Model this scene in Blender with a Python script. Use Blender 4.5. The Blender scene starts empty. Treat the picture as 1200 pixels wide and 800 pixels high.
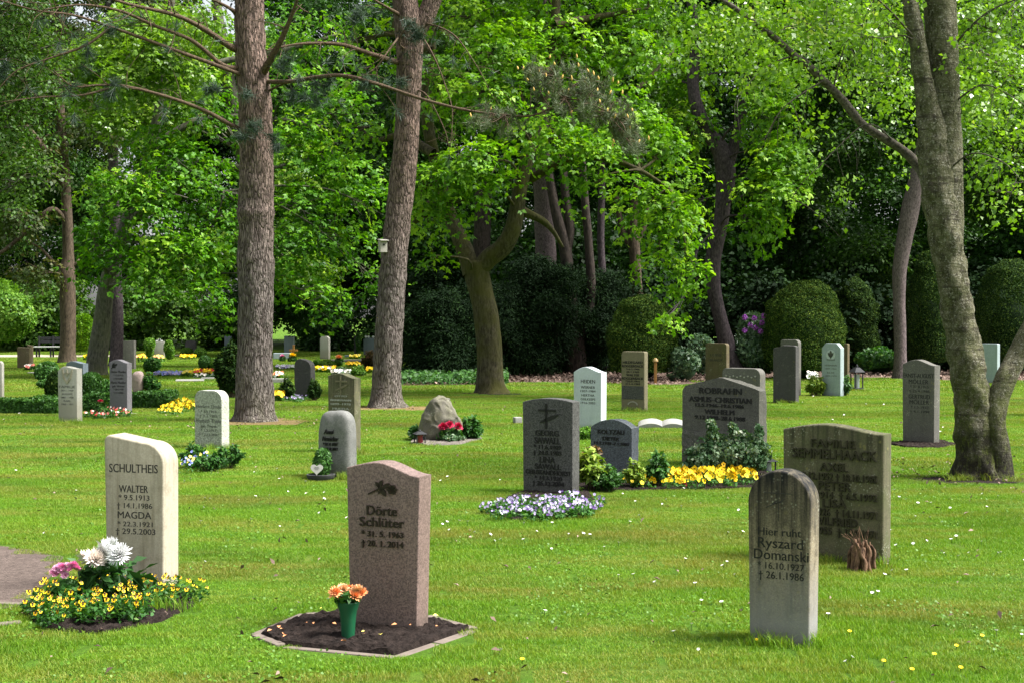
import bpy, bmesh, math, random
import numpy as np
from mathutils import Vector, Matrix, noise

SC = bpy.context.scene
COL = SC.collection
R = math.radians
rng = np.random.default_rng(11)
random.seed(7)

# ------------------------------------------------------------------ camera geometry (photo measured at 1200 x 800)
F = 1700.0
EYE = 1.65
PITCH = math.atan(30.0 / F)
CP, SP = math.cos(PITCH), math.sin(PITCH)


def ray(px, py):
    dx, dy = (px - 600.0) / F, (400.0 - py) / F
    return Vector((dx, CP + SP * dy, -SP + CP * dy))


def G(px, py):
    """ground point under a photo position"""
    d = ray(px, py)
    t = EYE / -d.z
    return Vector((d.x * t, d.y * t, 0.0))


def A(px, py, Y):
    """point at depth Y along the sight line"""
    d = ray(px, py)
    t = Y / d.y
    return Vector((d.x * t, Y, EYE + d.z * t))


def mpp(Y):
    return Y / F


# ------------------------------------------------------------------ object helpers
def link(o, parent=None):
    COL.objects.link(o)
    if parent is not None:
        o.parent = parent
    return o


def tag(o, label=None, cat=None, group=None, kind=None):
    if label:
        o["label"] = label
    if cat:
        o["category"] = cat
    if group:
        o["group"] = group
    if kind:
        o["kind"] = kind
    return o


def empty(name, loc, rz=0.0):
    o = bpy.data.objects.new(name, None)
    o.empty_display_size = 0.1
    o.location = loc
    o.rotation_euler = (0, 0, rz)
    return link(o)


def mobj(name, me, parent=None, loc=(0, 0, 0), rz=0.0):
    o = bpy.data.objects.new(name, me)
    o.location = loc
    o.rotation_euler = (0, 0, rz)
    return link(o, parent)


def copy_tree(o, parent=None):
    c = o.copy()
    COL.objects.link(c)
    if parent is not None:
        c.parent = parent
    for ch in list(o.children):
        copy_tree(ch, c)
    return c


def np_mesh(name, V, Fq, mat, v=None, smooth=False):
    me = bpy.data.meshes.new(name)
    V = np.asarray(V, dtype=np.float32)
    Fq = np.asarray(Fq, dtype=np.int32)
    k = Fq.shape[1]
    me.vertices.add(len(V))
    me.vertices.foreach_set("co", V.ravel())
    me.loops.add(Fq.size)
    me.loops.foreach_set("vertex_index", Fq.ravel())
    me.polygons.add(len(Fq))
    me.polygons.foreach_set("loop_start", np.arange(0, Fq.size, k, dtype=np.int32))
    if smooth:
        me.polygons.foreach_set("use_smooth", np.ones(len(Fq), dtype=bool))
    me.update(calc_edges=True)
    if v is not None:
        a = me.attributes.new("v", "FLOAT", "FACE")
        a.data.foreach_set("value", np.asarray(v, dtype=np.float32))
    me.materials.append(mat)
    return me


class MB:
    """collects shapes into one mesh"""

    def __init__(s):
        s.v, s.f, s.m = [], [], []

    def add(s, vs, fs, m=0):
        b = len(s.v)
        s.v += [tuple(x) for x in vs]
        for f in fs:
            s.f.append([b + i for i in f])
            s.m.append(m)

    def box(s, c, d, m=0, rz=0.0):
        x, y, z = d[0] / 2, d[1] / 2, d[2] / 2
        ca, sa = math.cos(rz), math.sin(rz)
        vs = []
        for dz in (-z, z):
            for dx, dy in ((-x, -y), (x, -y), (x, y), (-x, y)):
                vs.append((c[0] + dx * ca - dy * sa, c[1] + dx * sa + dy * ca, c[2] + dz))
        s.add(vs, [(3, 2, 1, 0), (4, 5, 6, 7), (0, 1, 5, 4), (1, 2, 6, 5), (2, 3, 7, 6), (3, 0, 4, 7)], m)

    def prism(s, pts, y0, y1, m=0):
        """outline in x,z pushed from y0 (front) to y1"""
        n = len(pts)
        vs = [(x, y0, z) for x, z in pts] + [(x, y1, z) for x, z in pts]
        fs = [list(range(n)), list(range(2 * n - 1, n - 1, -1))]
        fs += [(i, n + i, n + (i + 1) % n, (i + 1) % n) for i in range(n)]
        s.add(vs, fs, m)

    def lathe(s, prof, c=(0, 0, 0), n=16, m=0, cap=True):
        b = []
        for r, z in prof:
            for i in range(n):
                a = 2 * math.pi * i / n
                b.append((c[0] + r * math.cos(a), c[1] + r * math.sin(a), c[2] + z))
        fs = []
        for j in range(len(prof) - 1):
            for i in range(n):
                i2 = (i + 1) % n
                fs.append((j * n + i, j * n + i2, (j + 1) * n + i2, (j + 1) * n + i))
        if cap:
            fs.append(list(range(n - 1, -1, -1)))
            fs.append([(len(prof) - 1) * n + i for i in range(n)])
        s.add(b, fs, m)

    def tube(s, pts, rad, n=8, m=0, rough=0.0, freq=3.0, step=None, seed=0.0, lobes=0.0, along=0.25):
        V, Fs = tube_arrays(pts, rad, n, rough, freq, step, seed, lobes, along)
        s.add(V, Fs, m)

    def build(s, name, mats, parent=None, loc=(0, 0, 0), rz=0.0, smooth=None, bevel=0.0):
        me = bpy.data.meshes.new(name)
        me.from_pydata(s.v, [], s.f)
        mats = mats if isinstance(mats, (list, tuple)) else [mats]
        for mm in mats:
            me.materials.append(mm)
        if len(mats) > 1:
            me.polygons.foreach_set("material_index", s.m)
        me.update()
        if bevel:
            bm = bmesh.new()
            bm.from_mesh(me)
            bmesh.ops.bevel(bm, geom=bm.edges[:], offset=bevel, segments=2, affect="EDGES", profile=0.6, clamp_overlap=True)
            bm.to_mesh(me)
            bm.free()
        if smooth is not None:
            me.polygons.foreach_set("use_smooth", [True] * len(me.polygons))
            if smooth < 180:
                me.set_sharp_from_angle(angle=R(smooth))
        return mobj(name, me, parent, loc, rz)


def catmull(P, n_per):
    P = [np.array(p, float) for p in P]
    P = [2 * P[0] - P[1]] + P + [2 * P[-1] - P[-2]]
    out = []
    for i in range(1, len(P) - 2):
        a, b, c, d = P[i - 1], P[i], P[i + 1], P[i + 2]
        k = n_per[i - 1]
        for j in range(k):
            t = j / k
            out.append(0.5 * ((2 * b) + (c - a) * t + (2 * a - 5 * b + 4 * c - d) * t * t + (3 * b - a - 3 * c + d) * t ** 3))
    out.append(P[-2])
    return out


def tube_arrays(pts, rad, n=8, rough=0.0, freq=3.0, step=None, seed=0.0, lobes=0.0, along=0.25):
    P4 = [list(p) + [r] for p, r in zip(pts, rad)]
    lens = [max(1e-6, (Vector(pts[i + 1]) - Vector(pts[i])).length) for i in range(len(pts) - 1)]
    step = step or max(0.05, sum(lens) / 24)
    Q = catmull(P4, [max(1, int(round(L / step))) for L in lens])
    V, fs = [], []
    up = Vector((0, 0, 1))
    prev = None
    m = len(Q)
    for i, q in enumerate(Q):
        c = Vector(q[:3])
        a = Vector(Q[max(0, i - 1)][:3])
        b = Vector(Q[min(m - 1, i + 1)][:3])
        d = (b - a).normalized()
        if prev is None:
            x = d.cross(Vector((0, 1, 0.01))).normalized()
        else:
            x = (prev - d * prev.dot(d)).normalized()
        prev = x
        y = d.cross(x)
        r = max(q[3], 0.0015)
        for j in range(n):
            t = 2 * math.pi * j / n
            o = x * math.cos(t) + y * math.sin(t)
            k = 1.0
            if rough:
                w = c + o * r
                k += rough * (noise.noise(Vector((w.x * freq + seed, w.y * freq, w.z * freq * along))) + 0.6 * noise.noise(Vector((w.x * freq * 2.3, w.y * freq * 2.3 + seed, w.z * freq * 2 * along))))
            if lobes:
                h = max(0.0, 1.0 - i * step / 0.7)
                k += lobes * h * h * (0.5 + 0.5 * math.sin(t * 5 + seed * 3) + 0.4 * math.sin(t * 3 + seed))
            V.append(tuple(c + o * r * k))
    for i in range(m - 1):
        for j in range(n):
            j2 = (j + 1) % n
            fs.append((i * n + j, i * n + j2, (i + 1) * n + j2, (i + 1) * n + j))
    V.append(tuple(Q[-1][:3]))
    k = len(V) - 1
    for j in range(n):
        fs.append(((m - 1) * n + j, (m - 1) * n + (j + 1) % n, k))
    return V, fs


# ------------------------------------------------------------------ leaves
def unit(a):
    return a / np.maximum(np.linalg.norm(a, axis=1, keepdims=True), 1e-9)


def leaf_quads(C, N, T, size, width=0.6, fold=0.18, droop=0.15):
    """one folded rhombus per centre C with normal N and tip direction T"""
    N = unit(N)
    T = unit(T - N * np.sum(T * N, axis=1, keepdims=True))
    B = np.cross(N, T)
    s = np.asarray(size).reshape(-1, 1)
    base = C - T * s * 0.5
    tip = C + T * s * 0.5 - N * s * droop
    l = C - T * s * 0.04 + B * s * width * 0.5 + N * s * fold * 0.5
    r = C - T * s * 0.04 - B * s * width * 0.5 + N * s * fold * 0.5
    V = np.stack([base, r, tip, l], axis=1).reshape(-1, 3)
    Fq = np.arange(len(V)).reshape(-1, 4)
    return V, Fq


def sprays(blobs, density, rs, per, size, g, up=0.8, out=0.5, thick=0.12, shell=0.5, width=0.62, jit=0.45, droop=0.3, vspread=0.18, fan=1):
    """leaf sprays through ellipsoid blobs: blobs = (cx,cy,cz, rx,ry,rz[, weight])"""
    Cs, Ns, Ts, Vs = [], [], [], []
    for bl in blobs:
        c, r = np.array(bl[:3]), np.array(bl[3:6])
        w = bl[6] if len(bl) > 6 else 1.0
        area = (r[0] * r[1] * r[2]) ** (2 / 3) * 12.5
        ns = max(3, int(density * w * area))
        d = unit(g.normal(size=(ns, 3)))
        rad = shell + (1 - shell) * g.random(ns) ** 0.7
        rad *= 1 + 0.22 * g.normal(size=ns) * 0.6
        p = c + d * r * rad[:, None]
        n = unit(np.array([0, 0, up]) + unit(d / r) * out + g.normal(size=(ns, 3)) * 0.25)
        sv = g.normal(size=ns) * vspread
        R_ = rs * (0.6 + 0.8 * g.random(ns))
        k = per
        pp = np.repeat(p, k, 0)
        nn = np.repeat(n, k, 0)
        rr = np.repeat(R_, k)
        ref = unit(g.normal(size=(ns, 3)))
        t1 = unit(np.cross(n, ref))
        t2 = np.cross(n, t1)
        a = g.random(ns * k) * 2 * math.pi
        q = np.sqrt(g.random(ns * k))
        rdir = np.repeat(t1, k, 0) * np.cos(a)[:, None] + np.repeat(t2, k, 0) * np.sin(a)[:, None]
        pos = pp + rdir * (q * rr)[:, None] + nn * (g.normal(size=ns * k) * thick * rr - droop * q * q * rr)[:, None]
        ln = nn + g.normal(size=(ns * k, 3)) * jit
        lt = rdir + g.normal(size=(ns * k, 3)) * 0.5 + np.array([0, 0, -0.25])
        keep = pos[:, 2] > 0.02
        Cs.append(pos[keep]); Ns.append(ln[keep]); Ts.append(lt[keep])
        Vs.append((np.repeat(sv, k) + g.normal(size=ns * k) * 0.09)[keep])
    C, N, T, v = np.concatenate(Cs), np.concatenate(Ns), np.concatenate(Ts), np.concatenate(Vs)
    s = size * (0.55 + 0.8 * g.random(len(C)))
    if fan > 1:
        # a rosette: several leaves fanned out from one twig end
        N, T = unit(N), unit(T - unit(N) * np.sum(T * unit(N), axis=1, keepdims=True))
        B = np.cross(N, T)
        Cn, Nn, Tn, sn, vn = [], [], [], [], []
        for q in range(fan):
            an = (q - (fan - 1) / 2) * (2.0 / max(1, fan - 1)) + g.normal(size=(len(C), 1)) * 0.2
            d = T * np.cos(an) + B * np.sin(an)
            ss = s * (0.75 + 0.4 * g.random(len(C)))
            Cn.append(C + d * (ss * 0.5)[:, None]); Tn.append(d)
            Nn.append(N + g.normal(size=N.shape) * 0.22)
            sn.append(ss); vn.append(v + g.normal(size=len(C)) * 0.05)
        C, N, T, s, v = np.concatenate(Cn), np.concatenate(Nn), np.concatenate(Tn), np.concatenate(sn), np.concatenate(vn)
    V, Fq = leaf_quads(C, N, T, s, width=width)
    return V, Fq, np.clip(v + 0.5, 0, 1)


def shell_leaves(shape, n, size, g, jit=0.5, depth=0.15, width=0.45, tipout=0.6, vs=0.2):
    """small leaves over a closed shape: shape(n, g) -> points, outward normals"""
    p, nrm = shape(n, g)
    p = p - nrm * (g.random(n)[:, None] ** 1.5) * depth
    nn = unit(nrm + g.normal(size=(n, 3)) * jit)
    tt = nrm * tipout + g.normal(size=(n, 3)) * 0.6 + np.array([0, 0, 0.35])
    s = size * (0.6 + 0.8 * g.random(n))
    V, Fq = leaf_quads(p, nn, tt, s, width=width)
    return V, Fq, np.clip(0.5 + g.normal(size=n) * vs, 0, 1)


def bumpy(P, amp, freq, seed):
    """smooth pseudo noise for numpy points"""
    x, y, z = (P * freq).T
    return amp * (np.sin(x * 1.7 + seed) * np.cos(y * 1.3 + 2 * seed) + 0.7 * np.sin(z * 2.1 + x * 0.8 + seed * 3) + 0.5 * np.sin(y * 3.1 - z * 2.7 + seed))


def dome(rx, ry, h, power=2.6, amp=0.03, freq=3.0, seed=0.0, foot=0.85, bullet=False):
    """clipped bush: upright dome standing on the ground, origin at its base"""
    def f(n, g):
        d = unit(g.normal(size=(n, 3)))
        d[:, 2] = np.where(d[:, 2] < -0.75, -d[:, 2], d[:, 2])
        q = (np.abs(d[:, 0]) ** power + np.abs(d[:, 1]) ** power + np.abs(d[:, 2]) ** power) ** (-1 / power)
        u = d * q[:, None]
        if bullet:
            low = u[:, 2] < 0
            rr = np.maximum(np.hypot(u[:, 0], u[:, 1]), 1e-6)
            flat = low & (rr < 0.25)
            k = np.where(low & ~flat, (1 - 0.14 * u[:, 2] ** 2) / rr, 1.0)
            u[:, 0] *= k; u[:, 1] *= k
            zz = np.where(low, 0.45 + 0.45 * u[:, 2], 0.45 + 0.55 * u[:, 2])
            P = np.stack([u[:, 0] * rx, u[:, 1] * ry, zz * h], 1)
            nrm = unit(np.stack([d[:, 0] / rx, d[:, 1] / ry, np.where(low, 0.05, d[:, 2]) / (h * .55)], 1))
            P += nrm * (bumpy(P, amp, freq, seed) + bumpy(P, amp * .5, freq * 3.1, seed + 2))[:, None]
            return P, nrm
        zz = u[:, 2] * 0.5 + 0.5
        sc = foot + (1 - foot) * np.sin(np.clip(zz * 1.6, 0, 1) * math.pi / 2)
        P = np.stack([u[:, 0] * rx * sc, u[:, 1] * ry * sc, zz * h], 1)
        nrm = unit(d / np.array([rx, ry, h / 2]))
        P += nrm * bumpy(P, amp, freq, seed)[:, None]
        return P, nrm
    return f


def core_mesh(rx, ry, h, power=2.6, scale=0.93, foot=0.85, nu=20, nv=12):
    V, Fq = [], []
    for j in range(nv + 1):
        ph = math.pi * j / nv
        for i in range(nu):
            th = 2 * math.pi * i / nu
            d = np.array([math.sin(ph) * math.cos(th), math.sin(ph) * math.sin(th), -math.cos(ph)])
            q = (abs(d[0]) ** power + abs(d[1]) ** power + abs(d[2]) ** power) ** (-1 / power)
            u = d * q
            zz = u[2] * 0.5 + 0.5
            sc = (foot + (1 - foot) * math.sin(min(1, zz * 1.6) * math.pi / 2)) * scale
            V.append((u[0] * rx * sc, u[1] * ry * sc, zz * h * scale + 0.01))
    for j in range(nv):
        for i in range(nu):
            i2 = (i + 1) % nu
            Fq.append((j * nu + i, j * nu + i2, (j + 1) * nu + i2, (j + 1) * nu + i))
    return np.array(V), np.array(Fq)


def merge(*parts):
    Vs, Fs, vs, b = [], [], [], 0
    for V, Fq, v in parts:
        Vs.append(V); Fs.append(Fq + b); vs.append(v)
        b += len(V)
    return np.concatenate(Vs), np.concatenate(Fs), np.concatenate(vs)

# ------------------------------------------------------------------ materials
class NT:
    def __init__(s, name):
        s.mat = bpy.data.materials.new(name)
        s.mat.use_nodes = True
        s.t = s.mat.node_tree
        s.t.nodes.clear()
        s.out = s.t.nodes.new("ShaderNodeOutputMaterial")

    def n(s, kind, **kw):
        nd = s.t.nodes.new("ShaderNode" + kind)
        for k, val in kw.items():
            if k in nd.inputs.keys():
                s.set(nd.inputs[k], val)
            else:
                setattr(nd, k, val)
        return nd

    def set(s, sock, val):
        if hasattr(val, "is_linked") or isinstance(val, bpy.types.NodeSocket):
            s.t.links.new(val, sock)
        else:
            if isinstance(val, (tuple, list)) and len(val) == 3 and sock.type == "RGBA":
                val = (*val, 1.0)
            sock.default_value = val

    def l(s, a, b):
        s.t.links.new(a, b)

    def ramp(s, fac, stops, interp="LINEAR"):
        nd = s.t.nodes.new("ShaderNodeValToRGB")
        nd.color_ramp.interpolation = interp
        el = nd.color_ramp.elements
        while len(el) < len(stops):
            el.new(0.5)
        for e, (p, c) in zip(el, stops):
            e.position = p
            e.color = (*c, 1.0) if len(c) == 3 else c
        s.l(fac, nd.inputs[0])
        return nd.outputs[0]

    def fr(s, fac, a, b):
        nd = s.t.nodes.new("ShaderNodeMapRange")
        s.set(nd.inputs[0], fac)
        nd.inputs[1].default_value, nd.inputs[2].default_value = a, b
        nd.clamp = True
        return nd.outputs[0]

    def mix(s, fac, a, b, mode="MIX"):
        nd = s.t.nodes.new("ShaderNodeMixRGB")
        nd.blend_type = mode
        s.set(nd.inputs[0], fac)
        s.set(nd.inputs[1], a)
        s.set(nd.inputs[2], b)
        return nd.outputs[0]

    def math(s, op, a, b=0.0):
        nd = s.t.nodes.new("ShaderNodeMath")
        nd.operation = op
        s.set(nd.inputs[0], a)
        s.set(nd.inputs[1], b)
        return nd.outputs[0]

    def coord(s, which="Object", scale=(1, 1, 1)):
        c = s.t.nodes.new("ShaderNodeTexCoord")
        m = s.t.nodes.new("ShaderNodeMapping")
        m.inputs["Scale"].default_value = scale
        s.l(c.outputs[which], m.inputs[0])
        return m.outputs[0]

    def pos(s, scale=(1, 1, 1)):
        c = s.t.nodes.new("ShaderNodeNewGeometry")
        m = s.t.nodes.new("ShaderNodeMapping")
        m.inputs["Scale"].default_value = scale
        s.l(c.outputs["Position"], m.inputs[0])
        return m.outputs[0]

    def noise(s, vec, scale, detail=4.0, rough=0.6):
        nd = s.n("TexNoise", Vector=vec, Scale=scale, Detail=detail, Roughness=rough)
        return nd.outputs[0]

    def bump(s, h, strength=0.3, dist=0.01, normal=None):
        nd = s.n("Bump", Height=h, Strength=strength, Distance=dist)
        if normal is not None:
            s.l(normal, nd.inputs["Normal"])
        return nd.outputs[0]

    def surf(s, color, rough=0.8, normal=None, spec=0.3):
        b = s.n("BsdfPrincipled")
        s.set(b.inputs["Base Color"], color)
        s.set(b.inputs["Roughness"], rough)
        s.set(b.inputs["Specular IOR Level"], spec)
        if normal is not None:
            s.l(normal, b.inputs["Normal"])
        s.l(b.outputs[0], s.out.inputs[0])
        return s.mat


def plain(name, c, rough=0.6, var=0.25, scale=25.0, spec=0.3, bump=0.0):
    m = NT(name)
    v = m.coord()
    nz = m.noise(v, scale, 4)
    col = m.mix(nz, tuple(x * (1 - var) for x in c), tuple(min(1, x * (1 + var)) for x in c))
    return m.surf(col, rough, m.bump(nz, bump, 0.004) if bump else None, spec)


def leafmat(name, stops, trans=0.4, tcol=(1.15, 1.25, 0.35), rough=0.5, spec=0.25):
    m = NT(name)
    at = m.n("Attribute", attribute_name="v").outputs["Fac"]
    col = m.ramp(at, stops)
    b = m.n("BsdfPrincipled")
    m.set(b.inputs["Base Color"], col)
    b.inputs["Roughness"].default_value = rough
    b.inputs["Specular IOR Level"].default_value = spec
    if trans:
        tr = m.n("BsdfTranslucent")
        m.set(tr.inputs[0], m.mix(1.0, col, tcol, "MULTIPLY"))
        mx = m.n("MixShader")
        mx.inputs[0].default_value = trans
        m.l(b.outputs[0], mx.inputs[1])
        m.l(tr.outputs[0], mx.inputs[2])
        m.l(mx.outputs[0], m.out.inputs[0])
    else:
        m.l(b.outputs[0], m.out.inputs[0])
    return m.mat


def stonemat(name, c, speck=0.3, speck_scale=260.0, stain=(0.05, 0.05, 0.04), stain_amt=0.4, streak=0.3, rough=0.75, bump=0.25, moss=None, top_dark=None, blotch=0.3, low=None, lichen=0.0):
    """weathered stone; object coordinates in metres, origin at the foot"""
    m = NT(name)
    v = m.coord()
    fine = m.noise(v, speck_scale, 2, 0.7)
    cell = m.n("TexVoronoi", Vector=v, Scale=speck_scale * 1.25)
    sc_ = m.n("SeparateColor")
    m.l(cell.outputs["Color"], sc_.inputs[0])
    fine = m.math("ADD", m.math("MULTIPLY", fine, 0.45), m.math("MULTIPLY", sc_.outputs[0], 0.55))
    mid = m.noise(v, 14.0, 5, 0.65)
    big = m.noise(v, 3.2, 4, 0.6)
    col = m.mix(m.fr(fine, 0.25, 0.75), tuple(x * (1 - speck) for x in c), tuple(min(1, x * (1 + speck)) for x in c))
    col = m.mix(m.math("MULTIPLY", m.fr(big, 0.35, 0.7), blotch), col, tuple(x * 0.55 for x in c))
    vs = m.coord("Object", (26, 26, 1.4))
    st = m.noise(vs, 1.0, 4, 0.6)
    sfac = m.math("MULTIPLY", m.fr(st, 0.48, 0.72), streak)
    col = m.mix(sfac, col, stain)
    col = m.mix(m.math("MULTIPLY", m.fr(mid, 0.52, 0.75), stain_amt), col, stain)
    sep = m.n("SeparateXYZ")
    m.l(v, sep.inputs[0])
    z = sep.outputs["Z"]
    if top_dark:
        z0, z1, amt = top_dark
        zz = m.math("ADD", z, m.math("MULTIPLY", m.math("SUBTRACT", st, 0.5), 1.1))
        col = m.mix(m.math("MULTIPLY", m.fr(zz, z0, z1), amt), col, stain)
    if low:
        z0, z1, lc, amt = low
        zz = m.math("ADD", z, m.math("MULTIPLY", m.math("SUBTRACT", mid, 0.5), 0.25))
        col = m.mix(m.math("MULTIPLY", m.fr(zz, z1, z0), amt), col, lc)
    if moss:
        mc, amt = moss
        mm = m.math("MULTIPLY", m.fr(m.noise(v, 6.0, 6, 0.7), 0.45, 0.7), amt)
        col = m.mix(mm, col, mc)
    if lichen:
        vo = m.n("TexVoronoi", Vector=v, Scale=55.0)
        sp_ = m.math("MULTIPLY", m.fr(vo.outputs["Distance"], 0.34, 0.2), m.fr(m.noise(v, 5.0, 5, 0.7), 0.5, 0.62))
        col = m.mix(m.math("MULTIPLY", sp_, lichen), col, (0.36, 0.36, 0.27))
        vo2 = m.n("TexVoronoi", Vector=v, Scale=24.0)
        sp2 = m.math("MULTIPLY", m.fr(vo2.outputs["Distance"], 0.3, 0.22), m.fr(m.noise(v, 3.3, 5, 0.7), 0.54, 0.64))
        col = m.mix(m.math("MULTIPLY", sp2, lichen * 0.7), col, (0.25, 0.22, 0.07))
    # damp dirt right at the foot
    dz = m.math("ADD", z, m.math("MULTIPLY", mid, 0.12))
    col = m.mix(m.math("MULTIPLY", m.fr(dz, 0.16, 0.02), 0.6), col, (0.05, 0.05, 0.03))
    h = m.math("ADD", m.math("MULTIPLY", fine, 0.5), mid)
    return m.surf(col, rough, m.bump(h, bump, 0.006), 0.3)


LEAF_BRIGHT = leafmat("oak_leaf", [(0.0, (0.036, 0.11, 0.005)), (0.45, (0.10, 0.245, 0.008)), (0.75, (0.19, 0.365, 0.012)), (1.0, (0.29, 0.46, 0.028))], 0.38)
LEAF_MAPLE = leafmat("maple_leaf", [(0.0, (0.022, 0.085, 0.005)), (0.5, (0.075, 0.215, 0.008)), (0.8, (0.16, 0.34, 0.012)), (1.0, (0.28, 0.42, 0.03))], 0.38)
LEAF_MID = leafmat("wood_leaf", [(0.0, (0.02, 0.055, 0.008)), (0.5, (0.05, 0.12, 0.013)), (1.0, (0.13, 0.23, 0.03))], 0.35)
LEAF_DARK = leafmat("dark_wood_leaf", [(0.0, (0.007, 0.022, 0.004)), (0.6, (0.015, 0.046, 0.007)), (1.0, (0.045, 0.12, 0.015))], 0.25, spec=0.12)  # woodland leaf darkened in colour to stand in for shade under the crowns
LEAF_BIRCH = leafmat("birch_leaf", [(0.0, (0.07, 0.15, 0.015)), (0.5, (0.15, 0.29, 0.018)), (0.85, (0.27, 0.43, 0.05)), (1.0, (0.45, 0.52, 0.16))], 0.42, rough=0.35, spec=0.5)
LEAF_OLIVE = leafmat("olive_needle", [(0.0, (0.03, 0.05, 0.012)), (0.55, (0.055, 0.085, 0.02)), (1.0, (0.13, 0.11, 0.04))], 0.2)
YEW = leafmat("yew_needle", [(0.0, (0.007, 0.018, 0.005)), (0.5, (0.022, 0.052, 0.011)), (0.8, (0.062, 0.11, 0.02)), (1.0, (0.12, 0.18, 0.03))], 0.12, rough=0.7, spec=0.06)
YEW_LIT = leafmat("lit_yew_needle", [(0.0, (0.010, 0.026, 0.006)), (0.45, (0.034, 0.075, 0.014)), (0.75, (0.095, 0.155, 0.026)), (1.0, (0.17, 0.23, 0.035))], 0.15, rough=0.7, spec=0.06)  # paler copy of the yew, highlights painted into the needle colour
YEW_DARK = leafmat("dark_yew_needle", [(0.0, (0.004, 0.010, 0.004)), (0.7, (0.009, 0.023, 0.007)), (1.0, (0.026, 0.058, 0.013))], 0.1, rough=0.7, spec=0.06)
BOXLEAF = leafmat("box_leaf", [(0.0, (0.04, 0.11, 0.012)), (0.5, (0.10, 0.23, 0.02)), (1.0, (0.22, 0.36, 0.04))], 0.25)
HEDGELEAF = leafmat("hedge_leaf", [(0.0, (0.02, 0.06, 0.012)), (0.6, (0.045, 0.13, 0.02)), (1.0, (0.11, 0.24, 0.04))], 0.22)
SHRUBLEAF = leafmat("shrub_leaf", [(0.0, (0.015, 0.05, 0.01)), (0.5, (0.035, 0.12, 0.018)), (0.85, (0.09, 0.22, 0.035)), (1.0, (0.2, 0.32, 0.07))], 0.25)
VARIEG = leafmat("variegated_leaf", [(0.0, (0.03, 0.08, 0.025)), (0.45, (0.07, 0.15, 0.06)), (0.8, (0.20, 0.28, 0.16)), (1.0, (0.45, 0.5, 0.36))], 0.2)
RHODO = leafmat("rhododendron_leaf", [(0.0, (0.03, 0.075, 0.035)), (0.5, (0.09, 0.17, 0.08)), (1.0, (0.26, 0.36, 0.2))], 0.15, rough=0.35, spec=0.5)
GOLDLEAF = leafmat("golden_leaf", [(0.0, (0.06, 0.13, 0.015)), (0.5, (0.2, 0.3, 0.03)), (1.0, (0.4, 0.42, 0.08))], 0.25)
REDLEAF = leafmat("reddish_leaf", [(0.0, (0.06, 0.09, 0.02)), (0.6, (0.16, 0.09, 0.04)), (1.0, (0.3, 0.12, 0.06))], 0.25)
NEEDLE = leafmat("pine_needle", [(0.0, (0.02, 0.035, 0.022)), (0.6, (0.05, 0.085, 0.055)), (1.0, (0.13, 0.18, 0.13))], 0.1, rough=0.45)
TWIG = plain("twig_bark", (0.10, 0.075, 0.05), 0.85, 0.5, 30)
CANDLE = plain("pollen_candle", (0.55, 0.36, 0.09), 0.7)
PETALS = {}
for nm, c in dict(yellow=(0.88, 0.62, 0.012), gold=(0.88, 0.52, 0.01), pale_yellow=(0.85, 0.72, 0.15), white=(0.74, 0.74, 0.73), pink=(0.75, 0.24, 0.45), crimson=(0.45, 0.01, 0.06),
                  red=(0.6, 0.04, 0.04), salmon=(0.75, 0.22, 0.17), peach=(0.85, 0.36, 0.15), lilac=(0.42, 0.36, 0.55), blue=(0.28, 0.32, 0.72), purple=(0.38, 0.09, 0.48), dark=(0.02, 0.006, 0.012), cream=(0.85, 0.76, 0.68), violet=(0.11, 0.055, 0.2)).items():
    PETALS[nm] = plain(nm + "_petal", c, 0.6, 0.12, 60)


def bark_pine():
    m = NT("pine_bark")
    v = m.coord("Object", (1, 1, 0.17))
    wv = m.n("VectorMath", operation="ADD")
    m.l(v, wv.inputs[0])
    wn = m.n("TexNoise", Vector=v, Scale=11.0, Detail=4.0)
    sc = m.n("VectorMath", operation="SCALE")
    m.l(wn.outputs[1], sc.inputs[0])
    sc.inputs["Scale"].default_value = 0.075
    m.l(sc.outputs[0], wv.inputs[1])
    vo = m.n("TexVoronoi", feature="DISTANCE_TO_EDGE", Vector=wv.outputs[0], Scale=29.0)
    crack = m.math("ADD", m.math("MULTIPLY", m.fr(vo.outputs["Distance"], 0.0, 0.17), 0.92), m.math("ADD", m.math("MULTIPLY", m.fr(m.noise(m.coord("Object", (1, 1, 0.6)), 9.0, 4), 0.45, 0.7), 0.7), 0.05))
    plate = m.n("TexVoronoi", Vector=wv.outputs[0], Scale=29.0)
    fine = m.noise(v, 60.0, 5, 0.7)
    big = m.noise(v, 2.0, 3)
    pc = m.mix(plate.outputs["Color"], (0.098, 0.082, 0.074), (0.222, 0.188, 0.168))
    sp = m.n("SeparateXYZ")
    m.l(m.coord(), sp.inputs[0])
    up = m.fr(m.math("ADD", sp.outputs["Z"], m.math("MULTIPLY", big, 2.0)), 3.0, 5.4)
    pc = m.mix(up, pc, m.mix(plate.outputs["Color"], (0.13, 0.088, 0.068), (0.255, 0.175, 0.14)))
    pc = m.mix(m.math("MULTIPLY", m.fr(fine, 0.45, 0.75), 0.5), pc, (0.27, 0.225, 0.19))
    col = m.mix(crack, (0.045, 0.032, 0.026), pc)
    low = m.math("MULTIPLY", m.fr(m.math("ADD", sp.outputs["Z"], big), 1.5, 0.4), m.fr(m.noise(v, 9.0, 4), 0.4, 0.65))
    col = m.mix(m.math("MULTIPLY", low, 0.5), col, (0.2, 0.2, 0.13))
    h = m.math("ADD", m.math("MULTIPLY", crack, 1.0), m.math("MULTIPLY", fine, 0.5))
    return m.surf(col, 0.9, m.bump(h, 1.0, 0.035), 0.12)


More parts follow.
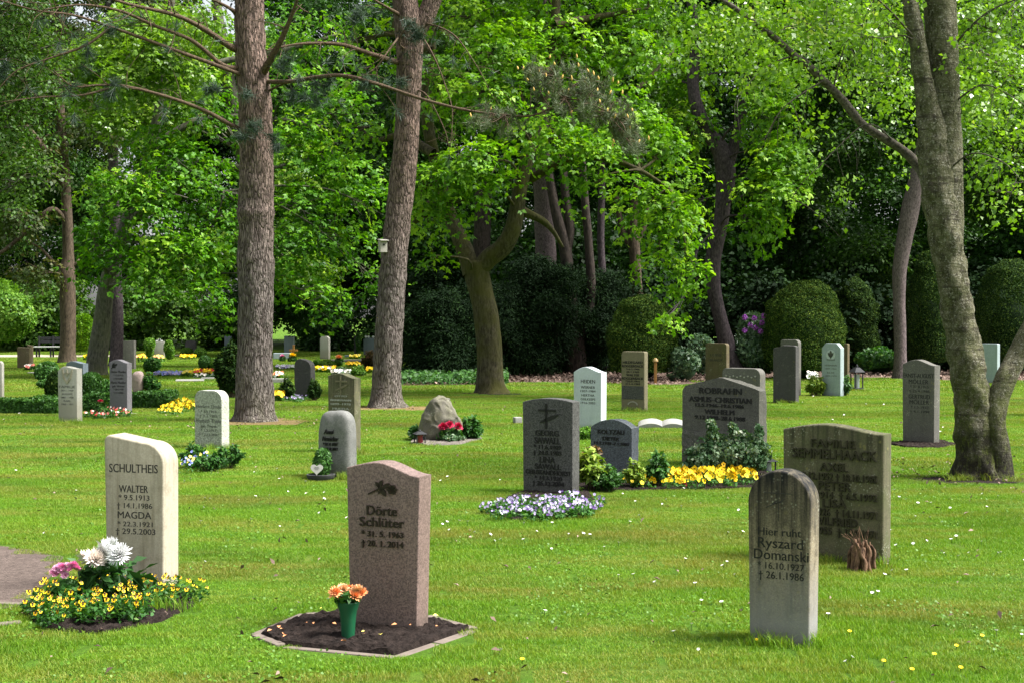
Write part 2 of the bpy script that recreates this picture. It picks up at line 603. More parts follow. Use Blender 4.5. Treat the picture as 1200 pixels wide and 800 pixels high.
def bark_generic(name, c1, c2, moss=None, mosslow=0.0, zs=0.3, scale=22.0, bump=0.7):
    m = NT(name)
    v = m.coord("Object", (1, 1, zs))
    a = m.noise(v, scale, 6, 0.7)
    b = m.noise(m.coord(), 2.2, 4)
    col = m.mix(m.fr(a, 0.36, 0.62), c1, c2)
    if moss:
        f = m.math("MULTIPLY", m.fr(b, 0.4, 0.62), mosslow)
        col = m.mix(f, col, moss)
    return m.surf(col, 0.9, m.bump(a, bump, 0.02), 0.15)


def bark_birch():
    m = NT("birch_bark")
    v = m.coord()
    rings = m.noise(m.coord("Object", (2.2, 2.2, 24)), 1.0, 5, 0.65)
    pat = m.noise(m.coord("Object", (1.6, 1.6, 0.8)), 7.0, 6, 0.7)
    fine = m.noise(v, 45.0, 5, 0.7)
    col = m.mix(m.fr(pat, 0.35, 0.65), (0.034, 0.031, 0.015), (0.215, 0.198, 0.13))
    col = m.mix(m.math("MULTIPLY", m.fr(fine, 0.54, 0.62), 0.7), col, (0.42, 0.40, 0.33))
    ck = m.noise(m.coord("Object", (30, 30, 9)), 1.0, 5, 0.7)
    col = m.mix(m.math("MULTIPLY", m.fr(ck, 0.43, 0.37), 0.8), col, (0.018, 0.016, 0.01))
    col = m.mix(m.math("MULTIPLY", m.math("MULTIPLY", m.fr(rings, 0.56, 0.60), m.fr(m.noise(v, 3.0, 3), 0.45, 0.55)), 0.9), col, (0.05, 0.042, 0.03))
    sp = m.n("SeparateXYZ")
    m.l(v, sp.inputs[0])
    moss = m.noise(v, 7.0, 6, 0.7)
    mz = m.fr(m.math("ADD", sp.outputs["Z"], m.math("MULTIPLY", moss, 0.9)), 2.0, 0.9)
    col = m.mix(m.math("MULTIPLY", m.fr(moss, 0.42, 0.58), m.math("ADD", m.math("MULTIPLY", mz, 0.65), 0.3)), col, (0.085, 0.10, 0.02))
    low = m.fr(m.math("ADD", sp.outputs["Z"], m.math("MULTIPLY", pat, 1.2)), 1.35, 0.75)
    col = m.mix(m.math("MULTIPLY", low, m.fr(ck, 0.4, 0.5)), col, (0.03, 0.026, 0.018))
    h = m.math("ADD", m.math("ADD", fine, rings), m.math("ADD", pat, ck))
    return m.surf(col, 0.85, m.bump(h, 1.0, 0.035), 0.15)


BARK_PINE = bark_pine()
BARK_BIRCH = bark_birch()
BARK_OAK = bark_generic("oak_bark", (0.016, 0.014, 0.008), (0.09, 0.078, 0.046), (0.055, 0.055, 0.01), 0.75)
BARK_PURPLE = bark_generic("plum_grey_bark", (0.02, 0.016, 0.018), (0.085, 0.065, 0.07), None, 0, 0.4, 26)
BARK_PINK = bark_generic("pinkish_bark", (0.05, 0.038, 0.038), (0.17, 0.13, 0.13), None, 0, 0.5, 30)
BARK_DARK = bark_generic("dark_bark", (0.014, 0.011, 0.01), (0.055, 0.042, 0.034))
BARK_BROWN = bark_generic("brown_bark", (0.035, 0.026, 0.018), (0.115, 0.085, 0.058))
BARK_GREY = bark_generic("grey_bark", (0.028, 0.028, 0.02), (0.12, 0.115, 0.09), (0.1, 0.11, 0.05), 0.5)
BRANCH_PINE = bark_generic("pine_branch_bark", (0.03, 0.022, 0.015), (0.13, 0.088, 0.056), None, 0, 1.0, 40, 0.4)
BRANCH_BIRCH = bark_generic("birch_branch_bark", (0.025, 0.022, 0.016), (0.12, 0.105, 0.08), None, 0, 1.0, 30, 0.4)

ST = dict(
    cream=stonemat("cream_limestone", (0.37, 0.33, 0.25), 0.1, 120, (0.17, 0.14, 0.085), 0.6, 0.65, 0.85, 0.2, None, None, 0.25, lichen=0.18),
    red=stonemat("red_granite", (0.165, 0.115, 0.099), 0.4, 120, (0.06, 0.045, 0.042), 0.2, 0.08, 0.55, 0.05, None, None, 0.12),
    soot=stonemat("sooty_limestone", (0.24, 0.198, 0.13), 0.3, 130, (0.008, 0.008, 0.007), 0.5, 0.5, 0.85, 0.4, None, (0.40, 0.90, 1.0), 0.5, (0.05, 0.46, (0.225, 0.228, 0.225), 0.85), lichen=0.6),
    olive=stonemat("olive_sandstone", (0.115, 0.105, 0.06), 0.25, 120, (0.022, 0.022, 0.011), 0.45, 0.4, 0.9, 0.35, ((0.075, 0.09, 0.03), 0.65), (0.75, 1.0, 0.7), 0.4, lichen=0.7),
    grey_dark=stonemat("dark_granite", (0.068, 0.067, 0.062), 0.8, 130, (0.03, 0.03, 0.03), 0.15, 0.1, 0.6, 0.08),
    blue=stonemat("blue_grey_granite", (0.09, 0.103, 0.112), 0.65, 120, (0.05, 0.055, 0.06), 0.3, 0.15, 0.7, 0.35, lichen=0.25),
    marble=stonemat("white_marble", (0.50, 0.55, 0.56), 0.06, 60, (0.30, 0.36, 0.38), 0.3, 0.2, 0.45, 0.05),
    sand=stonemat("tan_sandstone", (0.17, 0.148, 0.09), 0.18, 150, (0.12, 0.11, 0.06), 0.3, 0.3, 0.9, 0.2, lichen=0.5),
    slate=stonemat("rough_slate", (0.108, 0.104, 0.086), 0.35, 120, (0.05, 0.05, 0.04), 0.3, 0.2, 0.85, 0.5, lichen=0.5),
    brown=stonemat("brown_weathered_stone", (0.105, 0.08, 0.045), 0.25, 120, (0.05, 0.04, 0.025), 0.4, 0.45, 0.9, 0.35, ((0.1, 0.1, 0.03), 0.4), lichen=0.8),
    grey=stonemat("grey_weathered_stone", (0.118, 0.112, 0.096), 0.3, 140, (0.06, 0.06, 0.05), 0.35, 0.4, 0.85, 0.3, lichen=0.7),
    charcoal=stonemat("charcoal_stone", (0.062, 0.059, 0.056), 0.35, 150, (0.04, 0.04, 0.04), 0.3, 0.35, 0.8, 0.25, lichen=0.45),
    mauve=stonemat("mauve_granite", (0.13, 0.122, 0.13), 0.4, 220, (0.1, 0.095, 0.1), 0.15, 0.1, 0.5, 0.05),
    pale=stonemat("pale_limestone", (0.36, 0.35, 0.30), 0.12, 130, (0.2, 0.19, 0.14), 0.3, 0.4, 0.9, 0.25, None, None, 0.2, (0.25, 0.4, (0.28, 0.26, 0.2), 0.8), lichen=0.5),
    speck=stonemat("speckled_white_stone", (0.36, 0.37, 0.31), 0.45, 80, (0.25, 0.26, 0.2), 0.3, 0.1, 0.9, 0.6, lichen=0.3),
    boulder=stonemat("boulder_stone", (0.12, 0.11, 0.085), 0.25, 120, (0.04, 0.038, 0.03), 0.45, 0.15, 0.85, 0.6, ((0.19, 0.19, 0.08), 0.35), lichen=0.9),
    fieldstone=stonemat("grey_fieldstone", (0.16, 0.16, 0.148), 0.35, 150, (0.1, 0.1, 0.09), 0.25, 0.15, 0.75, 0.25, lichen=0.3),
    greenmarble=stonemat("pale_green_marble", (0.31, 0.37, 0.37), 0.1, 60, (0.2, 0.25, 0.26), 0.3, 0.3, 0.5, 0.1),
    pink=stonemat("pinkish_fieldstone", (0.33, 0.25, 0.22), 0.25, 120, (0.15, 0.12, 0.1), 0.3, 0.1, 0.8, 0.3),
    steel=stonemat("blue_steel_stone", (0.13, 0.16, 0.18), 0.2, 150, (0.07, 0.08, 0.09), 0.2, 0.2, 0.5, 0.1),
)
LET_BLACK = plain("black_lettering", (0.012, 0.011, 0.011), 0.5, 0.2)
LET_DARK = plain("dark_lettering", (0.035, 0.032, 0.028), 0.7, 0.3)
LET_BRONZE = plain("dark_bronze_lettering", (0.022, 0.014, 0.01), 0.45, 0.3)
LET_GREY = plain("grey_lettering", (0.09, 0.09, 0.08), 0.8, 0.3)
LET_OLIVE = plain("shade_toned_lettering", (0.035, 0.032, 0.017), 0.9, 0.4)  # darker than the stone: shadow edges of raised letters put into the colour
LET_LIGHT = plain("light_lettering", (0.42, 0.42, 0.38), 0.8, 0.2)
SOIL = None


def soil(name, c, var=0.6, rough_scale=40):
    m = NT(name)
    v = m.pos()
    a = m.noise(v, rough_scale, 6, 0.75)
    b = m.noise(v, 5, 3)
    col = m.mix(m.fr(a, 0.3, 0.7), tuple(x * (1 - var) for x in c), tuple(x * (1 + var) for x in c))
    col = m.mix(m.math("MULTIPLY", m.fr(b, 0.4, 0.7), 0.35), col, tuple(x * 0.6 for x in c))
    return m.surf(col, 0.95, m.bump(a, 1.0, 0.03), 0.1)


SOIL_DARK = soil("dark_soil", (0.026, 0.019, 0.016), 0.9, 28)
SOIL_PATH = soil("trodden_earth", (0.13, 0.10, 0.085), 0.45, 22)
MULCH = soil("bark_mulch", (0.13, 0.09, 0.07), 0.6, 25)
LITTER = soil("needle_litter", (0.19, 0.14, 0.06), 0.45, 30)
SAND = soil("pale_sand", (0.42, 0.37, 0.27), 0.15, 20)


def lawn_base():
    m = NT("lawn_soil")
    v = m.pos()
    a = m.noise(v, 0.55, 5, 0.6)
    b = m.noise(v, 14.0, 6, 0.75)
    c = m.noise(m.pos((0.25, 1.6, 1)), 1.0, 4)
    col = m.mix(m.fr(a, 0.3, 0.7), (0.06, 0.14, 0.01), (0.10, 0.20, 0.015))
    col = m.mix(m.math("MULTIPLY", m.fr(c, 0.5, 0.75), 0.5), col, (0.19, 0.20, 0.04))
    col = m.mix(m.fr(b, 0.25, 0.7), m.mix(0.55, col, (0.02, 0.03, 0.006)), col)
    return m.surf(col, 0.95, m.bump(b, 1.0, 0.05), 0.1)


def grass_mat():
    m = NT("grass_blade")
    at = m.n("Attribute", attribute_name="v").outputs["Fac"]
    a = m.noise(m.pos((0.5, 0.9, 0.2)), 0.8, 5, 0.6)
    p = m.noise(m.pos((0.35, 1.3, 0)), 1.1, 5, 0.65)
    q = m.noise(m.pos((1, 1, 0)), 5.0, 3)
    f = m.math("ADD", m.math("MULTIPLY", at, 0.55), m.math("MULTIPLY", a, 0.5))
    col = m.ramp(f, [(0.15, (0.052, 0.15, 0.008)), (0.5, (0.132, 0.28, 0.012)), (0.8, (0.21, 0.375, 0.018)), (1.0, (0.30, 0.43, 0.05))])
    p2 = m.noise(m.pos((0.8, 2.2, 0)), 1.3, 4, 0.6)
    pp = m.math("MAXIMUM", m.fr(p, 0.45, 0.62), m.math("MULTIPLY", m.fr(p2, 0.55, 0.7), 0.7))
    dry = m.math("MULTIPLY", pp, m.math("ADD", m.math("MULTIPLY", at, 0.75), 0.2))
    shade_bands = m.noise(m.pos((0.3, 0.8, 0)), 0.9, 4, 0.6)  # broad bands of shade across the lawn, painted into the blade colour
    col = m.mix(m.math("MULTIPLY", m.fr(shade_bands, 0.5, 0.64), 0.7), col, (0.06, 0.13, 0.01))
    col = m.mix(m.math("MULTIPLY", dry, 0.95), col, (0.32, 0.29, 0.06))
    col = m.mix(m.math("MULTIPLY", m.fr(q, 0.58, 0.7), m.fr(at, 0.75, 0.9)), col, (0.36, 0.30, 0.13))
    col = m.mix(m.math("MULTIPLY", m.fr(at, 0.9, 0.93), 0.4), col, (0.30, 0.25, 0.09))
    b = m.n("BsdfPrincipled")
    m.set(b.inputs["Base Color"], col)
    b.inputs["Roughness"].default_value = 0.55
    b.inputs["Specular IOR Level"].default_value = 0.25
    tr = m.n("BsdfTranslucent")
    m.set(tr.inputs[0], m.mix(1.0, col, (1.2, 1.1, 0.5), "MULTIPLY"))
    mx = m.n("MixShader")
    mx.inputs[0].default_value = 0.35
    m.l(b.outputs[0], mx.inputs[1])
    m.l(tr.outputs[0], mx.inputs[2])
    m.l(mx.outputs[0], m.out.inputs[0])
    return m.mat


LAWN = lawn_base()
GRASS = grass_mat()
WOOD = plain("weathered_wood", (0.30, 0.28, 0.24), 0.8, 0.3, 30)
ORANGE_WOOD = plain("orange_wood", (0.26, 0.13, 0.035), 0.6, 0.2)
BRONZE = plain("dark_metal", (0.022, 0.022, 0.024), 0.75, 0.2)
GLASS_RED = plain("red_glass", (0.2, 0.02, 0.03), 0.2, 0.1, spec=0.6)
GLASS_CLEAR = plain("smoky_glass", (0.3, 0.33, 0.33), 0.15, 0.1, spec=0.6)
GREEN_PLASTIC = plain("green_plastic", (0.008, 0.085, 0.035), 0.35, 0.1, spec=0.5)
CONCRETE = plain("edging_concrete", (0.15, 0.122, 0.10), 0.9, 0.35, 18, 0.2, 0.4)
POT = plain("dark_planter", (0.05, 0.05, 0.052), 0.7, 0.25)
PLATE = plain("pale_plate", (0.34, 0.335, 0.3), 0.6, 0.1)
GRAVEL = soil("pale_gravel", (0.2, 0.175, 0.15), 0.5, 60)

# ------------------------------------------------------------------ gravestones
def face_frame(xl, xr, side, base, t):
    """position, yaw and size of a slab from its measured face"""
    xc = (xl + xr) / 2
    g = G(xc, base)
    D = g.y
    al = math.atan(-(xc - 600) / F)
    s = min(0.9, side * mpp(D) / t)
    eff = math.asin(s)
    w = (xr - xl) * mpp(D) / math.cos(eff)
    th = eff - al
    return g, D, -th, w, math.cos(eff)


def prof_pts(kind, w, h, z=None, n=28):
    """top contour from right foot over the top to left foot; z = heights (left, right) of the shoulders"""
    a = w / 2
    zl, zr = (z or (h, h))[:2]
    pts = []
    if kind == "round":
        r = a
        pts = [(a * math.cos(math.pi * i / n), (h - r) + r * math.sin(math.pi * i / n)) for i in range(n + 1)]
    elif kind == "arc":
        for i in range(n + 1):
            u = 1 - 2 * i / n
            sh = zr if u > 0 else zl
            pts.append((a * u, sh + (h - sh) * (1 - abs(u) ** 2.1)))
    elif kind == "wave":
        # left shoulder zl, hump at u=-0.3, falling in an s to zr
        for i in range(n + 1):
            u = 1 - 2 * i / n
            if u < -0.3:
                k = (u + 0.3) / -0.7
                zz = h - (h - zl) * k ** 2
            else:
                k = (u + 0.3) / 1.3
                zz = h - (h - zr) * (k * k * (3 - 2 * k))
            pts.append((a * u, zz))
    elif kind == "wave_soft":
        for i in range(n + 1):
            u = 1 - 2 * i / n
            if u < -0.15:
                k = (u + 0.15) / -0.85
                zz = h - (h - zl) * k ** 1.7
            else:
                k = (u + 0.15) / 1.15
                zz = h - (h - zr) * (k * k * (3 - 2 * k))
            pts.append((a * u, zz))
    elif kind.startswith("corner"):
        # rounded corners; radii given by z as fractions of the width (left, right); slope in kind suffix
        rl, rr = z[0] * w, z[1] * w
        drop = z[2] * h if len(z) > 2 else 0
        m = 10
        hr = h - drop
        for i in range(m + 1):
            t = math.pi / 2 * i / m
            pts.append((a - rr + rr * math.cos(t), hr - rr + rr * math.sin(t)))
        for i in range(m + 1):
            t = math.pi / 2 + math.pi / 2 * i / m
            pts.append((-a + rl + rl * math.cos(t), h - rl + rl * math.sin(t)))
    elif kind == "hip":
        pts = [(a, zr - 0.02 * h), (a * 0.9, zr), (a * 0.75, zr + (h - zr) * 0.18), (a * 0.05, h), (-a * 0.05, h), (-a * 0.85, zl + (h - zl) * 0.12), (-a * 0.93, zl), (-a, zl - 0.05 * h)]
    elif kind == "octagon":
        c = 0.22 * w
        pts = [(a, h - c), (a - c, h), (-a + c, h), (-a, h - c)]
    elif kind == "flat":
        pts = [(a, zr), (-a, zl)]
    elif kind == "notch":
        pts = [(a, h - 0.02), (a * 0.8, h - 0.005), (-a * 0.2, h), (-a * 0.35, h - 0.03), (-a * 0.9, h - 0.05), (-a, h - 0.08)]
    return pts


class Stone:
    def __init__(s, label, face, side, base, top, prof, mat, t=0.14, z=None, foot=(1.0, 1.0), group=None, bevel=0.007, rough=0.0, name="gravestone", sink=0.03):
        xl, xr = face
        s.xl, s.xr, s.base = xl, xr, base
        g, D, yaw, w, ce = face_frame(xl, xr, side, base, t)
        s.D, s.w, s.ce, s.t = D, w, ce, t
        s.k = mpp(D)
        h = (base - top) * s.k
        s.h = h
        if z and not prof.startswith("corner"):
            z = tuple((base - q) * s.k for q in z)
        c = prof_pts(prof, w, h, z)
        a = w / 2
        out = [(a * foot[1], -sink)] + c + [(-a * foot[0], -sink)]
        # taper: the sides run straight from foot to shoulder
        bm = bmesh.new()
        fr = [bm.verts.new((x, 0.0, zz)) for x, zz in out]
        f = bm.faces.new(fr)
        ex = bmesh.ops.extrude_face_region(bm, geom=[f])
        vs = [e for e in ex["geom"] if isinstance(e, bmesh.types.BMVert)]
        bmesh.ops.translate(bm, verts=vs, vec=(0, t, 0))
        bmesh.ops.recalc_face_normals(bm, faces=bm.faces[:])
        if bevel:
            ed = [e for e in bm.edges if abs(e.verts[0].co.y - e.verts[1].co.y) < 1e-5 and max(v.co.z for v in e.verts) > 0.0]
            bmesh.ops.bevel(bm, geom=ed, offset=bevel, segments=3, affect="EDGES", profile=0.5, clamp_overlap=True)
        if rough:
            bmesh.ops.triangulate(bm, faces=bm.faces[:])
            bmesh.ops.subdivide_edges(bm, edges=[e for e in bm.edges if e.calc_length() > 0.06], cuts=3, use_grid_fill=True)
            bmesh.ops.triangulate(bm, faces=bm.faces[:])
            bmesh.ops.subdivide_edges(bm, edges=[e for e in bm.edges if e.calc_length() > 0.05], cuts=1)
            bmesh.ops.triangulate(bm, faces=bm.faces[:])
            for v in bm.verts:
                if v.co.y > 0.012:
                    q = v.co * 9.0
                    d = noise.noise_vector(q) * rough + noise.noise_vector(q * 2.7) * rough * 0.5
                    if v.co.y < 0.03:
                        d.y = 0
                    v.co += d
        me = bpy.data.meshes.new(name)
        bm.to_mesh(me)
        bm.free()
        me.materials.append(mat)
        me.polygons.foreach_set("use_smooth", [True] * len(me.polygons))
        me.set_sharp_from_angle(angle=R(32))
        s.o = mobj(name, me, None, g, yaw)
        tag(s.o, label, "gravestone", group)

    # measured pixel -> local face coordinates
    def lx(s, px):
        return (px - (s.xl + s.xr) / 2) * s.k / s.ce

    def lz(s, py):
        return (s.base - py) * s.k

    def text(s, lines, mat, depth=0.002, off=0.0, name="inscription", res=3, front=0.0):
        """lines: (string, centre px, cap top py, baseline py, width px or None[, shear])"""
        V, Fs = [], []
        for ln in lines:
            st, cx, y0, y1, wd = ln[:5]
            cu = bpy.data.curves.new("tmp", "FONT")
            cu.body = st
            cu.resolution_u = res
            cu.extrude = 0.5
            cu.size = 1.0
            if len(ln) > 5:
                cu.shear = ln[5]
            o = bpy.data.objects.new("tmp", cu)
            COL.objects.link(o)
            bpy.context.view_layer.update()
            dg = bpy.context.evaluated_depsgraph_get()
            me = bpy.data.meshes.new_from_object(o.evaluated_get(dg))
            bpy.data.objects.remove(o)
            bpy.data.curves.remove(cu)
            P = np.array([v.co[:] for v in me.vertices])
            if not len(P):
                continue
            cap = 0.73
            hz = (y1 - y0) * s.k
            sy = hz / cap
            w0 = P[:, 0].max() - P[:, 0].min()
            sx = wd * s.k / s.ce / w0 if wd else sy
            mx = (P[:, 0].max() + P[:, 0].min()) / 2
            b = len(V)
            cxm, zb = s.lx(cx), s.lz(y1)
            for sh, dd in (((0.0, 1.0),) if off == 0 else ((-off, 0.96), (off, 1.0))):
                b = len(V)
                for p in P:
                    V.append((cxm + (p[0] - mx) * sx + sh * sy, front + (-depth * dd if p[2] > 0 else 0.003), zb + p[1] * sy))
                for f in me.polygons:
                    Fs.append([b + i for i in f.vertices])
            bpy.data.meshes.remove(me)
        me = bpy.data.meshes.new(name)
        me.from_pydata(V, [], Fs)
        me.materials.append(mat)
        return mobj(name, me, s.o)

    def shape(s, polys, mat, depth=0.004, name="emblem", front=0.0):
        """polys: outlines in measured pixels, raised from the face"""
        mb = MB()
        for P in polys:
            mb.prism([(s.lx(x), s.lz(y)) for x, y in P], front - depth, front + 0.003)
        me_o = mb.build(name, mat, s.o)
        bm = bmesh.new()
        bm.from_mesh(me_o.data)
        bmesh.ops.recalc_face_normals(bm, faces=bm.faces[:])
        bm.to_mesh(me_o.data)
        bm.free()
        return me_o

    def box(s, name, cx, y0, y1, w, d0, d1, mat, bevel=0.004):
        mb = MB()
        z0, z1 = s.lz(y1), s.lz(y0)
        mb.box((s.lx(cx), (d0 + d1) / 2, (z0 + z1) / 2), (w, d1 - d0, z1 - z0))
        return mb.build(name, mat, s.o, bevel=bevel)


def leafpoly(x0, y0, x1, y1, w, n=7):
    """leaf outline from stem point to tip (pixels)"""
    dx, dy = x1 - x0, y1 - y0
    L = math.hypot(dx, dy)
    nx, ny = -dy / L, dx / L
    up, dn = [], []
    for i in range(n + 1):
        t = i / n
        k = math.sin(math.pi * t) ** 0.8 * w / 2
        up.append((x0 + dx * t + nx * k, y0 + dy * t + ny * k))
        dn.append((x0 + dx * t - nx * k, y0 + dy * t - ny * k))
    return up + dn[-2:0:-1]


def barpoly(x0, y0, x1, y1, w):
    dx, dy = x1 - x0, y1 - y0
    L = math.hypot(dx, dy)
    nx, ny = -dy / L * w / 2, dx / L * w / 2
    return [(x0 + nx, y0 + ny), (x1 + nx, y1 + ny), (x1 - nx, y1 - ny), (x0 - nx, y0 - ny)]


# 1 tall cream stone in the left foreground
s = Stone("tall cream limestone gravestone with a rounded right shoulder, yellow pansies at its foot", (123.5, 191), 18.5, 690, 509, "corner", ST["cream"], 0.2, (0.1, 0.34, 0.045), (0.93, 0.985), bevel=0.012)
s.text([("SCHULTHEIS", 157, 542, 552.5, 55), ("WALTER", 157, 567, 576, 33), ("* 9.5.1913", 157.5, 578.5, 585, 35), ("† 14.1.1986", 158, 588, 594.5, 40), ("MAGDA", 158, 598, 606.5, 38), ("* 22.3.1921", 158.5, 610, 615.8, 40), ("† 29.5.2003", 159, 618, 625, 45)], LET_DARK, 0.0012, 0.012)
# 2 reddish stone in the middle foreground
s = Stone("reddish brown granite gravestone with a wavy top and a carved rose", (406, 492), 14.5, 738, 540.5, "wave_soft", ST["red"], 0.15, (548, 555.5), (0.90, 0.90))
s.text([("Dörte", 448, 590.5, 602.5, 35), ("Schlüter", 448, 604.5, 616, 52), ("* 31. 5. 1963", 448.5, 621, 628, 49), ("† 20. 1. 2014", 448.5, 632, 639.5, 49)], LET_BRONZE, 0.008, 0.02)
rose = [barpoly(432, 578, 449, 569, 1.6), leafpoly(444, 571, 449, 560.5, 5), leafpoly(446, 570, 441, 563, 4), leafpoly(449, 571, 457, 564, 5), leafpoly(447, 570, 453, 580, 5), leafpoly(449, 570, 444, 577, 4)]
for a_ in range(6):
    t_ = a_ * math.pi / 3
    rose.append(leafpoly(460, 571.5, 460 + 6.3 * math.cos(t_), 571.5 + 6.3 * math.sin(t_), 5.5))
s.shape(rose, LET_BRONZE, 0.009, "rose_relief")
# 3 round-topped sooty stone
s = Stone("narrow round topped gravestone blackened at the top, standing in bare lawn", (876, 949), 11, 755, 550, "round", ST["soot"], 0.16, None, (0.93, 0.95), bevel=0.01)
s.text([("Hier ruht", 913, 617, 626.5, 50), ("Ryszard", 914, 628.5, 641, 52), ("Domanski", 915, 642.5, 655, 63), ("* 16.10.1927", 914.5, 658, 666, 54), ("† 26.1.1986", 915, 668.5, 677.5, 52)], LET_BLACK, 0.0012, 0.01)
s.shape([barpoly(911.5, 563, 911.5, 609, 0.9), barpoly(895, 576.5, 927, 576.5, 0.9), barpoly(897, 594, 918, 584, 1.0), leafpoly(903, 590, 912, 584, 1.8), leafpoly(906, 589, 917, 586, 1.8)], LET_DARK, 0.001, "cross_engraving")
s.box("footing", 913, 752.5, 757, s.w * 0.99, -0.012, s.t + 0.012, ST["grey"], 0.006)
# 4 wide olive family stone
s = Stone("wide mossy olive sandstone gravestone with raised lettering and a dry root stump at its foot", (917, 1033), 9.5, 658, 496.5, "wave_soft", ST["olive"], 0.15, (504, 505.5), (0.97, 0.99), bevel=0.012)
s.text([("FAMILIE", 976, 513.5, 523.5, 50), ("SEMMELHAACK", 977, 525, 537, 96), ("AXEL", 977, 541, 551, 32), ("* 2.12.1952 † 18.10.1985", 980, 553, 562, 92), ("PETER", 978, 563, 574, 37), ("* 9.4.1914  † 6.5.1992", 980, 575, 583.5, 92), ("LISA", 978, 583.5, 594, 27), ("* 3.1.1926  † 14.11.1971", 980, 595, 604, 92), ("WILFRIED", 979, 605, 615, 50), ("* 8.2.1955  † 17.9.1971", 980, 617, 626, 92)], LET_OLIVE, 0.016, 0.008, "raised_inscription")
# 5 dark granite with cross
s = Stone("dark grey granite gravestone with a cross and palm leaf, above a bed of pale violets", (612, 671), 8.5, 578, 466, "arc", ST["grey_dark"], 0.14, (471, 469.5), (0.97, 0.98))
s.text([("GEORG", 641, 503, 510, 27), ("SAWALL", 641.5, 511.5, 519, 30), ("* 11.6.1909", 641.5, 520.5, 525.5, 32), ("† 24.8.1985", 641.5, 527, 532.2, 33), ("LINA", 641.5, 534, 541.5, 18), ("SAWALL", 642, 542.5, 549, 30), ("GEB.BRANDHORST", 642.5, 550, 555.5, 53), ("* 14.3.1920", 642.5, 557, 562, 32), ("† 26.12.2004", 642.5, 563, 568.5, 37)], LET_BLACK, 0.008, 0.02)
s.shape([barpoly(640, 472, 640, 501.5, 2.4), barpoly(631, 480, 651, 480, 2.4), leafpoly(632, 495, 656, 484, 4.2)], LET_BLACK, 0.009, "cross_relief")
s.box("footing", 642, 577, 583, s.w * 1.12, -0.05, s.t + 0.05, ST["grey"], 0.006)
# 6 blue-grey rough sided stone
s = Stone("low blue grey granite gravestone with hewn sides and black raised letters, behind flowering shrubs", (692, 740), 8.5, 556, 491, "arc", ST["blue"], 0.15, (501, 500.5), rough=0.014, bevel=0.0)
s.text([("KOLTZAU", 716, 502.5, 508, 31), ("DIETER", 716, 511, 515.5, 19), ("13.2.1939–7.1.2001", 716.5, 517, 520.5, 40)], LET_BLACK, 0.008, 0.03)
# 7 white marble
s = Stone("white marble gravestone with a wave shaped top, behind the low blue grey stone", (672, 704.5), 6.5, 504, 429.5, "wave_soft", ST["marble"], 0.16, (436, 435.5), (0.96, 0.97))
s.text([("HEIDEN", 689, 444, 448.5, 16.5), ("WERNER", 689, 451.5, 454.8, 16.5), ("1907-1984", 689, 456.2, 459, 17.5), ("HERTHA", 689, 461, 464, 15), ("GEB.KEEPS", 689, 465.7, 468.5, 17), ("1916-2003", 689, 470, 472.8, 17)], LET_DARK, 0.0012, 0.02)
# 8 tall sandstone with dark panel
s = Stone("tall tan sandstone gravestone with a black band across it, near the clipped yew", (728, 755), 4.2, 481, 411.5, "corner", ST["sand"], 0.13, (0.12, 0.06), bevel=0.01)
s.text([("HILDEGARD", 741.5, 422.5, 425.6, 23), ("ROGGENSACK", 741.5, 426.8, 429.8, 25), ("*14.2.1906", 741.5, 431, 433, 16), ("†5.1.1985", 741.5, 434.2, 436.2, 15), ("WALTER", 741.5, 437.5, 440.2, 15), ("ROGGENSACK", 741.5, 441.3, 444.3, 25), ("*20.9.1902", 741.5, 445.2, 447.2, 17), ("†11.4.1983", 741.5, 448.2, 450.2, 17)], LET_BLACK, 0.006, 0.025)
s.box("dark_band", 741.5, 451.8, 467.2, s.w * 0.93, -0.006, 0.05, ST["grey_dark"], 0.003)
s.shape([[(741.5 + 6 * math.cos(t), 474 - 4.5 * math.sin(t)) for t in np.linspace(0, math.pi, 9)] + [(741.5 + 4.6 * math.cos(t), 474 - 3.2 * math.sin(t)) for t in np.linspace(math.pi, 0, 9)]], ST["pale"], 0.01, "ring_carving")
# 9 wide pointed slate
s = Stone("broad slate gravestone with a blunt pointed top and rock faced edges, shrub growing in front", (799, 888), 9, 545, 442, "hip", ST["slate"], 0.16, (453, 453.5), rough=0.016, bevel=0.0)
s.text([("ROBRAHN", 844, 453.5, 461, 49), ("ASMUS–CHRISTIAN", 843.5, 464.5, 471, 72), ("12.5.1946–19.6.1986", 843, 472.5, 476.7, 56), ("WILHELM", 843, 479, 485, 34), ("9.12.1908–28.6.1988", 843.5, 486.7, 491.5, 58)], LET_BLACK, 0.009, 0.03)
gmb = MB()
nx, nz = 26, 10
top = [505 + 1.5 * math.sin(i * 0.5) + (1.2 if i in (5, 6, 7) else 0) - 2.5 * math.exp(-((i - 17) / 4.0) ** 2) + 2.5 * (i > 22) for i in range(nx + 1)]
vs, fs = [], []
for j in range(nz + 1):
    for i in range(nx + 1):
        px = 800 + 87 * i / nx
        py = top[i] + (548 - top[i]) * j / nz
        q = Vector((px * 0.25, py * 0.25, 3.0))
        yy = -0.012 - 0.012 * (1 + noise.noise(q)) * (j > 0) - 0.008 * noise.noise(q * 2.3)
        vs.append((s.lx(px), yy, s.lz(py)))
b0 = len(vs)
for i in range(nx + 1):
    vs.append((s.lx(800 + 87 * i / nx), 0.01, s.lz(top[i])))
for j in range(nz):
    for i in range(nx):
        a0 = j * (nx + 1) + i
        fs.append((a0, a0 + nx + 1, a0 + nx + 2, a0 + 1))
for i in range(nx):
    fs.append((i, i + 1, b0 + i + 1, b0 + i))
gmb.add(vs, fs)
gmb.build("rock_face", ST["slate"], s.o)
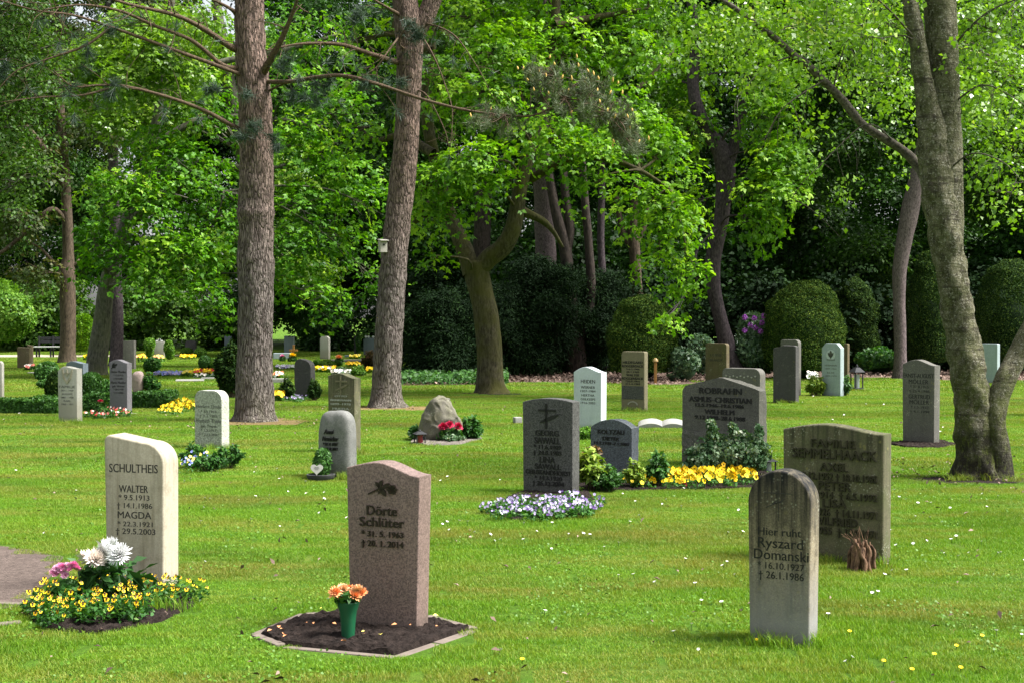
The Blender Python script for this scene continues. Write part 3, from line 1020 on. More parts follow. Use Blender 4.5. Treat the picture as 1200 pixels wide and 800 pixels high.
# 10-17 right background
s = Stone("grey gravestone with raised dots along its rounded top, behind the broad slate stone", (846, 890), 6.5, 512, 431, "corner", ST["grey"], 0.15, (0.12, 0.16))
s.shape([[(851 + i * 4.2 + 1 * math.cos(t), 440 + 1.3 * (i % 2) + 1 * math.sin(t)) for t in np.linspace(0, 2 * math.pi, 7)[:-1]] for i in range(9)], ST["pale"], 0.008, "raised_dots")
s = Stone("brown lichen covered gravestone standing at the foot of the curved plum grey trunk", (826.5, 851), 3.5, 452, 402, "corner", ST["brown"], 0.12, (0.12, 0.12), rough=0.004, bevel=0.006)
s.text([("LUISE", 839, 414, 417, 13), ("BRANDT", 839, 420, 423, 15)], LET_DARK, 0.003)
s = Stone("front one of two dark charcoal gravestones standing close together, with a worn left shoulder", (906, 932), 4, 472, 404.5, "notch", ST["charcoal"], 0.13, rough=0.005, bevel=0.006)
s = Stone("grey gravestone with rounded corners directly behind the dark charcoal one", (914.5, 935), 3.4, 463, 398, "corner", ST["grey"], 0.13, (0.12, 0.2))
s = Stone("pale blue green marble gravestone with cut corners and a round emblem, bushes on both sides", (963, 984.5), 4, 464, 402, "octagon", ST["greenmarble"], 0.13)
ring = [(973.5 + 5.2 * math.cos(t), 415.5 + 6.0 * math.sin(t)) for t in np.linspace(0, 2 * math.pi, 20)]
s.shape([ring], ST["marble"], 0.008, "round_emblem")
s.shape([leafpoly(973.5, 420, 973.5, 410, 3.5), leafpoly(973.5, 419, 970.3, 412.5, 2.2), leafpoly(973.5, 419, 976.7, 412.5, 2.2), barpoly(969, 421, 978, 421, 0.8)], LET_GREY, 0.011, "leaf_carving")
s.text([("HERMANN", 973.5, 426.5, 428.6, 14), ("1889–1962", 973.5, 430.6, 432.4, 13), ("ELSE", 973.5, 435, 437, 8), ("1897–1979", 973.5, 439, 441, 13)], LET_GREY, 0.002)
s = Stone("very narrow brown gravestone just behind the pale marble one with the round emblem", (988.5, 993), 2.4, 447, 402.5, "corner", ST["brown"], 0.13, (0.3, 0.3))
s = Stone("grey gravestone with a wave top on a soil strip, left of the mossy birch", (1057.5, 1094), 6.5, 519, 421, "wave_soft", ST["grey"], 0.14, (427, 427.5), (0.95, 0.97))
s.text([("ERNST-AUGUST", 1076, 437, 442, 34), ("MÖLLER", 1076, 444, 449.2, 22), ("* 31.8.1915", 1077, 450.8, 454, 21), ("† 22.4.1986", 1077, 456, 459, 23), ("GERTRUD", 1077, 461.5, 466.5, 24), ("MÖLLER", 1077, 468, 473, 22), ("* 1.5.1922", 1077.5, 475, 478, 20), ("† 4.1.1998", 1077.5, 480, 483, 22)], LET_BLACK, 0.0015, 0.016)
s = Stone("pale greenish gravestone half hidden behind the mossy birch", (1150, 1168), 3, 449, 402.5, "corner", ST["greenmarble"], 0.13, (0.06, 0.06))
# left background
s = Stone("pale limestone gravestone carved with a cross and crest, bare stone foot, beside the low hedge", (68.5, 90), 6, 494, 429, "wave", ST["pale"], 0.15, (434.5, 431.5), (0.95, 1.0))
s.shape([barpoly(79, 432.5, 79, 440, 1.6), barpoly(76, 437, 82, 437, 1.4), [(73, 432), (74.5, 432), (76, 441), (79, 446), (82, 441), (84, 432), (85.5, 432), (83.5, 443), (79, 449.5), (74.5, 443)]], ST["cream"], 0.012, "crest_relief")
s.text([("FAMILIE", 79, 451, 454, 18), ("1871 – 1949", 79, 456, 458, 14), ("AUGUSTE", 79, 460, 462, 12), ("1880 – 1958", 79, 464, 466, 14), ("KARL", 79, 468, 470, 8), ("1903 – 1971", 79, 472, 474, 13)], LET_GREY, 0.003)
s = Stone("mauve grey granite gravestone with a dark flower carving and red flowers at its foot", (128.5, 149), 5.5, 485, 421, "wave_soft", ST["mauve"], 0.15, (424.5, 425), (0.93, 0.98))
s.text([("Dieter Mueller", 139, 433.5, 436.4, 17), ("* 12.4.1925", 139, 438, 440, 11), ("† 16.9.2002", 139, 442, 444, 11), ("Marie Mueller", 139, 446, 449, 17), ("geb. Werner", 139, 450.5, 453, 14), ("* 30.6.1928", 139, 454.5, 456.5, 11), ("† 17.1.2006", 139, 458.5, 460.5, 11)], LET_BLACK, 0.003, 0.01)
s.shape([barpoly(131, 432, 134, 427, 0.8), leafpoly(132, 430, 134.5, 424.5, 2.6), leafpoly(133, 429, 138, 426, 2.6), leafpoly(132, 430, 136.5, 430, 1.8)], LET_BLACK, 0.004, "flower_carving")
s.box("plinth", 140, 484, 487, s.w * 1.3, -0.06, s.t + 0.05, ST["pale"], 0.004)
s = Stone("blue steel grey gravestone with a curved top, partly hidden behind the crest carved stone", (78, 97), 6, 458, 423, "wave", ST["steel"], 0.16, (426, 425.5))
s = Stone("speckled white gravestone with an arched top and rough edges, leafy plants around its foot", (228.5, 259.5), 9, 525, 457, "corner", ST["speck"], 0.16, (0.25, 0.3), rough=0.004, bevel=0.006)
s.text([("Herbert Thiele", 244.5, 473.5, 477.5, 28), ("* 4.5.1910", 244.5, 480, 483.2, 18), ("† 2.3.1985", 244.5, 485, 488.2, 20), ("Elisabeth Thiele", 244.5, 490, 494.5, 29), ("geb. Tietjen", 244.5, 497, 500, 18), ("* 1.2.1917", 244.5, 502, 505, 18), ("† 12.12.2001", 244.5, 507, 510, 22)], LET_GREY, 0.002, 0.004)
s = Stone("greenish brown gravestone with a cross and leaf relief, behind the smooth fieldstone", (384.5, 415.5), 7.5, 530, 437, "wave_soft", ST["olive"], 0.15, (440, 442.5), (0.97, 0.98))
s.shape([barpoly(399.5, 440, 399.5, 462, 1.2), barpoly(393.5, 446.2, 407, 446.2, 1.9), leafpoly(393.5, 457, 408.5, 449.5, 2.6)], ST["sand"], 0.01, "cross_relief")
s.text([("OTTO", 399.5, 462.5, 464.5, 14), ("BRINKMANN", 399.5, 467, 469.3, 24), ("1899–1978", 399.5, 471.5, 474, 23), ("FRIEDA", 399.5, 477, 479.5, 19)], LET_LIGHT, 0.006, 0.01)
s = Stone("dark grey gravestone with rounded top corners, framed by two dark bushes and violets", (345, 364), 5.5, 466, 420, "corner", ST["charcoal"], 0.15, (0.35, 0.4, 0.03), rough=0.004, bevel=0.008)
s.text([("ERICH SCHMIDT", 355, 432, 433.8, 12), ("1921–1994", 355, 436, 437.5, 9)], LET_GREY, 0.003)
# far row
s = Stone("dark brown blackened gravestone at the far left, front one of a pair", (20.5, 34), 3, 432, 406.5, "flat", ST["brown"], 0.3, (406.5, 407.5))
s = Stone("dark brown gravestone at the far left, rear one of a pair", (32, 37), 2, 429, 405, "flat", ST["brown"], 0.2, (404, 405))
s = Stone("pale gravestone left of the low clipped hedge, only its right side in view", (-16, 2), 2.5, 468, 423, "corner", ST["pale"], 0.15, (0.1, 0.2))
s = Stone("grey gravestone in the far row just right of the leaning grey trunk", (144.5, 157), 2.3, 433, 399, "flat", ST["grey"], 0.18, (399.5, 399))
s = Stone("small light grey gravestone with white stone doves on top, between two leafy columns", (181, 192), 1.4, 420, 400, "flat", ST["pale"], 0.15, (400, 400))
s.shape([[(183.5 + 1.6 * math.cos(t), 399.4 - 1.1 * math.sin(t)) for t in np.linspace(0, 2 * math.pi, 9)[:-1]], [(189 + 1.6 * math.cos(t), 399.4 - 1.1 * math.sin(t)) for t in np.linspace(0, 2 * math.pi, 9)[:-1]], leafpoly(184.5, 399, 186, 396.5, 1.2), leafpoly(188, 399, 187, 396.5, 1.2)], PETALS["white"], 0.0, "dove_figures", 0.06)
s = Stone("dark rounded gravestone at the back beside the two golden box balls", (217, 229), 1.5, 416, 399, "corner", ST["charcoal"], 0.15, (0.3, 0.3))
s = Stone("blue grey gravestone in the far shade just left of the first pine", (263, 270), 1.5, 414, 394, "flat", ST["steel"], 0.15, (394, 394))
s = Stone("pale blue green gravestone at the back right of the first pine, behind the wooden cross", (333, 343.5), 1.8, 416, 393.5, "flat", ST["greenmarble"], 0.15, (393.5, 393.5))
s = Stone("slender grey gravestone with a chamfered top in the far shade midway between both pines", (375, 385), 2, 421, 394, "octagon", ST["pale"], 0.18)
s = Stone("dark gravestone at the back overgrown by a thin ivy column", (415, 421), 1.5, 415, 393, "flat", ST["charcoal"], 0.15, (393, 393))
s = Stone("blue grey gravestone with white flowers on top, just left of the second pine", (426, 439), 1.0, 416, 396, "arc", ST["steel"], 0.15, (397.5, 397.5))
s.shape([[(x0 + 1.5 * math.cos(t), 394.6 - 1.3 * math.sin(t)) for t in np.linspace(0, 2 * math.pi, 9)[:-1]] for x0 in (428.5, 431.5, 437)], PETALS["white"], 0.0, "white_flowers", 0.06)


# rounded stones and boulders
def rock(name, label, px, base, wpx, top, depth, mat, power=2.4, yaw=0.0, amp=0.04, seed=1.0, shape=None, cat="gravestone", sub=5):
    g = G(px, base)
    k = mpp(g.y)
    w, h = wpx * k, (base - top) * k
    bm = bmesh.new()
    bmesh.ops.create_icosphere(bm, subdivisions=sub, radius=1.0)
    for v in bm.verts:
        d = v.co.normalized()
        q = (abs(d.x) ** power + abs(d.y) ** power + abs(d.z) ** power) ** (-1 / power)
        u = d * q
        zz = u.z * 0.5 + 0.5
        sx = shape(zz) if shape else (1.0, 0.0)
        p = Vector((u.x * w / 2 * sx[0] + sx[1] * w, u.y * depth / 2 * (0.75 + 0.25 * sx[0]), (zz * 1.1 - 0.1) * h))
        nn = noise.noise_vector(p * 5 + Vector((seed, seed, seed))) * amp + noise.noise_vector(p * 14 + Vector((seed, 0, 0))) * amp * 0.4
        v.co = p + nn
    me = bpy.data.meshes.new(name)
    bm.to_mesh(me)
    bm.free()
    me.materials.append(mat)
    me.polygons.foreach_set("use_smooth", [True] * len(me.polygons))
    g.y += depth / 2
    o = mobj(name, me, None, g, yaw)
    tag(o, label, cat)
    return o, g, k


o, g, k = rock("gravestone", "smooth grey fieldstone gravestone with a notched top, potted conifer with stone heart in front", 394.5, 560, 43, 481, 0.22, ST["fieldstone"], 4.2, -0.35, 0.012, 3.0)
ox = Stone.__new__(Stone)
ox.xl, ox.xr, ox.base, ox.k, ox.ce, ox.o = 373, 413, 560, k, 1.0, o
ox.text([("Anni", 388, 502, 508, 13, 0.3), ("Hewicker", 390, 510.5, 516, 21, 0.3), ("* 22. 8. 1937", 390, 518, 521.5, 19, 0.2), ("† 29. 8. 2011", 390, 523.5, 527, 19, 0.2)], LET_BLACK, 0.016, 0.012, front=-0.110)
rock("boulder", "natural boulder gravestone with crimson flowers and a red lantern at its foot", 516, 517, 50, 463.5, 0.4, ST["boulder"], 2.3, 0.1, 0.06, 8.0, lambda z: (1.08 - 0.62 * z ** 1.8, -0.01 * z))
rock("gravestone", "small pinkish rounded gravestone beside a climbing shrub, right of the mauve stone", 160.5, 461, 14, 434.5, 0.2, ST["pink"], 3.0, -0.2, 0.012, 5.0)

# ------------------------------------------------------------------ ground
def sheet(name, pts, z, mat, wob=0.0, kind="structure", label=None, cat=None):
    mb = MB()
    mb.add([(x, y, z) for x, y in pts], [list(range(len(pts)))])
    o = mb.build(name, mat)
    tag(o, label, cat, None, kind)
    return o


def blob2d(c, rx, ry, n=40, amp=0.15, seed=0.0):
    out = []
    for i in range(n):
        t = 2 * math.pi * i / n
        k = 1 + amp * noise.noise(Vector((math.cos(t) * 1.6 + seed, math.sin(t) * 1.6, seed))) * 1.6 + amp * 0.6 * noise.noise(Vector((math.cos(t) * 5 + seed, math.sin(t) * 5, seed)))
        out.append((c[0] + rx * k * math.cos(t), c[1] + ry * k * math.sin(t)))
    return out


def quadpx(*p):
    return [(G(x, y).x, G(x, y).y) for x, y in p]


mb = MB()
mb.add([(-600, -60, 0), (600, -60, 0), (600, 900, 0), (-600, 900, 0)], [(0, 1, 2, 3)])
tag(mb.build("lawn", LAWN), kind="structure")

HOLES = []          # polygons without grass


def inside(poly, x, y):
    c = False
    n = len(poly)
    for i in range(n):
        x1, y1 = poly[i]
        x2, y2 = poly[i - 1]
        if (y1 > y) != (y2 > y) and x < (x2 - x1) * (y - y1) / (y2 - y1) + x1:
            c = not c
    return c


# trodden path at the left edge
p = quadpx((-160, 640), (-60, 634), (0, 640), (40, 644), (72, 652), (78, 663), (52, 682), (40, 700), (28, 709), (0, 714), (-160, 722))
p2 = []
for i in range(len(p)):
    a, b = p[i], p[(i + 1) % len(p)]
    for j in range(5):
        t = j / 5
        q = (a[0] + (b[0] - a[0]) * t, a[1] + (b[1] - a[1]) * t)
        w = noise.noise_vector(Vector((q[0] * 5, q[1] * 5, 0))) * 0.05
        p2.append((q[0] + w.x, q[1] + w.y))
sheet("path", p2, 0.004, SOIL_PATH)
HOLES.append(p2)
# far sandy path with a bench
p = [(-40, 57.6), (-13.5, 57.6), (-13.5, 62), (-40, 62)]
sheet("path", p, 0.004, SAND)
HOLES.append(p)
# mulch in front of the clipped yews and ivy
p = [(G(505, 447).x, 36.8)]
front = [(470, 452), (560, 450.5), (620, 448), (700, 449), (760, 452), (800, 450), (860, 445), (900, 443), (1000, 442), (1060, 443), (1130, 446), (1230, 447)]
back = [(1230, 428), (900, 428), (470, 432)]
p = quadpx(*(front + back))
sheet("mulch_strip", p, 0.004, MULCH)
HOLES.append(p)
for i, (px, py, rx, ry) in enumerate([(303, 494, 0.95, 0.75), (456, 478, 1.0, 0.7), (575, 461, 0.7, 0.6), (1152, 562, 0.62, 0.4)]):
    c = G(px, py)
    b = blob2d(c, rx, ry, 48, 0.25, i * 3.1)
    sheet("needle_litter", b, 0.006 , LITTER if i < 2 else SOIL_DARK)
    HOLES.append(blob2d(c, rx * 0.8, ry * 0.8, 48, 0.25, i * 3.1))
# soil beds
BED = quadpx((303, 745), (358, 722), (430, 719), (502, 726), (552, 738), (462, 768), (330, 756))
BED2 = quadpx((296, 745), (354, 719), (430, 716), (504, 723), (560, 738), (464, 773), (328, 761))
HOLES.append(BED2)
FBED = quadpx((30, 722), (60, 700), (140, 690), (205, 694), (232, 708), (190, 728), (120, 743), (50, 738))
MBED = quadpx((1042, 520), (1060, 516.5), (1105, 516.5), (1122, 521), (1100, 525), (1060, 524))
SBED = quadpx((570, 600), (590, 585), (615, 575), (690, 575), (702, 592), (680, 606), (600, 610))
RBED = quadpx((480, 519), (486, 511), (560, 510), (566, 514), (540, 520), (500, 522))
KBED = quadpx((660, 566), (690, 552), (905, 548), (900, 572), (740, 575), (690, 574))
HOLES += [FBED, MBED, RBED]


def soil_bed(label, poly, mat, seed=0.0, lump=0.02):
    """low heaped earth with an uneven surface"""
    c = np.mean(np.array(poly), 0)
    mb = MB()
    n = len(poly) * 16
    ring = []
    for i in range(len(poly)):
        a, b = poly[i], poly[(i + 1) % len(poly)]
        for j in range(16):
            ring.append((a[0] + (b[0] - a[0]) * j / 16, a[1] + (b[1] - a[1]) * j / 16))
    m = 34
    vs = []
    for j in range(m + 1):
        s_ = 1 - j / m
        for q in ring:
            x, y = c[0] + (q[0] - c[0]) * s_, c[1] + (q[1] - c[1]) * s_
            z = -0.01 if j == 0 else 0.014 + lump * (0.5 + noise.noise(Vector((x * 14 + seed, y * 14, 0)))) + 0.7 * lump * noise.noise(Vector((x * 38, y * 38, seed))) + 0.4 * lump * noise.noise(Vector((x * 90, y * 90, seed)))
            vs.append((x, y, z))
    fs = []
    for j in range(m):
        for i in range(n):
            i2 = (i + 1) % n
            fs.append((j * n + i, j * n + i2, (j + 1) * n + i2, (j + 1) * n + i))
    mb.add(vs, fs)
    o = mb.build("soil_bed", mat)
    tag(o, label, "soil bed")
    return o


soil_bed("heaped dark soil bed strewn with fallen petals around the reddish gravestone", BED, SOIL_DARK, 1.0, 0.02)
soil_bed("dark soil under the yellow pansies in front of the cream gravestone", FBED, SOIL_DARK, 2.0, 0.02)
soil_bed("thin soil strip at the foot of the wave topped grey gravestone by the birch", MBED, SOIL_DARK, 3.0, 0.015)
soil_bed("gravelly bed around the pointed boulder", RBED, GRAVEL, 4.0, 0.012)
soil_bed("dark soil between the pale violets and the dark granite gravestone", SBED, SOIL_DARK, 5.0, 0.012)
soil_bed("long planted soil bed in front of the slate and blue grey gravestones", KBED, SOIL_DARK, 6.0, 0.015)


# edging stones
def edging(pts, label, group, n_per=None, w=0.06, h=0.014, mat=CONCRETE):
    for i in range(len(pts) - 1):
        a, b = Vector((*pts[i], 0)), Vector((*pts[i + 1], 0))
        L = (b - a).length
        k = max(1, int(round(L / 0.42)))
        for j in range(k):
            p, q = a.lerp(b, j / k), a.lerp(b, (j + 1) / k)
            d = q - p
            mb = MB()
            mb.box((0, 0, 0), (d.length - 0.012, w, h + 0.04))
            o = mb.build("edging_stone", mat, None, (p + q) / 2 + Vector((0, 0, h / 2 - 0.022 + 0.006 * random.random())), math.atan2(d.y, d.x) + R(random.uniform(-1, 1)), bevel=0.008)
            o.rotation_euler.x = R(random.uniform(-3, 3))
            tag(o, label, "edging stone", group)


edging(quadpx((330, 757), (299, 745), (357, 720.5), (402, 718)), "low concrete edging stone along the left of the soil bed of the reddish gravestone", "edging stones left of the reddish gravestone")
edging(quadpx((500, 723), (556, 738)), "low concrete edging stone along the right of the soil bed of the reddish gravestone", "edging stones right of the reddish gravestone")
edging(quadpx((556, 738.5), (463, 770), (332, 758)), "sunken edging stone along the front of the soil bed of the reddish gravestone", "edging stones in front of the reddish gravestone", h=0.004)
edging(quadpx((-25, 706), (28, 709)), "grey edging stone between the trodden path and the lawn", "edging stones of the path")
edging(quadpx((-30, 735), (26, 729)), "grey edging stone left of the yellow pansy bed", "edging stones by the pansies")


# ------------------------------------------------------------------ grass: blades in tiles set out over the lawn
def blades(n, side, hgt, wid, g):
    x, y = (g.random(n) - 0.5) * side, (g.random(n) - 0.5) * side
    a = g.random(n) * 2 * math.pi
    h = hgt * (0.55 + 0.7 * g.random(n))
    lean = (0.2 + 0.9 * g.random(n)) * h
    w = wid * (0.7 + 0.6 * g.random(n))
    la = g.random(n) * 2 * math.pi
    bx, by = np.cos(a) * w / 2, np.sin(a) * w / 2
    lx, ly = np.cos(la) * lean, np.sin(la) * lean
    z0 = np.full(n, -0.004)
    P0 = np.stack([x - bx, y - by, z0], 1)
    P1 = np.stack([x + bx, y + by, z0], 1)
    P2 = np.stack([x + bx * .8 + lx * .35, y + by * .8 + ly * .35, h * .6], 1)
    P3 = np.stack([x - bx * .8 + lx * .35, y - by * .8 + ly * .35, h * .6], 1)
    P4 = np.stack([x + lx + bx * .15, y + ly + by * .15, h], 1)
    P5 = np.stack([x + lx - bx * .15, y + ly - by * .15, h], 1)
    V = np.stack([P0, P1, P2, P3, P4, P5], 1).reshape(-1, 3)
    b = np.arange(n)[:, None] * 6
    Fq = np.concatenate([b + np.array([0, 1, 2, 3]), b + np.array([3, 2, 4, 5])], 0)
    v = g.random(n)
    return V, Fq, np.concatenate([v, v])


def scatter(name, tiles, P, rz, sc, holder):
    """geometry nodes: tiles picked at random on the points of a mesh"""
    me = bpy.data.meshes.new(name)
    me.from_pydata([tuple(q) for q in P], [], [])
    for nm, arr in (("rz", rz), ("sc", sc)):
        at = me.attributes.new(nm, "FLOAT", "POINT")
        at.data.foreach_set("value", np.asarray(arr, dtype=np.float32))
    o = mobj(name, me)
    ng = bpy.data.node_groups.new(name + "_nodes", "GeometryNodeTree")
    ng.interface.new_socket("Geometry", in_out="INPUT", socket_type="NodeSocketGeometry")
    ng.interface.new_socket("Geometry", in_out="OUTPUT", socket_type="NodeSocketGeometry")
    N = ng.nodes
    gi, go = N.new("NodeGroupInput"), N.new("NodeGroupOutput")
    iop = N.new("GeometryNodeInstanceOnPoints")
    ci = N.new("GeometryNodeCollectionInfo")
    ci.inputs["Collection"].default_value = holder
    ci.inputs["Separate Children"].default_value = True
    ci.inputs["Reset Children"].default_value = True
    m2p = N.new("GeometryNodeMeshToPoints")
    a1, a2 = N.new("GeometryNodeInputNamedAttribute"), N.new("GeometryNodeInputNamedAttribute")
    a1.inputs["Name"].default_value, a2.inputs["Name"].default_value = "rz", "sc"
    cx, cs = N.new("ShaderNodeCombineXYZ"), N.new("ShaderNodeCombineXYZ")
    ng.links.new(a1.outputs[0], cx.inputs[2])
    cs.inputs[0].default_value = cs.inputs[1].default_value = 1.0
    ng.links.new(a2.outputs[0], cs.inputs[2])
    ng.links.new(gi.outputs[0], m2p.inputs[0])
    ng.links.new(m2p.outputs[0], iop.inputs["Points"])
    ng.links.new(ci.outputs[0], iop.inputs["Instance"])
    iop.inputs["Pick Instance"].default_value = True
    ng.links.new(cx.outputs[0], iop.inputs["Rotation"])
    ng.links.new(cs.outputs[0], iop.inputs["Scale"])
    ng.links.new(iop.outputs[0], go.inputs[0])
    md = o.modifiers.new("scatter", "NODES")
    md.node_group = ng
    return o


def tileset(nm, k, n, side, hgt, wid):
    c = bpy.data.collections.new(nm)
    for i in range(k):
        V, Fq, v = blades(n, side * 1.12, hgt, wid, np.random.default_rng(100 + i))
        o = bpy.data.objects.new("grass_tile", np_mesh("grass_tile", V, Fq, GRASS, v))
        c.objects.link(o)
    return c


def lawn_points(y0, y1, side):
    P, rz, sc = [], [], []
    y = y0
    while y < y1:
        half = 0.365 * y + 0.9
        x = -half
        while x < half:
            px, py = x + random.uniform(-.2, .2) * side, y + random.uniform(-.2, .2) * side
            if not any(inside(h, px, py) for h in HOLES):
                P.append((px, py, 0.0))
                rz.append(random.randrange(4) * math.pi / 2)
                k = 0.85 + 0.55 * noise.noise(Vector((px * 0.9, py * 0.6, 1.0))) + 0.35 * noise.noise(Vector((px * 3.1, py * 3.1, 4.0)))
                sc.append(max(0.45, k))
            x += side
        y += side
    return P, rz, sc


t1 = tileset("grass_tiles_fine", 6, 1150, 0.25, 0.021, 0.0027)
t2 = tileset("grass_tiles_middle", 5, 1500, 0.5, 0.023, 0.0052)
t3 = tileset("grass_tiles_far", 4, 1100, 1.0, 0.04, 0.014)
tag(scatter("grass", t1, *lawn_points(5.6, 15.0, 0.25), t1), kind="stuff")
tag(scatter("grass", t2, *lawn_points(15.1, 32.0, 0.5), t2), kind="stuff")
tag(scatter("grass", t3, *lawn_points(32.2, 70.0, 1.0), t3), kind="stuff")
# longer unmown tufts round the feet of stones and trunks
P, rz, sc = [], [], []
for (xa, xb, py) in [(876, 962, 758), (880, 958, 752), (918, 1040, 660), (930, 1045, 656), (1110, 1195, 563), (1120, 1190, 558), (372, 412, 562), (384, 424, 532), (66, 98, 496), (225, 270, 527), (728, 760, 482), (672, 712, 505), (905, 940, 473), (185, 235, 716), (1000, 1050, 666)]:
    L = (xb - xa) * mpp(G(600, py).y)
    for i in range(int(L / 0.07) + 2):
        q = G(xa + (xb - xa) * random.random(), py + random.uniform(-1.5, 1.5))
        if not any(inside(h, q.x, q.y) for h in HOLES[:4]):
            P.append(tuple(q)); rz.append(random.random() * 6.3); sc.append(random.uniform(0.7, 1.25))
t4 = bpy.data.collections.new("grass_tufts")
for i in range(4):
    V, Fq, v = blades(46, 0.1, 0.075, 0.004, np.random.default_rng(200 + i))
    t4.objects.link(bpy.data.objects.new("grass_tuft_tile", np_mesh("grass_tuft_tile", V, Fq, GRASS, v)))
tag(scatter("long_grass", t4, P, rz, sc, t4), kind="stuff")
# clover and daisy leaves growing in drifts, and a few dead leaves lying on the lawn
g_ = np.random.default_rng(15)
C = []
while len(C) < 7500:
    y_ = 5.7 + 16 * g_.random() ** 1.4
    x_ = (g_.random() - .5) * 2 * (.37 * y_ + .4)
    if noise.noise(Vector((x_ * 1.3, y_ * .8, 3.0))) + .5 * noise.noise(Vector((x_ * 4, y_ * 4, 7.0))) < 0.22 or any(inside(h, x_, y_) for h in HOLES):
        continue
    C.append((x_, y_, 0.014 + 0.012 * g_.random()))
C = np.array(C)
n = len(C)
V, Fq = leaf_quads(C, np.array([0, -.2, 1.0]) + g_.normal(size=(n, 3)) * 0.4, g_.normal(size=(n, 3)), 0.012 + 0.01 * g_.random(n), width=0.9)
CLOVER = leafmat("clover_leaf", [(0.0, (0.04, 0.11, 0.008)), (0.6, (0.085, 0.19, 0.012)), (1.0, (0.15, 0.27, 0.025))], 0.2)
tag(mobj("clover", np_mesh("clover", V, Fq, CLOVER, np.clip(.5 + .2 * g_.normal(size=n), 0, 1))), kind="stuff")
# mulch litter: many small dead leaves along the yews
n = 5200
g_ = np.random.default_rng(5)
C = []
pp = quadpx(*(front + back))
while len(C) < n:
    q = G(470 + 740 * random.random(), 430 + 23 * random.random())
    if inside(pp, q.x, q.y):
        C.append((q.x, q.y, 0.02 + 0.05 * random.random()))
C = np.array(C)
V, Fq = leaf_quads(C, np.array([0, 0, 1.0]) + g_.normal(size=(n, 3)) * 0.6, g_.normal(size=(n, 3)), 0.05 + 0.07 * g_.random(n), width=0.6)
DEADLEAF = leafmat("dead_leaf", [(0.0, (0.05, 0.032, 0.022)), (0.5, (0.15, 0.10, 0.075)), (1.0, (0.30, 0.21, 0.17))], 0.0, rough=0.8)
tag(mobj("leaf_litter", np_mesh("leaf_litter", V, Fq, DEADLEAF, g_.random(n))), kind="stuff")
C = []
while len(C) < 900:
    if g_.random() < .6:
        cx_, cy_, sg = [(G(299, 490).x, 22.8, 1.3), (G(453, 476).x, 26.2, 1.3), (G(1152, 560).x, 14.75, .7)][int(g_.random() * 3)]
        x_, y_ = cx_ + g_.normal() * sg, cy_ + g_.normal() * sg
    else:
        y_ = 5.8 + 18 * g_.random() ** 1.3
        x_ = (g_.random() - .5) * .74 * y_
    C.append((x_, y_, 0.022 + 0.01 * g_.random()))
C = np.array(C)
n = len(C)
V, Fq = leaf_quads(C, np.array([0, 0, 1.0]) + g_.normal(size=(n, 3)) * 0.4, g_.normal(size=(n, 3)), 0.025 + 0.035 * g_.random(n), width=0.45)
tag(mobj("fallen_leaves", np_mesh("fallen_leaves", V, Fq, DEADLEAF, g_.random(n))), kind="stuff")

# ------------------------------------------------------------------ small plants and flowers
def bush_mesh(nm, rx, ry, h, n, leaf, mat, seed, power=2.2, amp=0.05, freq=5.0, jit=0.6, depth=0.1, width=0.5, core=True, foot=0.85, vs=0.22, cs=0.86, bullet=False):
    g = np.random.default_rng(seed)
    mn = min(rx, ry, h / 2)
    depth, amp, cs = min(depth, 0.3 * mn), min(amp, 0.26 * mn), min(cs, 0.62 if amp < 0.2 else 0.5)
    V, Fq, v = shell_leaves(dome(rx, ry, h, power, amp, freq, seed, foot, bullet), n, leaf, g, jit, depth, width, vs=vs)
    parts = [(V, Fq, v)]
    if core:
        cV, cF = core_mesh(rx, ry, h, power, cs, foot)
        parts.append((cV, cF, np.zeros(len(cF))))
    V, Fq, v = merge(*parts)
    V[:, 2] = np.maximum(V[:, 2], 0.0)
    return np_mesh(nm, V, Fq, mat, v)


def bush(name, label, cat, px, base, wpx, top, n, leaf, mat, seed, depth_r=None, group=None, yoff=True, **kw):
    g = G(px, base)
    k = mpp(g.y)
    rx, h = wpx * k / 2, (base - top) * k
    ry = depth_r if depth_r else rx
    if yoff:
        g = Vector((g.x * (g.y + ry) / g.y, g.y + ry, 0))
        s_ = g.y / (g.y - ry)
        rx *= s_; h *= s_
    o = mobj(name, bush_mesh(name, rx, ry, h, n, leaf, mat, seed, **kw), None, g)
    return tag(o, label, cat, group)


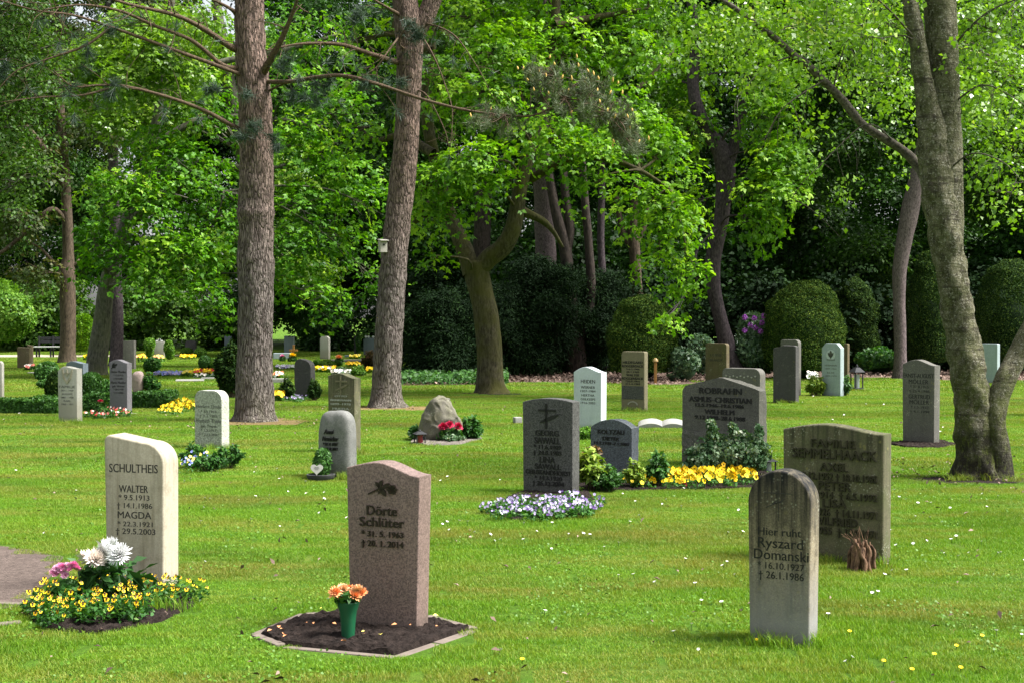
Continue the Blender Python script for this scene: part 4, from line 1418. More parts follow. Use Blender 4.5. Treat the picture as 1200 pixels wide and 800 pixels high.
def loose_shrub(name, label, cat, px, base, wpx, top, n, leaf, mat, seed, depth_r=None, width=0.5, stems=None, upright=0.6, group=None):
    """irregular shrub: many leafy shoots rising from one foot; parts: stem, foliage"""
    g = np.random.default_rng(seed)
    b = G(px, base)
    k = mpp(b.y)
    rx, h = wpx * k / 2, (base - top) * k
    ry = depth_r or rx
    stems = stems or max(9, int(n / 26))
    C, N, T = [], [], []
    mb = MB()
    per = max(6, n // stems)
    for i in range(stems):
        a, q = g.random() * 6.283, math.sqrt(g.random())
        hh = h * (1.05 - 0.55 * q * q) * (0.6 + 0.45 * g.random())
        foot = np.array([0.35 * rx * q * math.cos(a), 0.35 * ry * q * math.sin(a), 0.0])
        tip = np.array([rx * q * math.cos(a) * (0.85 + .3 * g.random()), ry * q * math.sin(a), hh])
        mid = (foot + tip) / 2 + np.array([0, 0, 0.12 * h])
        mb.tube([tuple(foot), tuple(mid), tuple(tip)], [leaf * .07, leaf * .06, leaf * .03], 4, step=max(.04, h / 4))
        t = 0.18 + 0.82 * g.random(per) ** 0.75
        p = (1 - t)[:, None] ** 2 * foot + (2 * t * (1 - t))[:, None] * mid + (t ** 2)[:, None] * tip
        o_ = unit(g.normal(size=(per, 3)) + np.array([math.cos(a) * q, math.sin(a) * q, upright]))
        C.append(p + o_ * leaf * 0.5)
        T.append(o_)
        N.append(unit(np.array([0, -.25, 1.0]) + g.normal(size=(per, 3)) * 0.55))
    C, N, T = np.concatenate(C), np.concatenate(N), np.concatenate(T)
    C[:, 2] = np.maximum(C[:, 2], 0.012)
    m = len(C)
    V, Fq = leaf_quads(C, N, T, leaf * (0.6 + 0.8 * g.random(m)), width=width)
    o = empty(name, (b.x, b.y + ry * .5, 0))
    tag(o, label, cat, group)
    mb.build("stem", TWIG, o)
    hz = np.clip(C[:, 2] / max(h, .01), 0, 1)
    mobj("foliage", np_mesh("foliage", V, Fq, mat, np.clip(0.42 + 0.2 * g.normal(size=m) + .12 * (hz - .5), 0, 1)), o)
    return o


# clipped yews
def yew(label, px, base, wpx, top, seed, power=2.7, n=36000, mat=YEW, leaf=0.055, foot=0.8, **kw):
    return bush("clipped_yew", label, "clipped yew", px, base, wpx, top, n, leaf, mat, seed, power=min(power, 2.1), amp=0.05, freq=2.6, jit=0.75, depth=0.22, width=0.34, foot=foot, vs=0.26, cs=0.88, bullet=True, **kw)


yew("rounded dark clipped yew behind the tan gravestone with the black band", 753, 447, 82, 349, 1, 2.15, mat=YEW_LIT)
yew("broad rounded clipped yew behind the two dark charcoal gravestones, largest in the row", 942, 446, 94, 331, 2, 2.25, 48000, mat=YEW_LIT)
yew("clipped yew with a rough top, right behind the pale marble gravestone with the emblem", 1003, 436, 54, 326, 3, 2.2)
yew("tall clipped yew partly hidden behind the pinkish leaning trunk", 1040, 432, 56, 314, 4, 2.2, mat=YEW_LIT)
yew("tall pointed clipped yew just left of the birch, behind the wave topped grey stone", 1088, 440, 58, 299, 5, 2.05)
yew("broad dark clipped yew at the right edge behind the birch", 1184, 440, 82, 304, 6, 2.2)
# dark unclipped yew hedge, an informal run of big dark bushes
hs = [(510, 449, 100, 345, 11), (575, 446, 90, 330, 12), (640, 445, 100, 300, 13), (700, 442, 80, 318, 14), (806, 436, 64, 340, 15)]
hl = ["dark yew bush left of the forked oak trunk", "dark yew bush directly behind the forked oak trunk", "tall dark yew bush behind the white marble stone, below the twin trunks", "dark yew bush left of the rounded clipped yew", "dark yew bush between the rounded clipped yew and the curved plum grey trunk"]
for (px, base, wp, top, sd), lb in zip(hs, hl):
    g = np.random.default_rng(sd)
    b_ = G(px, base)
    b_ = Vector((b_.x * 1.05, b_.y + 2.0, 0))
    k = mpp(b_.y)
    rx, h = wp * k * .56, (base - top) * k
    o = empty("yew_bush", (b_.x, b_.y + 1.3, 0))
    tag(o, lb, "yew bush")
    bl, mb = [], MB()
    for i in range(34):
        a, q, z = g.random() * 6.283, math.sqrt(g.random()), g.random() ** .8
        w_ = 1 - .55 * z ** 2
        c = (rx * q * math.cos(a) * w_, 1.1 * q * math.sin(a) * w_, h * (.06 + .84 * z))
        bl.append((*c, .5, .45, .42, 1))
        if i % 3 == 0:
            mb.tube([(c[0] * .2, c[1] * .2, 0), (c[0] * .5, c[1] * .5, c[2] * .6), c], [.05, .04, .015], 5, step=.3)
    mb.build("stem", TWIG, o)
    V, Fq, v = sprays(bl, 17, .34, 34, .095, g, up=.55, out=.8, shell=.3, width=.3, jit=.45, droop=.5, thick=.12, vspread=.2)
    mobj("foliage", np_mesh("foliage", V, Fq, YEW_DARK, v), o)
# rhododendron and greenery on the right
o = bush("rhododendron", "pale leaved rhododendron with purple flowers right of the curved plum grey trunk", "rhododendron", 882, 444, 46, 372, 4200, 0.14, RHODO, 21, 0.8, power=2.1, amp=0.16, freq=2.0, jit=0.9, depth=0.35, width=0.36, cs=0.75)
g_ = np.random.default_rng(3)
for px, py in [(873, 372), (884, 373), (893, 378), (879, 381), (891, 388), (873, 387), (885, 384), (895, 370)]:
    C = unit(g_.normal(size=(46, 3))) * (0.05 + .03 * g_.random((46, 1)))
    V, Fq = leaf_quads(C, unit(C + 1e-4) + g_.normal(size=(46, 3)) * .3, g_.normal(size=(46, 3)), 0.05 + np.zeros(46), width=0.8)
    me = np_mesh("flower_head", V, Fq, PETALS["purple"], np.zeros(46))
    c = mobj("flower_head", me, o, A(px, py, o.location.y - 0.78 + 0.35 * abs(py - 380) / 10 * 0) - o.location)
bush("leafy_shrub", "low pale leaved shrub on the mulch, left of the brown lichen covered stone", "shrub", 803, 447, 40, 412, 1800, 0.11, RHODO, 22, 0.5, power=2.0, amp=0.12, freq=3.0, jit=0.9, depth=0.3, cs=0.7)
bush("leafy_shrub", "light green low shrub between the marble stone and the pinkish leaning trunk", "shrub", 1032, 438, 58, 408, 2200, 0.12, SHRUBLEAF, 23, 0.7, power=2.0, amp=0.14, freq=3.0, jit=0.9, depth=0.3, cs=0.7)
bush("leafy_shrub", "dark glossy shrub left of the brown lichen covered stone, behind the wooden stake", "shrub", 822, 440, 34, 398, 1800, 0.12, RHODO, 24, 0.6, power=2.1, amp=0.14, freq=3.0, jit=0.9, depth=0.3, cs=0.75)
# ivy under the hedge (ground cover)
n = 3600
P = []
for i in range(n):
    q = G(465 + 130 * g_.random(), 441 + 10 * g_.random())
    P.append((q.x, q.y, 0.04 + 0.22 * g_.random() ** 1.5))
V, Fq = leaf_quads(np.array(P), np.array([0, -.4, 1.0]) + g_.normal(size=(n, 3)) * 0.6, g_.normal(size=(n, 3)), 0.08 + 0.05 * g_.random(n), width=0.8)
tag(mobj("ivy_ground_cover", np_mesh("ivy_ground_cover", V, Fq, HEDGELEAF, np.clip(g_.normal(size=n) * .22 + .35, 0, 1))), kind="stuff")

# ---- low box hedges on the left
def hedge(label, x0, x1, base, top, depth, seed, n):
    a, b = G(x0, base), G(x1, base)
    k = mpp(a.y)
    L, h = (b.x - a.x), (base - top) * k * 1.04
    g = np.random.default_rng(seed)
    def f(m, gg):
        u = gg.random((m, 3))
        side = gg.random(m)
        P = np.stack([(u[:, 0] - .5) * L, (u[:, 1] - .5) * depth, u[:, 2] * h], 1)
        nr = np.zeros((m, 3))
        top_ = side < 0.42
        fr = (side >= 0.42) & (side < 0.8)
        bk = (side >= 0.8) & (side < 0.9)
        en = side >= 0.9
        P[top_, 2] = h; nr[top_, 2] = 1
        P[fr, 1] = -depth / 2; nr[fr, 1] = -1
        P[bk, 1] = depth / 2; nr[bk, 1] = 1
        sg = np.where(u[en, 1] > .5, 1, -1)
        P[en, 0] = sg * L / 2; P[en, 1] = (gg.random(en.sum()) - .5) * depth; nr[en, 0] = sg
        P += nr * bumpy(P, 0.03, 4.0, seed)[:, None]
        return P, nr
    V, Fq, v = shell_leaves(f, n, 0.055, g, 0.7, 0.08, 0.6, vs=0.24)
    c = MB(); c.box((0, 0, h * .45), (L * .96, depth * .86, h * .86))
    cV, cF = np.array(c.v), np.array(c.f)
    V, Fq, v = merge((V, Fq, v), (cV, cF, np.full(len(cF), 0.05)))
    return tag(mobj("low_hedge", np_mesh("low_hedge", V, Fq, HEDGELEAF, v), None, ((a.x + b.x) / 2, a.y + depth / 2, 0)), label, "hedge")


hedge("low clipped hedge at the left edge, left of the pale crest carved stone", -30, 68, 484.5, 469, 0.7, 31, 7000)
hedge("low clipped hedge between the pale crest carved stone and the mauve stone", 97, 129, 482, 462.5, 0.6, 32, 3000)
hedge("low clipped hedge right of the mauve stone", 154, 198, 478.5, 461, 0.7, 33, 4000)
for i, a in enumerate([
    ("dark round bush behind the pale crest carved stone, on its left", 66, 470, 24, 432, YEW, 0.06, 4500),
    ("dark round bush behind the pale crest carved stone, on its right", 108, 468, 28, 437, HEDGELEAF, 0.06, 4500),
    ("small mid green bush leaning against the dark round bush, left of the mauve stone", 122, 467, 14, 447, SHRUBLEAF, 0.06, 1500),
    ("rounded green bush left of the brown trunk, behind the low hedge", 56, 448, 28, 426, HEDGELEAF, 0.07, 3000),
    ("flat low bush under the rounded green bush by the low hedge", 52, 455, 20, 445, HEDGELEAF, 0.06, 1500),
    ("dark rounded bush with reddish tips behind the mauve stone", 179, 437, 24, 418, SHRUBLEAF, 0.08, 2500),
    ("dark fir like bush at the left foot of the first pine", 268, 466, 34, 402, YEW_DARK, 0.08, 6000)]):
    if "fir like" in a[0]:
        loose_shrub("round_bush", a[0], "bush", a[1], a[2], a[3], a[4], 5200, 0.11, YEW, 46, width=0.35, stems=90)
        continue
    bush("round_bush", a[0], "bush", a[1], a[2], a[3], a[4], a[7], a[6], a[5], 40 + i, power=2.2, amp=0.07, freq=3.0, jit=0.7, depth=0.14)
for i, a in enumerate([
    ("golden box ball on the left of a pair, below the dark rounded gravestone", 219, 418, 15, 407.5),
    ("golden box ball on the right of a pair, right of the dark rounded gravestone", 235, 419, 14, 407.5),
    ("clipped box ball nearer than the golden pair, left of the first pine", 240.5, 434, 16, 417),
    ("pale box ball touching the dark fir like bush left of the first pine", 252, 434, 15, 419),
    ("small clipped box ball behind the slender grey gravestone", 372, 429, 12, 420),
    ("larger clipped box ball between the slender grey gravestone and the cross stone", 384, 434, 19, 421.5)]):
    bush("box_ball", a[0], "box ball", a[1], a[2], a[3], a[4], 3500, 0.055, BOXLEAF if i != 2 else HEDGELEAF, 60 + i, power=2.0, amp=0.02, freq=4.0, jit=0.6, depth=0.08, foot=1.0)
for i, (lb, px) in enumerate([("narrow leafy column left of the small gravestone with doves", 175.5), ("narrow leafy column right of the small gravestone with doves", 198)]):
    bush("leafy_column", lb, "shrub", px, 422, 12, 398, 1500, 0.1, BOXLEAF, 70 + i, power=3.0, amp=0.06, freq=3, jit=0.8, depth=0.2, foot=0.6)
bush("ivy_column", "thin ivy column climbing the dark gravestone at the back left of the second pine", "ivy", 420, 416, 5, 391, 500, 0.1, HEDGELEAF, 74, power=3.0, amp=0.04, depth=0.1)
for i, a in enumerate([
    ("reddish orange leaved shrub at the left foot of the second pine", 433, 432, 22, 411, REDLEAF, 1600, 0.1),
    ("variegated low shrub behind the cross stone, left of the second pine", 419, 441, 19, 430, BOXLEAF, 1400, 0.08),
    ("pale flowering low shrub just left of the variegated low shrub", 399, 438, 20, 430, VARIEG, 900, 0.08),
    ("dark bush at the left side of the dark rounded gravestone", 335, 469, 19, 443, YEW, 1500, 0.08),
    ("dark bush at the right side of the dark rounded gravestone", 368, 469, 14, 444, YEW, 1500, 0.08),
    ("climbing dark rose shrub right of the small pinkish stone", 174, 461, 22, 436, SHRUBLEAF, 900, 0.1),
    ("small leafy shrub left of the pointed boulder", 488, 515, 18, 499, SHRUBLEAF, 500, 0.09),
    ("dark glossy leafy shrub right of the pointed boulder", 551, 515, 25, 490, SHRUBLEAF, 900, 0.11),
    ("grey green low cushion plant in front of the pointed boulder", 531, 518, 26, 508, VARIEG, 700, 0.06),
    ("pale yellow green bush at the left foot of the marble stone with the emblem", 958, 464, 24, 439, GOLDLEAF, 700, 0.1),
    ("dark round bush at the right foot of the marble stone with the emblem", 989, 464, 20, 437, HEDGELEAF, 1800, 0.07),
    ("light green low plant between the white marble and the dark granite stones", 686, 515, 18, 499, BOXLEAF, 600, 0.07)]):
    loose_shrub("low_shrub", a[0], "shrub", a[1], a[2], a[3], a[4], int(a[6] * 1.2), a[7] * .8, a[5], 80 + i)
# white flowers in the pale bush
# shrubs in the middle bed
for i, a in enumerate([
    ("broad leaved golden tipped shrub between the dark and the blue grey gravestones", 694, 576, 34, 522, GOLDLEAF, 560, 0.085, 0.2),
    ("reddish shoots rising behind the golden tipped shrub", 694, 566, 22, 518, REDLEAF, 260, 0.075, 0.12),
    ("dark low bush in front of the blue grey gravestone", 712, 577, 40, 548, HEDGELEAF, 1500, 0.05, 0.16),
    ("dark upright rose shrub right of the blue grey gravestone", 770, 572, 26, 530, SHRUBLEAF, 900, 0.06, 0.14),
    ("spindly shrub with pale leaves just right of the blue grey gravestone", 745, 573, 26, 538, GOLDLEAF, 600, 0.05, 0.14)]):
    loose_shrub("garden_shrub", a[0], "shrub", a[1], a[2], a[3], a[4], a[6], a[7], a[5], 100 + i, a[8])
# variegated euonymus in front of the slate stone
o = empty("euonymus_shrub", G(849, 559))
tag(o, "variegated grey green shrub climbing the front of the broad slate gravestone", "shrub")
k = mpp(o.location.y)
gs = np.random.default_rng(77)
bl = []
for px, py, rx, rz in [(850, 532, 40, 22), (824, 538, 22, 16), (880, 532, 22, 20), (837, 520, 12, 14), (868, 516, 14, 14), (834, 505, 5, 10), (858, 503, 4, 8), (833, 495, 3, 6), (886, 520, 9, 12), (889, 505, 4, 8), (812, 545, 12, 8)]:
    p_ = A(px, py, o.location.y + 0.02) - o.location
    bl.append((p_.x, p_.y - 0.03, p_.z, rx * k, 0.13 if rx > 15 else 0.05, rz * k, 1.0))
V, Fq, v = sprays(bl, 420, 0.05, 16, 0.046, gs, up=0.3, out=0.9, shell=0.3, jit=0.6, vspread=.24)
mobj("foliage", np_mesh("foliage", V, Fq, VARIEG, v), o)


# ---- bedding flowers
def blossom(kind, r, c1, c2=None, petals=5):
    """a small flower facing -y/up: petals with a dark or coloured eye"""
    mb = MB()
    for i in range(petals):
        a0 = 2 * math.pi * i / petals + 0.3
        pts = [(0, 0, 0)]
        for j in range(5):
            t = a0 - 0.62 + 1.24 * j / 4
            rr = r * (0.82 + 0.25 * math.sin(math.pi * j / 4))
            pts.append((rr * math.cos(t), -0.12 * r * (1 + (j % 2)) , rr * math.sin(t)))
        mb.add(pts, [(0, 1, 2, 3, 4, 5)], 0)
    if c2:
        mb.add([((.38 if kind == "pansy" else .26) * r * math.cos(t), -0.3 * r, (.38 if kind == "pansy" else .26) * r * math.sin(t) - 0.08 * r) for t in np.linspace(0, 2 * math.pi, 8)[:-1]], [tuple(range(7))], 1)
        if kind == "pansy":   # dark upper petals
            mb.add([(0, -.2 * r, .2 * r), (0.6 * r, -.28 * r, .62 * r), (.4 * r, -.28 * r, 1.0 * r), (0, -.28 * r, .8 * r), (-.4 * r, -.28 * r, 1.0 * r), (-.6 * r, -.28 * r, .62 * r)], [(0, 1, 2, 3, 4, 5)], 1)
    me = bpy.data.meshes.new("blossom")
    me.from_pydata(mb.v, [], mb.f)
    me.materials.append(PETALS[c1])
    if c2:
        me.materials.append(PETALS[c2])
        me.polygons.foreach_set("material_index", mb.m)
    return me


def pom(r, petals, layers, mat, eye=None):
    """a full double flower head"""
    mb = MB()
    for L in range(layers):
        el = R(8 + 72 * L / max(1, layers - 1))
        m = max(5, int(petals * math.cos(el) + 3))
        for i in range(m):
            a = 2 * math.pi * (i + 0.5 * (L % 2)) / m + random.uniform(-.1, .1)
            ln = r * (1 - 0.35 * L / layers) * random.uniform(0.85, 1.1)
            w = ln * 2.6 / m * 1.5
            d = Vector((math.cos(a) * math.cos(el), math.sin(a) * math.cos(el), math.sin(el)))
            t = Vector((-math.sin(a), math.cos(a), 0))
            u = d.cross(t)
            c0 = d * ln * 0.15
            c1 = d * ln * 0.7 + u * -0.05 * ln
            c2 = d * ln + u * 0.12 * ln * (-1 if L == 0 else 1)
            mb.add([c0 - t * w * .25, c0 + t * w * .25, c1 + t * w * .5, c2, c1 - t * w * .5], [(0, 1, 2, 3, 4)], 0)
    me = bpy.data.meshes.new("flower_head")
    me.from_pydata([tuple(q) for q in mb.v], [], mb.f)
    me.materials.append(mat)
    return me


def flower_plant(name, label, cat, group, foliage_me, blossoms, loc, rz=0.0):
    o = empty(name, loc, rz)
    tag(o, label, cat, group)
    mobj("foliage", foliage_me, o)
    for me, p, rot, s_ in blossoms:
        b = mobj("blossom", me, o, p)
        b.rotation_euler = rot
        b.scale = (s_, s_, s_)
    return o


def plant_proto(name, label, cat, group, r, h, nleaf, leaf, lmat, bms, nb, seed, spread=1.0, tilt=(-0.9, -0.1)):
    g = np.random.default_rng(seed)
    rnd = random.Random(seed)
    n = nleaf
    a = g.random(n) * 6.283
    q = np.sqrt(g.random(n)) * r
    z = h * (0.15 + 0.8 * g.random(n)) * (1 - 0.5 * (q / r) ** 2)
    C = np.stack([q * np.cos(a), q * np.sin(a), z], 1)
    V, Fq = leaf_quads(C, np.array([0, 0, 1.0]) + g.normal(size=(n, 3)) * 0.6, C / r + g.normal(size=(n, 3)) * 0.5, leaf * (0.6 + 0.8 * g.random(n)), width=0.5)
    fm = np_mesh("foliage", V, Fq, lmat, np.clip(0.45 + 0.22 * g.normal(size=n), 0, 1))
    bl = []
    for i in range(nb):
        aa, qq = rnd.random() * 6.283, math.sqrt(rnd.random()) * r * spread
        bl.append((rnd.choice(bms), (qq * math.cos(aa), qq * math.sin(aa), h * rnd.uniform(0.75, 1.15) * (1 - 0.35 * (qq / r) ** 2)), (rnd.uniform(*tilt), 0, rnd.uniform(-0.9, 0.9)), rnd.uniform(0.8, 1.15)))
    return flower_plant(name, label, cat, group, fm, bl, (0, 0, -50))


def plant_out(protos, spots, label, group):
    for i, (x, y, s_) in enumerate(spots):
        o = copy_tree(protos[i % len(protos)])
        o.location = (x, y, 0.012)
        o.rotation_euler.z = random.uniform(-0.5, 0.5)
        o.scale = (s_, s_, s_)
        o["label"], o["group"] = label, group


def kill(o):
    for c in list(o.children):
        kill(c)
    bpy.data.objects.remove(o)


def in_poly(px_poly, n, dmin):
    P = quadpx(*px_poly)
    xs, ys = [p[0] for p in P], [p[1] for p in P]
    out = []
    tr = 0
    while len(out) < n and tr < 8000:
        tr += 1
        x, y = random.uniform(min(xs), max(xs)), random.uniform(min(ys), max(ys))
        if inside(P, x, y) and all((x - a) ** 2 + (y - b) ** 2 > dmin * dmin for a, b, _ in out):
            out.append((x, y, random.uniform(0.85, 1.2)))
    return out


bl_y = blossom("pansy", 0.0112, "yellow", "dark")
bl_g = blossom("pansy", 0.0118, "gold", "dark")
pr = [plant_proto("pansy_plant", "proto", "pansy", None, 0.085, 0.13, 150, 0.032, SHRUBLEAF, [bl_y, bl_y, bl_g], 9, 300 + i) for i in range(4)]
plant_out(pr, in_poly([(35, 724), (62, 703), (110, 692), (176, 698), (186, 716), (150, 734), (90, 739), (45, 736)], 24, 0.085), "small yellow pansy with dark upper petals, at the foot of the cream gravestone", "yellow pansies at the cream gravestone")
plant_out(pr, in_poly([(188, 712), (200, 697), (226, 699), (234, 707), (215, 715)], 4, 0.08), "small yellow pansy with dark upper petals right of the foot of the cream gravestone", "yellow pansies right of the cream gravestone")
for q in pr:
    kill(q)
# big yellow pansies in front of the slate stone
big_y = blossom("viola", 0.023, "yellow", "dark")
big_p = blossom("viola", 0.022, "gold", "dark")
big_l = blossom("viola", 0.021, "yellow")
pr = [plant_proto("pansy_plant", "proto", "pansy", None, 0.13, 0.12, 80, 0.04, SHRUBLEAF, [big_y, big_p, big_l, big_y], 15, 310 + i, tilt=(-0.7, 0.5)) for i in range(4)]
plant_out(pr, in_poly([(738, 570), (790, 561), (830, 558), (882, 559), (884, 568), (840, 572), (780, 574), (742, 574)], 20, 0.15), "large golden yellow pansy in the row in front of the slate gravestone", "golden pansies at the slate gravestone")
# yellow flowers right of the mauve stone
plant_out(pr, in_poly([(180, 485), (200, 476), (228, 474), (228, 482), (205, 487)], 12, 0.16), "golden yellow pansy in the row left of the speckled white gravestone", "golden pansies by the speckled gravestone")
for q in pr:
    kill(q)
# pale violets in front of dark granite
vi = [blossom("viola", 0.0155, "lilac", "violet"), blossom("viola", 0.013, "white", "violet"), blossom("viola", 0.0135, "lilac"), blossom("viola", 0.012, "violet"), blossom("viola", 0.0135, "lilac", "violet")]
pr = [plant_proto("violet_plant", "proto", "violet", None, 0.11, 0.085, 110, 0.035, SHRUBLEAF, vi, 10, 320 + i, tilt=(-0.9, 0.3)) for i in range(4)]
plant_out(pr, in_poly([(568, 605), (590, 593), (616, 589), (680, 588), (702, 595), (690, 606), (640, 611), (600, 612)], 32, 0.115), "pale lilac and white violet in the mat at the foot of the dark granite gravestone", "pale violets at the dark granite gravestone")
plant_out(pr, in_poly([(336, 470), (345, 466), (364, 466), (366, 470), (350, 473)], 8, 0.14), "pale violet in the strip before the dark rounded gravestone", "violets at the dark rounded gravestone")
for q in pr:
    kill(q)
# leafy surround of the speckled stone
for i, a in enumerate([("loose green leafy plant left of the speckled white gravestone", 224, 549, 30, 518), ("loose green leafy plant right of the speckled white gravestone", 265, 549, 38, 517), ("low leafy plant in front of the speckled white gravestone", 243, 553, 40, 531)]):
    loose_shrub("leafy_plant", a[0], "plant", a[1], a[2], a[3], a[4], 900, 0.045, SHRUBLEAF, 120 + i, 0.16)
vb = [blossom("viola", 0.016, "blue", "violet"), blossom("viola", 0.016, "blue"), blossom("viola", 0.016, "pale_yellow")]
pr = [plant_proto("violet_plant", "proto", "violet", None, 0.09, 0.17, 30, 0.035, SHRUBLEAF, vb, 9, 330 + i, tilt=(-0.9, 0.1)) for i in range(2)]
plant_out(pr, [(G(238, 548).x, G(238, 550).y, 1.2), (G(232, 550).x, G(232, 553).y, 1.0), (G(226, 552).x, G(226, 555).y, 0.9)], "blue and cream violet among the leafy plants of the speckled white gravestone", "violets at the speckled gravestone")
for q in pr:
    kill(q)
# red and salmon begonias at the mauve stone
rb = [blossom("viola", 0.02, "salmon"), blossom("viola", 0.02, "red"), blossom("viola", 0.016, "cream")]
pr = [plant_proto("begonia_plant", "proto", "begonia", None, 0.14, 0.09, 80, 0.05, SHRUBLEAF, rb, 7, 340 + i, tilt=(-0.8, 0.3)) for i in range(2)]
plant_out(pr, in_poly([(98, 488), (125, 485), (158, 484), (164, 488), (130, 491), (102, 491)], 9, 0.2), "low salmon and red begonia in front of the mauve gravestone", "begonias at the mauve gravestone")
for q in pr:
    kill(q)
o = empty("begonia_plant", G(121, 488)); tag(o, "round leafy plant with one deep pink flower left of the mauve gravestone", "begonia")
mobj("foliage", bush_mesh("foliage", 0.13, 0.13, 0.17, 500, 0.05, SHRUBLEAF, 7, amp=0.02), o)
mobj("flower_head", pom(0.06, 12, 5, PETALS["crimson"]), o, (-0.03, -0.05, 0.25))

# ---- far flower beds: each a low plant row with its own blossoms
def far_row(label, x0, x1, base, top, colors, seed, nb=40, leaf=BOXLEAF, r=0.042, foliage=260, depth=0.5):
    a, b = G(x0, base), G(x1, base)
    k = mpp(a.y)
    L, h = b.x - a.x, (base - top) * k
    g = np.random.default_rng(seed)
    o = empty("flower_row", ((a.x + b.x) / 2, a.y + depth / 2, 0))
    tag(o, label, "flower bed")
    n = foliage
    C = np.stack([(g.random(n) - .5) * L, (g.random(n) - .5) * depth, h * g.random(n) * .8], 1)
    V, Fq = leaf_quads(C, np.array([0, -.3, 1.0]) + g.normal(size=(n, 3)) * .6, g.normal(size=(n, 3)), 0.09 * (0.7 + .6 * g.random(n)), width=.6)
    mobj("foliage", np_mesh("foliage", V, Fq, leaf, np.clip(.5 + .2 * g.normal(size=n), 0, 1)), o)
    bm = [blossom("viola", r, c) for c in colors]
    for i in range(min(95, int(nb * 1.6))):
        q = mobj("blossom", bm[i % len(bm)], o, ((g.random() - .5) * L, (g.random() - .6) * depth, h * (.65 + .45 * g.random())))
        q.rotation_euler = (-0.6 + g.normal() * .3, 0, g.normal() * .5)
    return o


far_row("golden flower patch under the pair of golden box balls", 210, 227, 421.5, 416, ["gold", "yellow"], 1, 40)
far_row("blue flower row in the far left lawn", 180, 213, 441, 436, ["blue", "lilac"], 2, 60)
far_row("small yellow flower patch at the right end of the blue flower row", 213, 222, 441, 435, ["pale_yellow", "yellow"], 3, 20)
far_row("yellow and red flower row just left of the dark fir like bush", 225, 252, 440.5, 433.5, ["gold", "yellow", "red"], 4, 50)
far_row("pale border plants in front of the yellow and red flower row", 226, 258, 443, 438, ["cream"], 5, 6, VARIEG)
far_row("orange flower patch in the far row left of the dove topped gravestone", 160, 170, 425, 416, ["peach", "gold"], 6, 24)
far_row("peach flower patch in front of the dove topped gravestone", 178, 190, 425, 417, ["peach", "pale_yellow"], 7, 24)
far_row("white flower strip crossing the far lawn right of the first pine", 322, 352, 433, 428.5, ["white", "white", "lilac"], 8, 50)
far_row("yellow flower strip behind the dark rounded gravestone, right side", 366, 392, 437, 430, ["gold", "yellow", "white"], 9, 50)
far_row("yellow flower patch by the ivy column at the back", 409, 421, 421, 416, ["yellow", "pale_yellow"], 10, 24)
far_row("golden flower strip in the far bed left of the second pine", 405, 424, 430, 425, ["gold", "yellow"], 11, 40)
far_row("yellow flowers at the left foot of the second pine", 429, 438, 437, 431, ["gold", "yellow"], 12, 20)
far_row("yellow flowers at the right foot of the first pine", 321, 331, 470, 460, ["yellow", "gold"], 13, 24)
far_row("orange and white flowers right of the first pine", 321, 329, 445, 437, ["peach", "red", "white"], 14, 20)
far_row("yellow flower patch behind the brown trunk at the left", 96, 104, 422, 416, ["yellow"], 15, 14)
far_row("white and pink flowers in front of the dark brown pair of stones", 28, 36, 434, 428, ["cream", "salmon"], 16, 14, SHRUBLEAF)
far_row("white flower row at the right end of the far bed before the variegated shrub", 388, 410, 440, 434, ["white", "cream"], 17, 34, VARIEG)
far_row("white blossoms at the left of the pale marble stone with the emblem", 948, 958, 452, 437, ["white", "cream"], 18, 14, GOLDLEAF, 0.05, 60, 0.2)
for i, (lb, px, py, r, c, h) in enumerate([("dark potted plant topped with orange flowers in the far bed", 397, 429, 0.16, "peach", 0.3), ("round yellow chrysanthemum at the foot of the wooden cross", 343, 424, 0.17, "yellow", 0.25), ("dark pink flower on a pale slab left of the wooden cross", 331, 424, 0.12, "pink", 0.22)]):
    o = empty("flowering_plant", G(px, py)); tag(o, lb, "flower")
    mobj("foliage", bush_mesh("foliage", r * .9, r * .9, h, 200, 0.09, HEDGELEAF, 140 + i, amp=.02), o)
    mobj("flower_head", pom(r, 12, 5, PETALS[c]), o, (0, -0.02, h * .9))

# ---- the flowers in front of the cream stone
o = empty("chrysanthemum", G(124, 712)); tag(o, "white chrysanthemum with large flower heads and dark leaves before the cream gravestone", "chrysanthemum")
k = mpp(o.location.y)
g = np.random.default_rng(50)
n = 190
C = np.stack([g.normal(size=n) * .085, g.normal(size=n) * .07, .06 + .21 * g.random(n)], 1)
V, Fq = leaf_quads(C, np.array([0, -.3, .8]) + g.normal(size=(n, 3)) * .6, C * np.array([8, 8, 1]) + g.normal(size=(n, 3)) * .4, .075 * (.7 + .6 * g.random(n)), width=.5)
mobj("foliage", np_mesh("foliage", V, Fq, SHRUBLEAF, np.clip(.25 + .18 * g.normal(size=n), 0, 1)), o)
wm = [pom(0.082, 26, 6, PETALS["white"]), pom(0.078, 24, 6, PETALS["cream"])]
for i, (px, py, m) in enumerate([(140, 650, 0), (112, 655, 1), (122, 647, 0), (103, 657, 1), (128, 643, 0)]):
    b = mobj("flower_head", wm[m], o, A(px, py, o.location.y - 0.05 + 0.03 * i) - o.location)
    b.rotation_euler = (0.75 + 0.15 * (i % 3), 0.25 * (i % 3 - 1), i)
mb = MB()
for a_, b_, w_ in [((150, 668), (170, 690), .05), ((155, 672), (168, 700), .045), ((120, 672), (138, 668), .04), ((118, 670), (100, 690), .05), ((140, 672), (150, 702), .05), ((108, 672), (96, 700), .05), ((165, 675), (186, 682), .02)]:
    p0, p1 = A(*a_, o.location.y - .08) - o.location, A(*b_, o.location.y - .12) - o.location
    mid = (p0 + p1) / 2 + Vector((0, -.02, .03))
    sd = Vector((w_ / 2, 0, .012))
    mb.add([p0, mid - sd, p1, mid + sd], [(0, 1, 2), (0, 2, 3)])
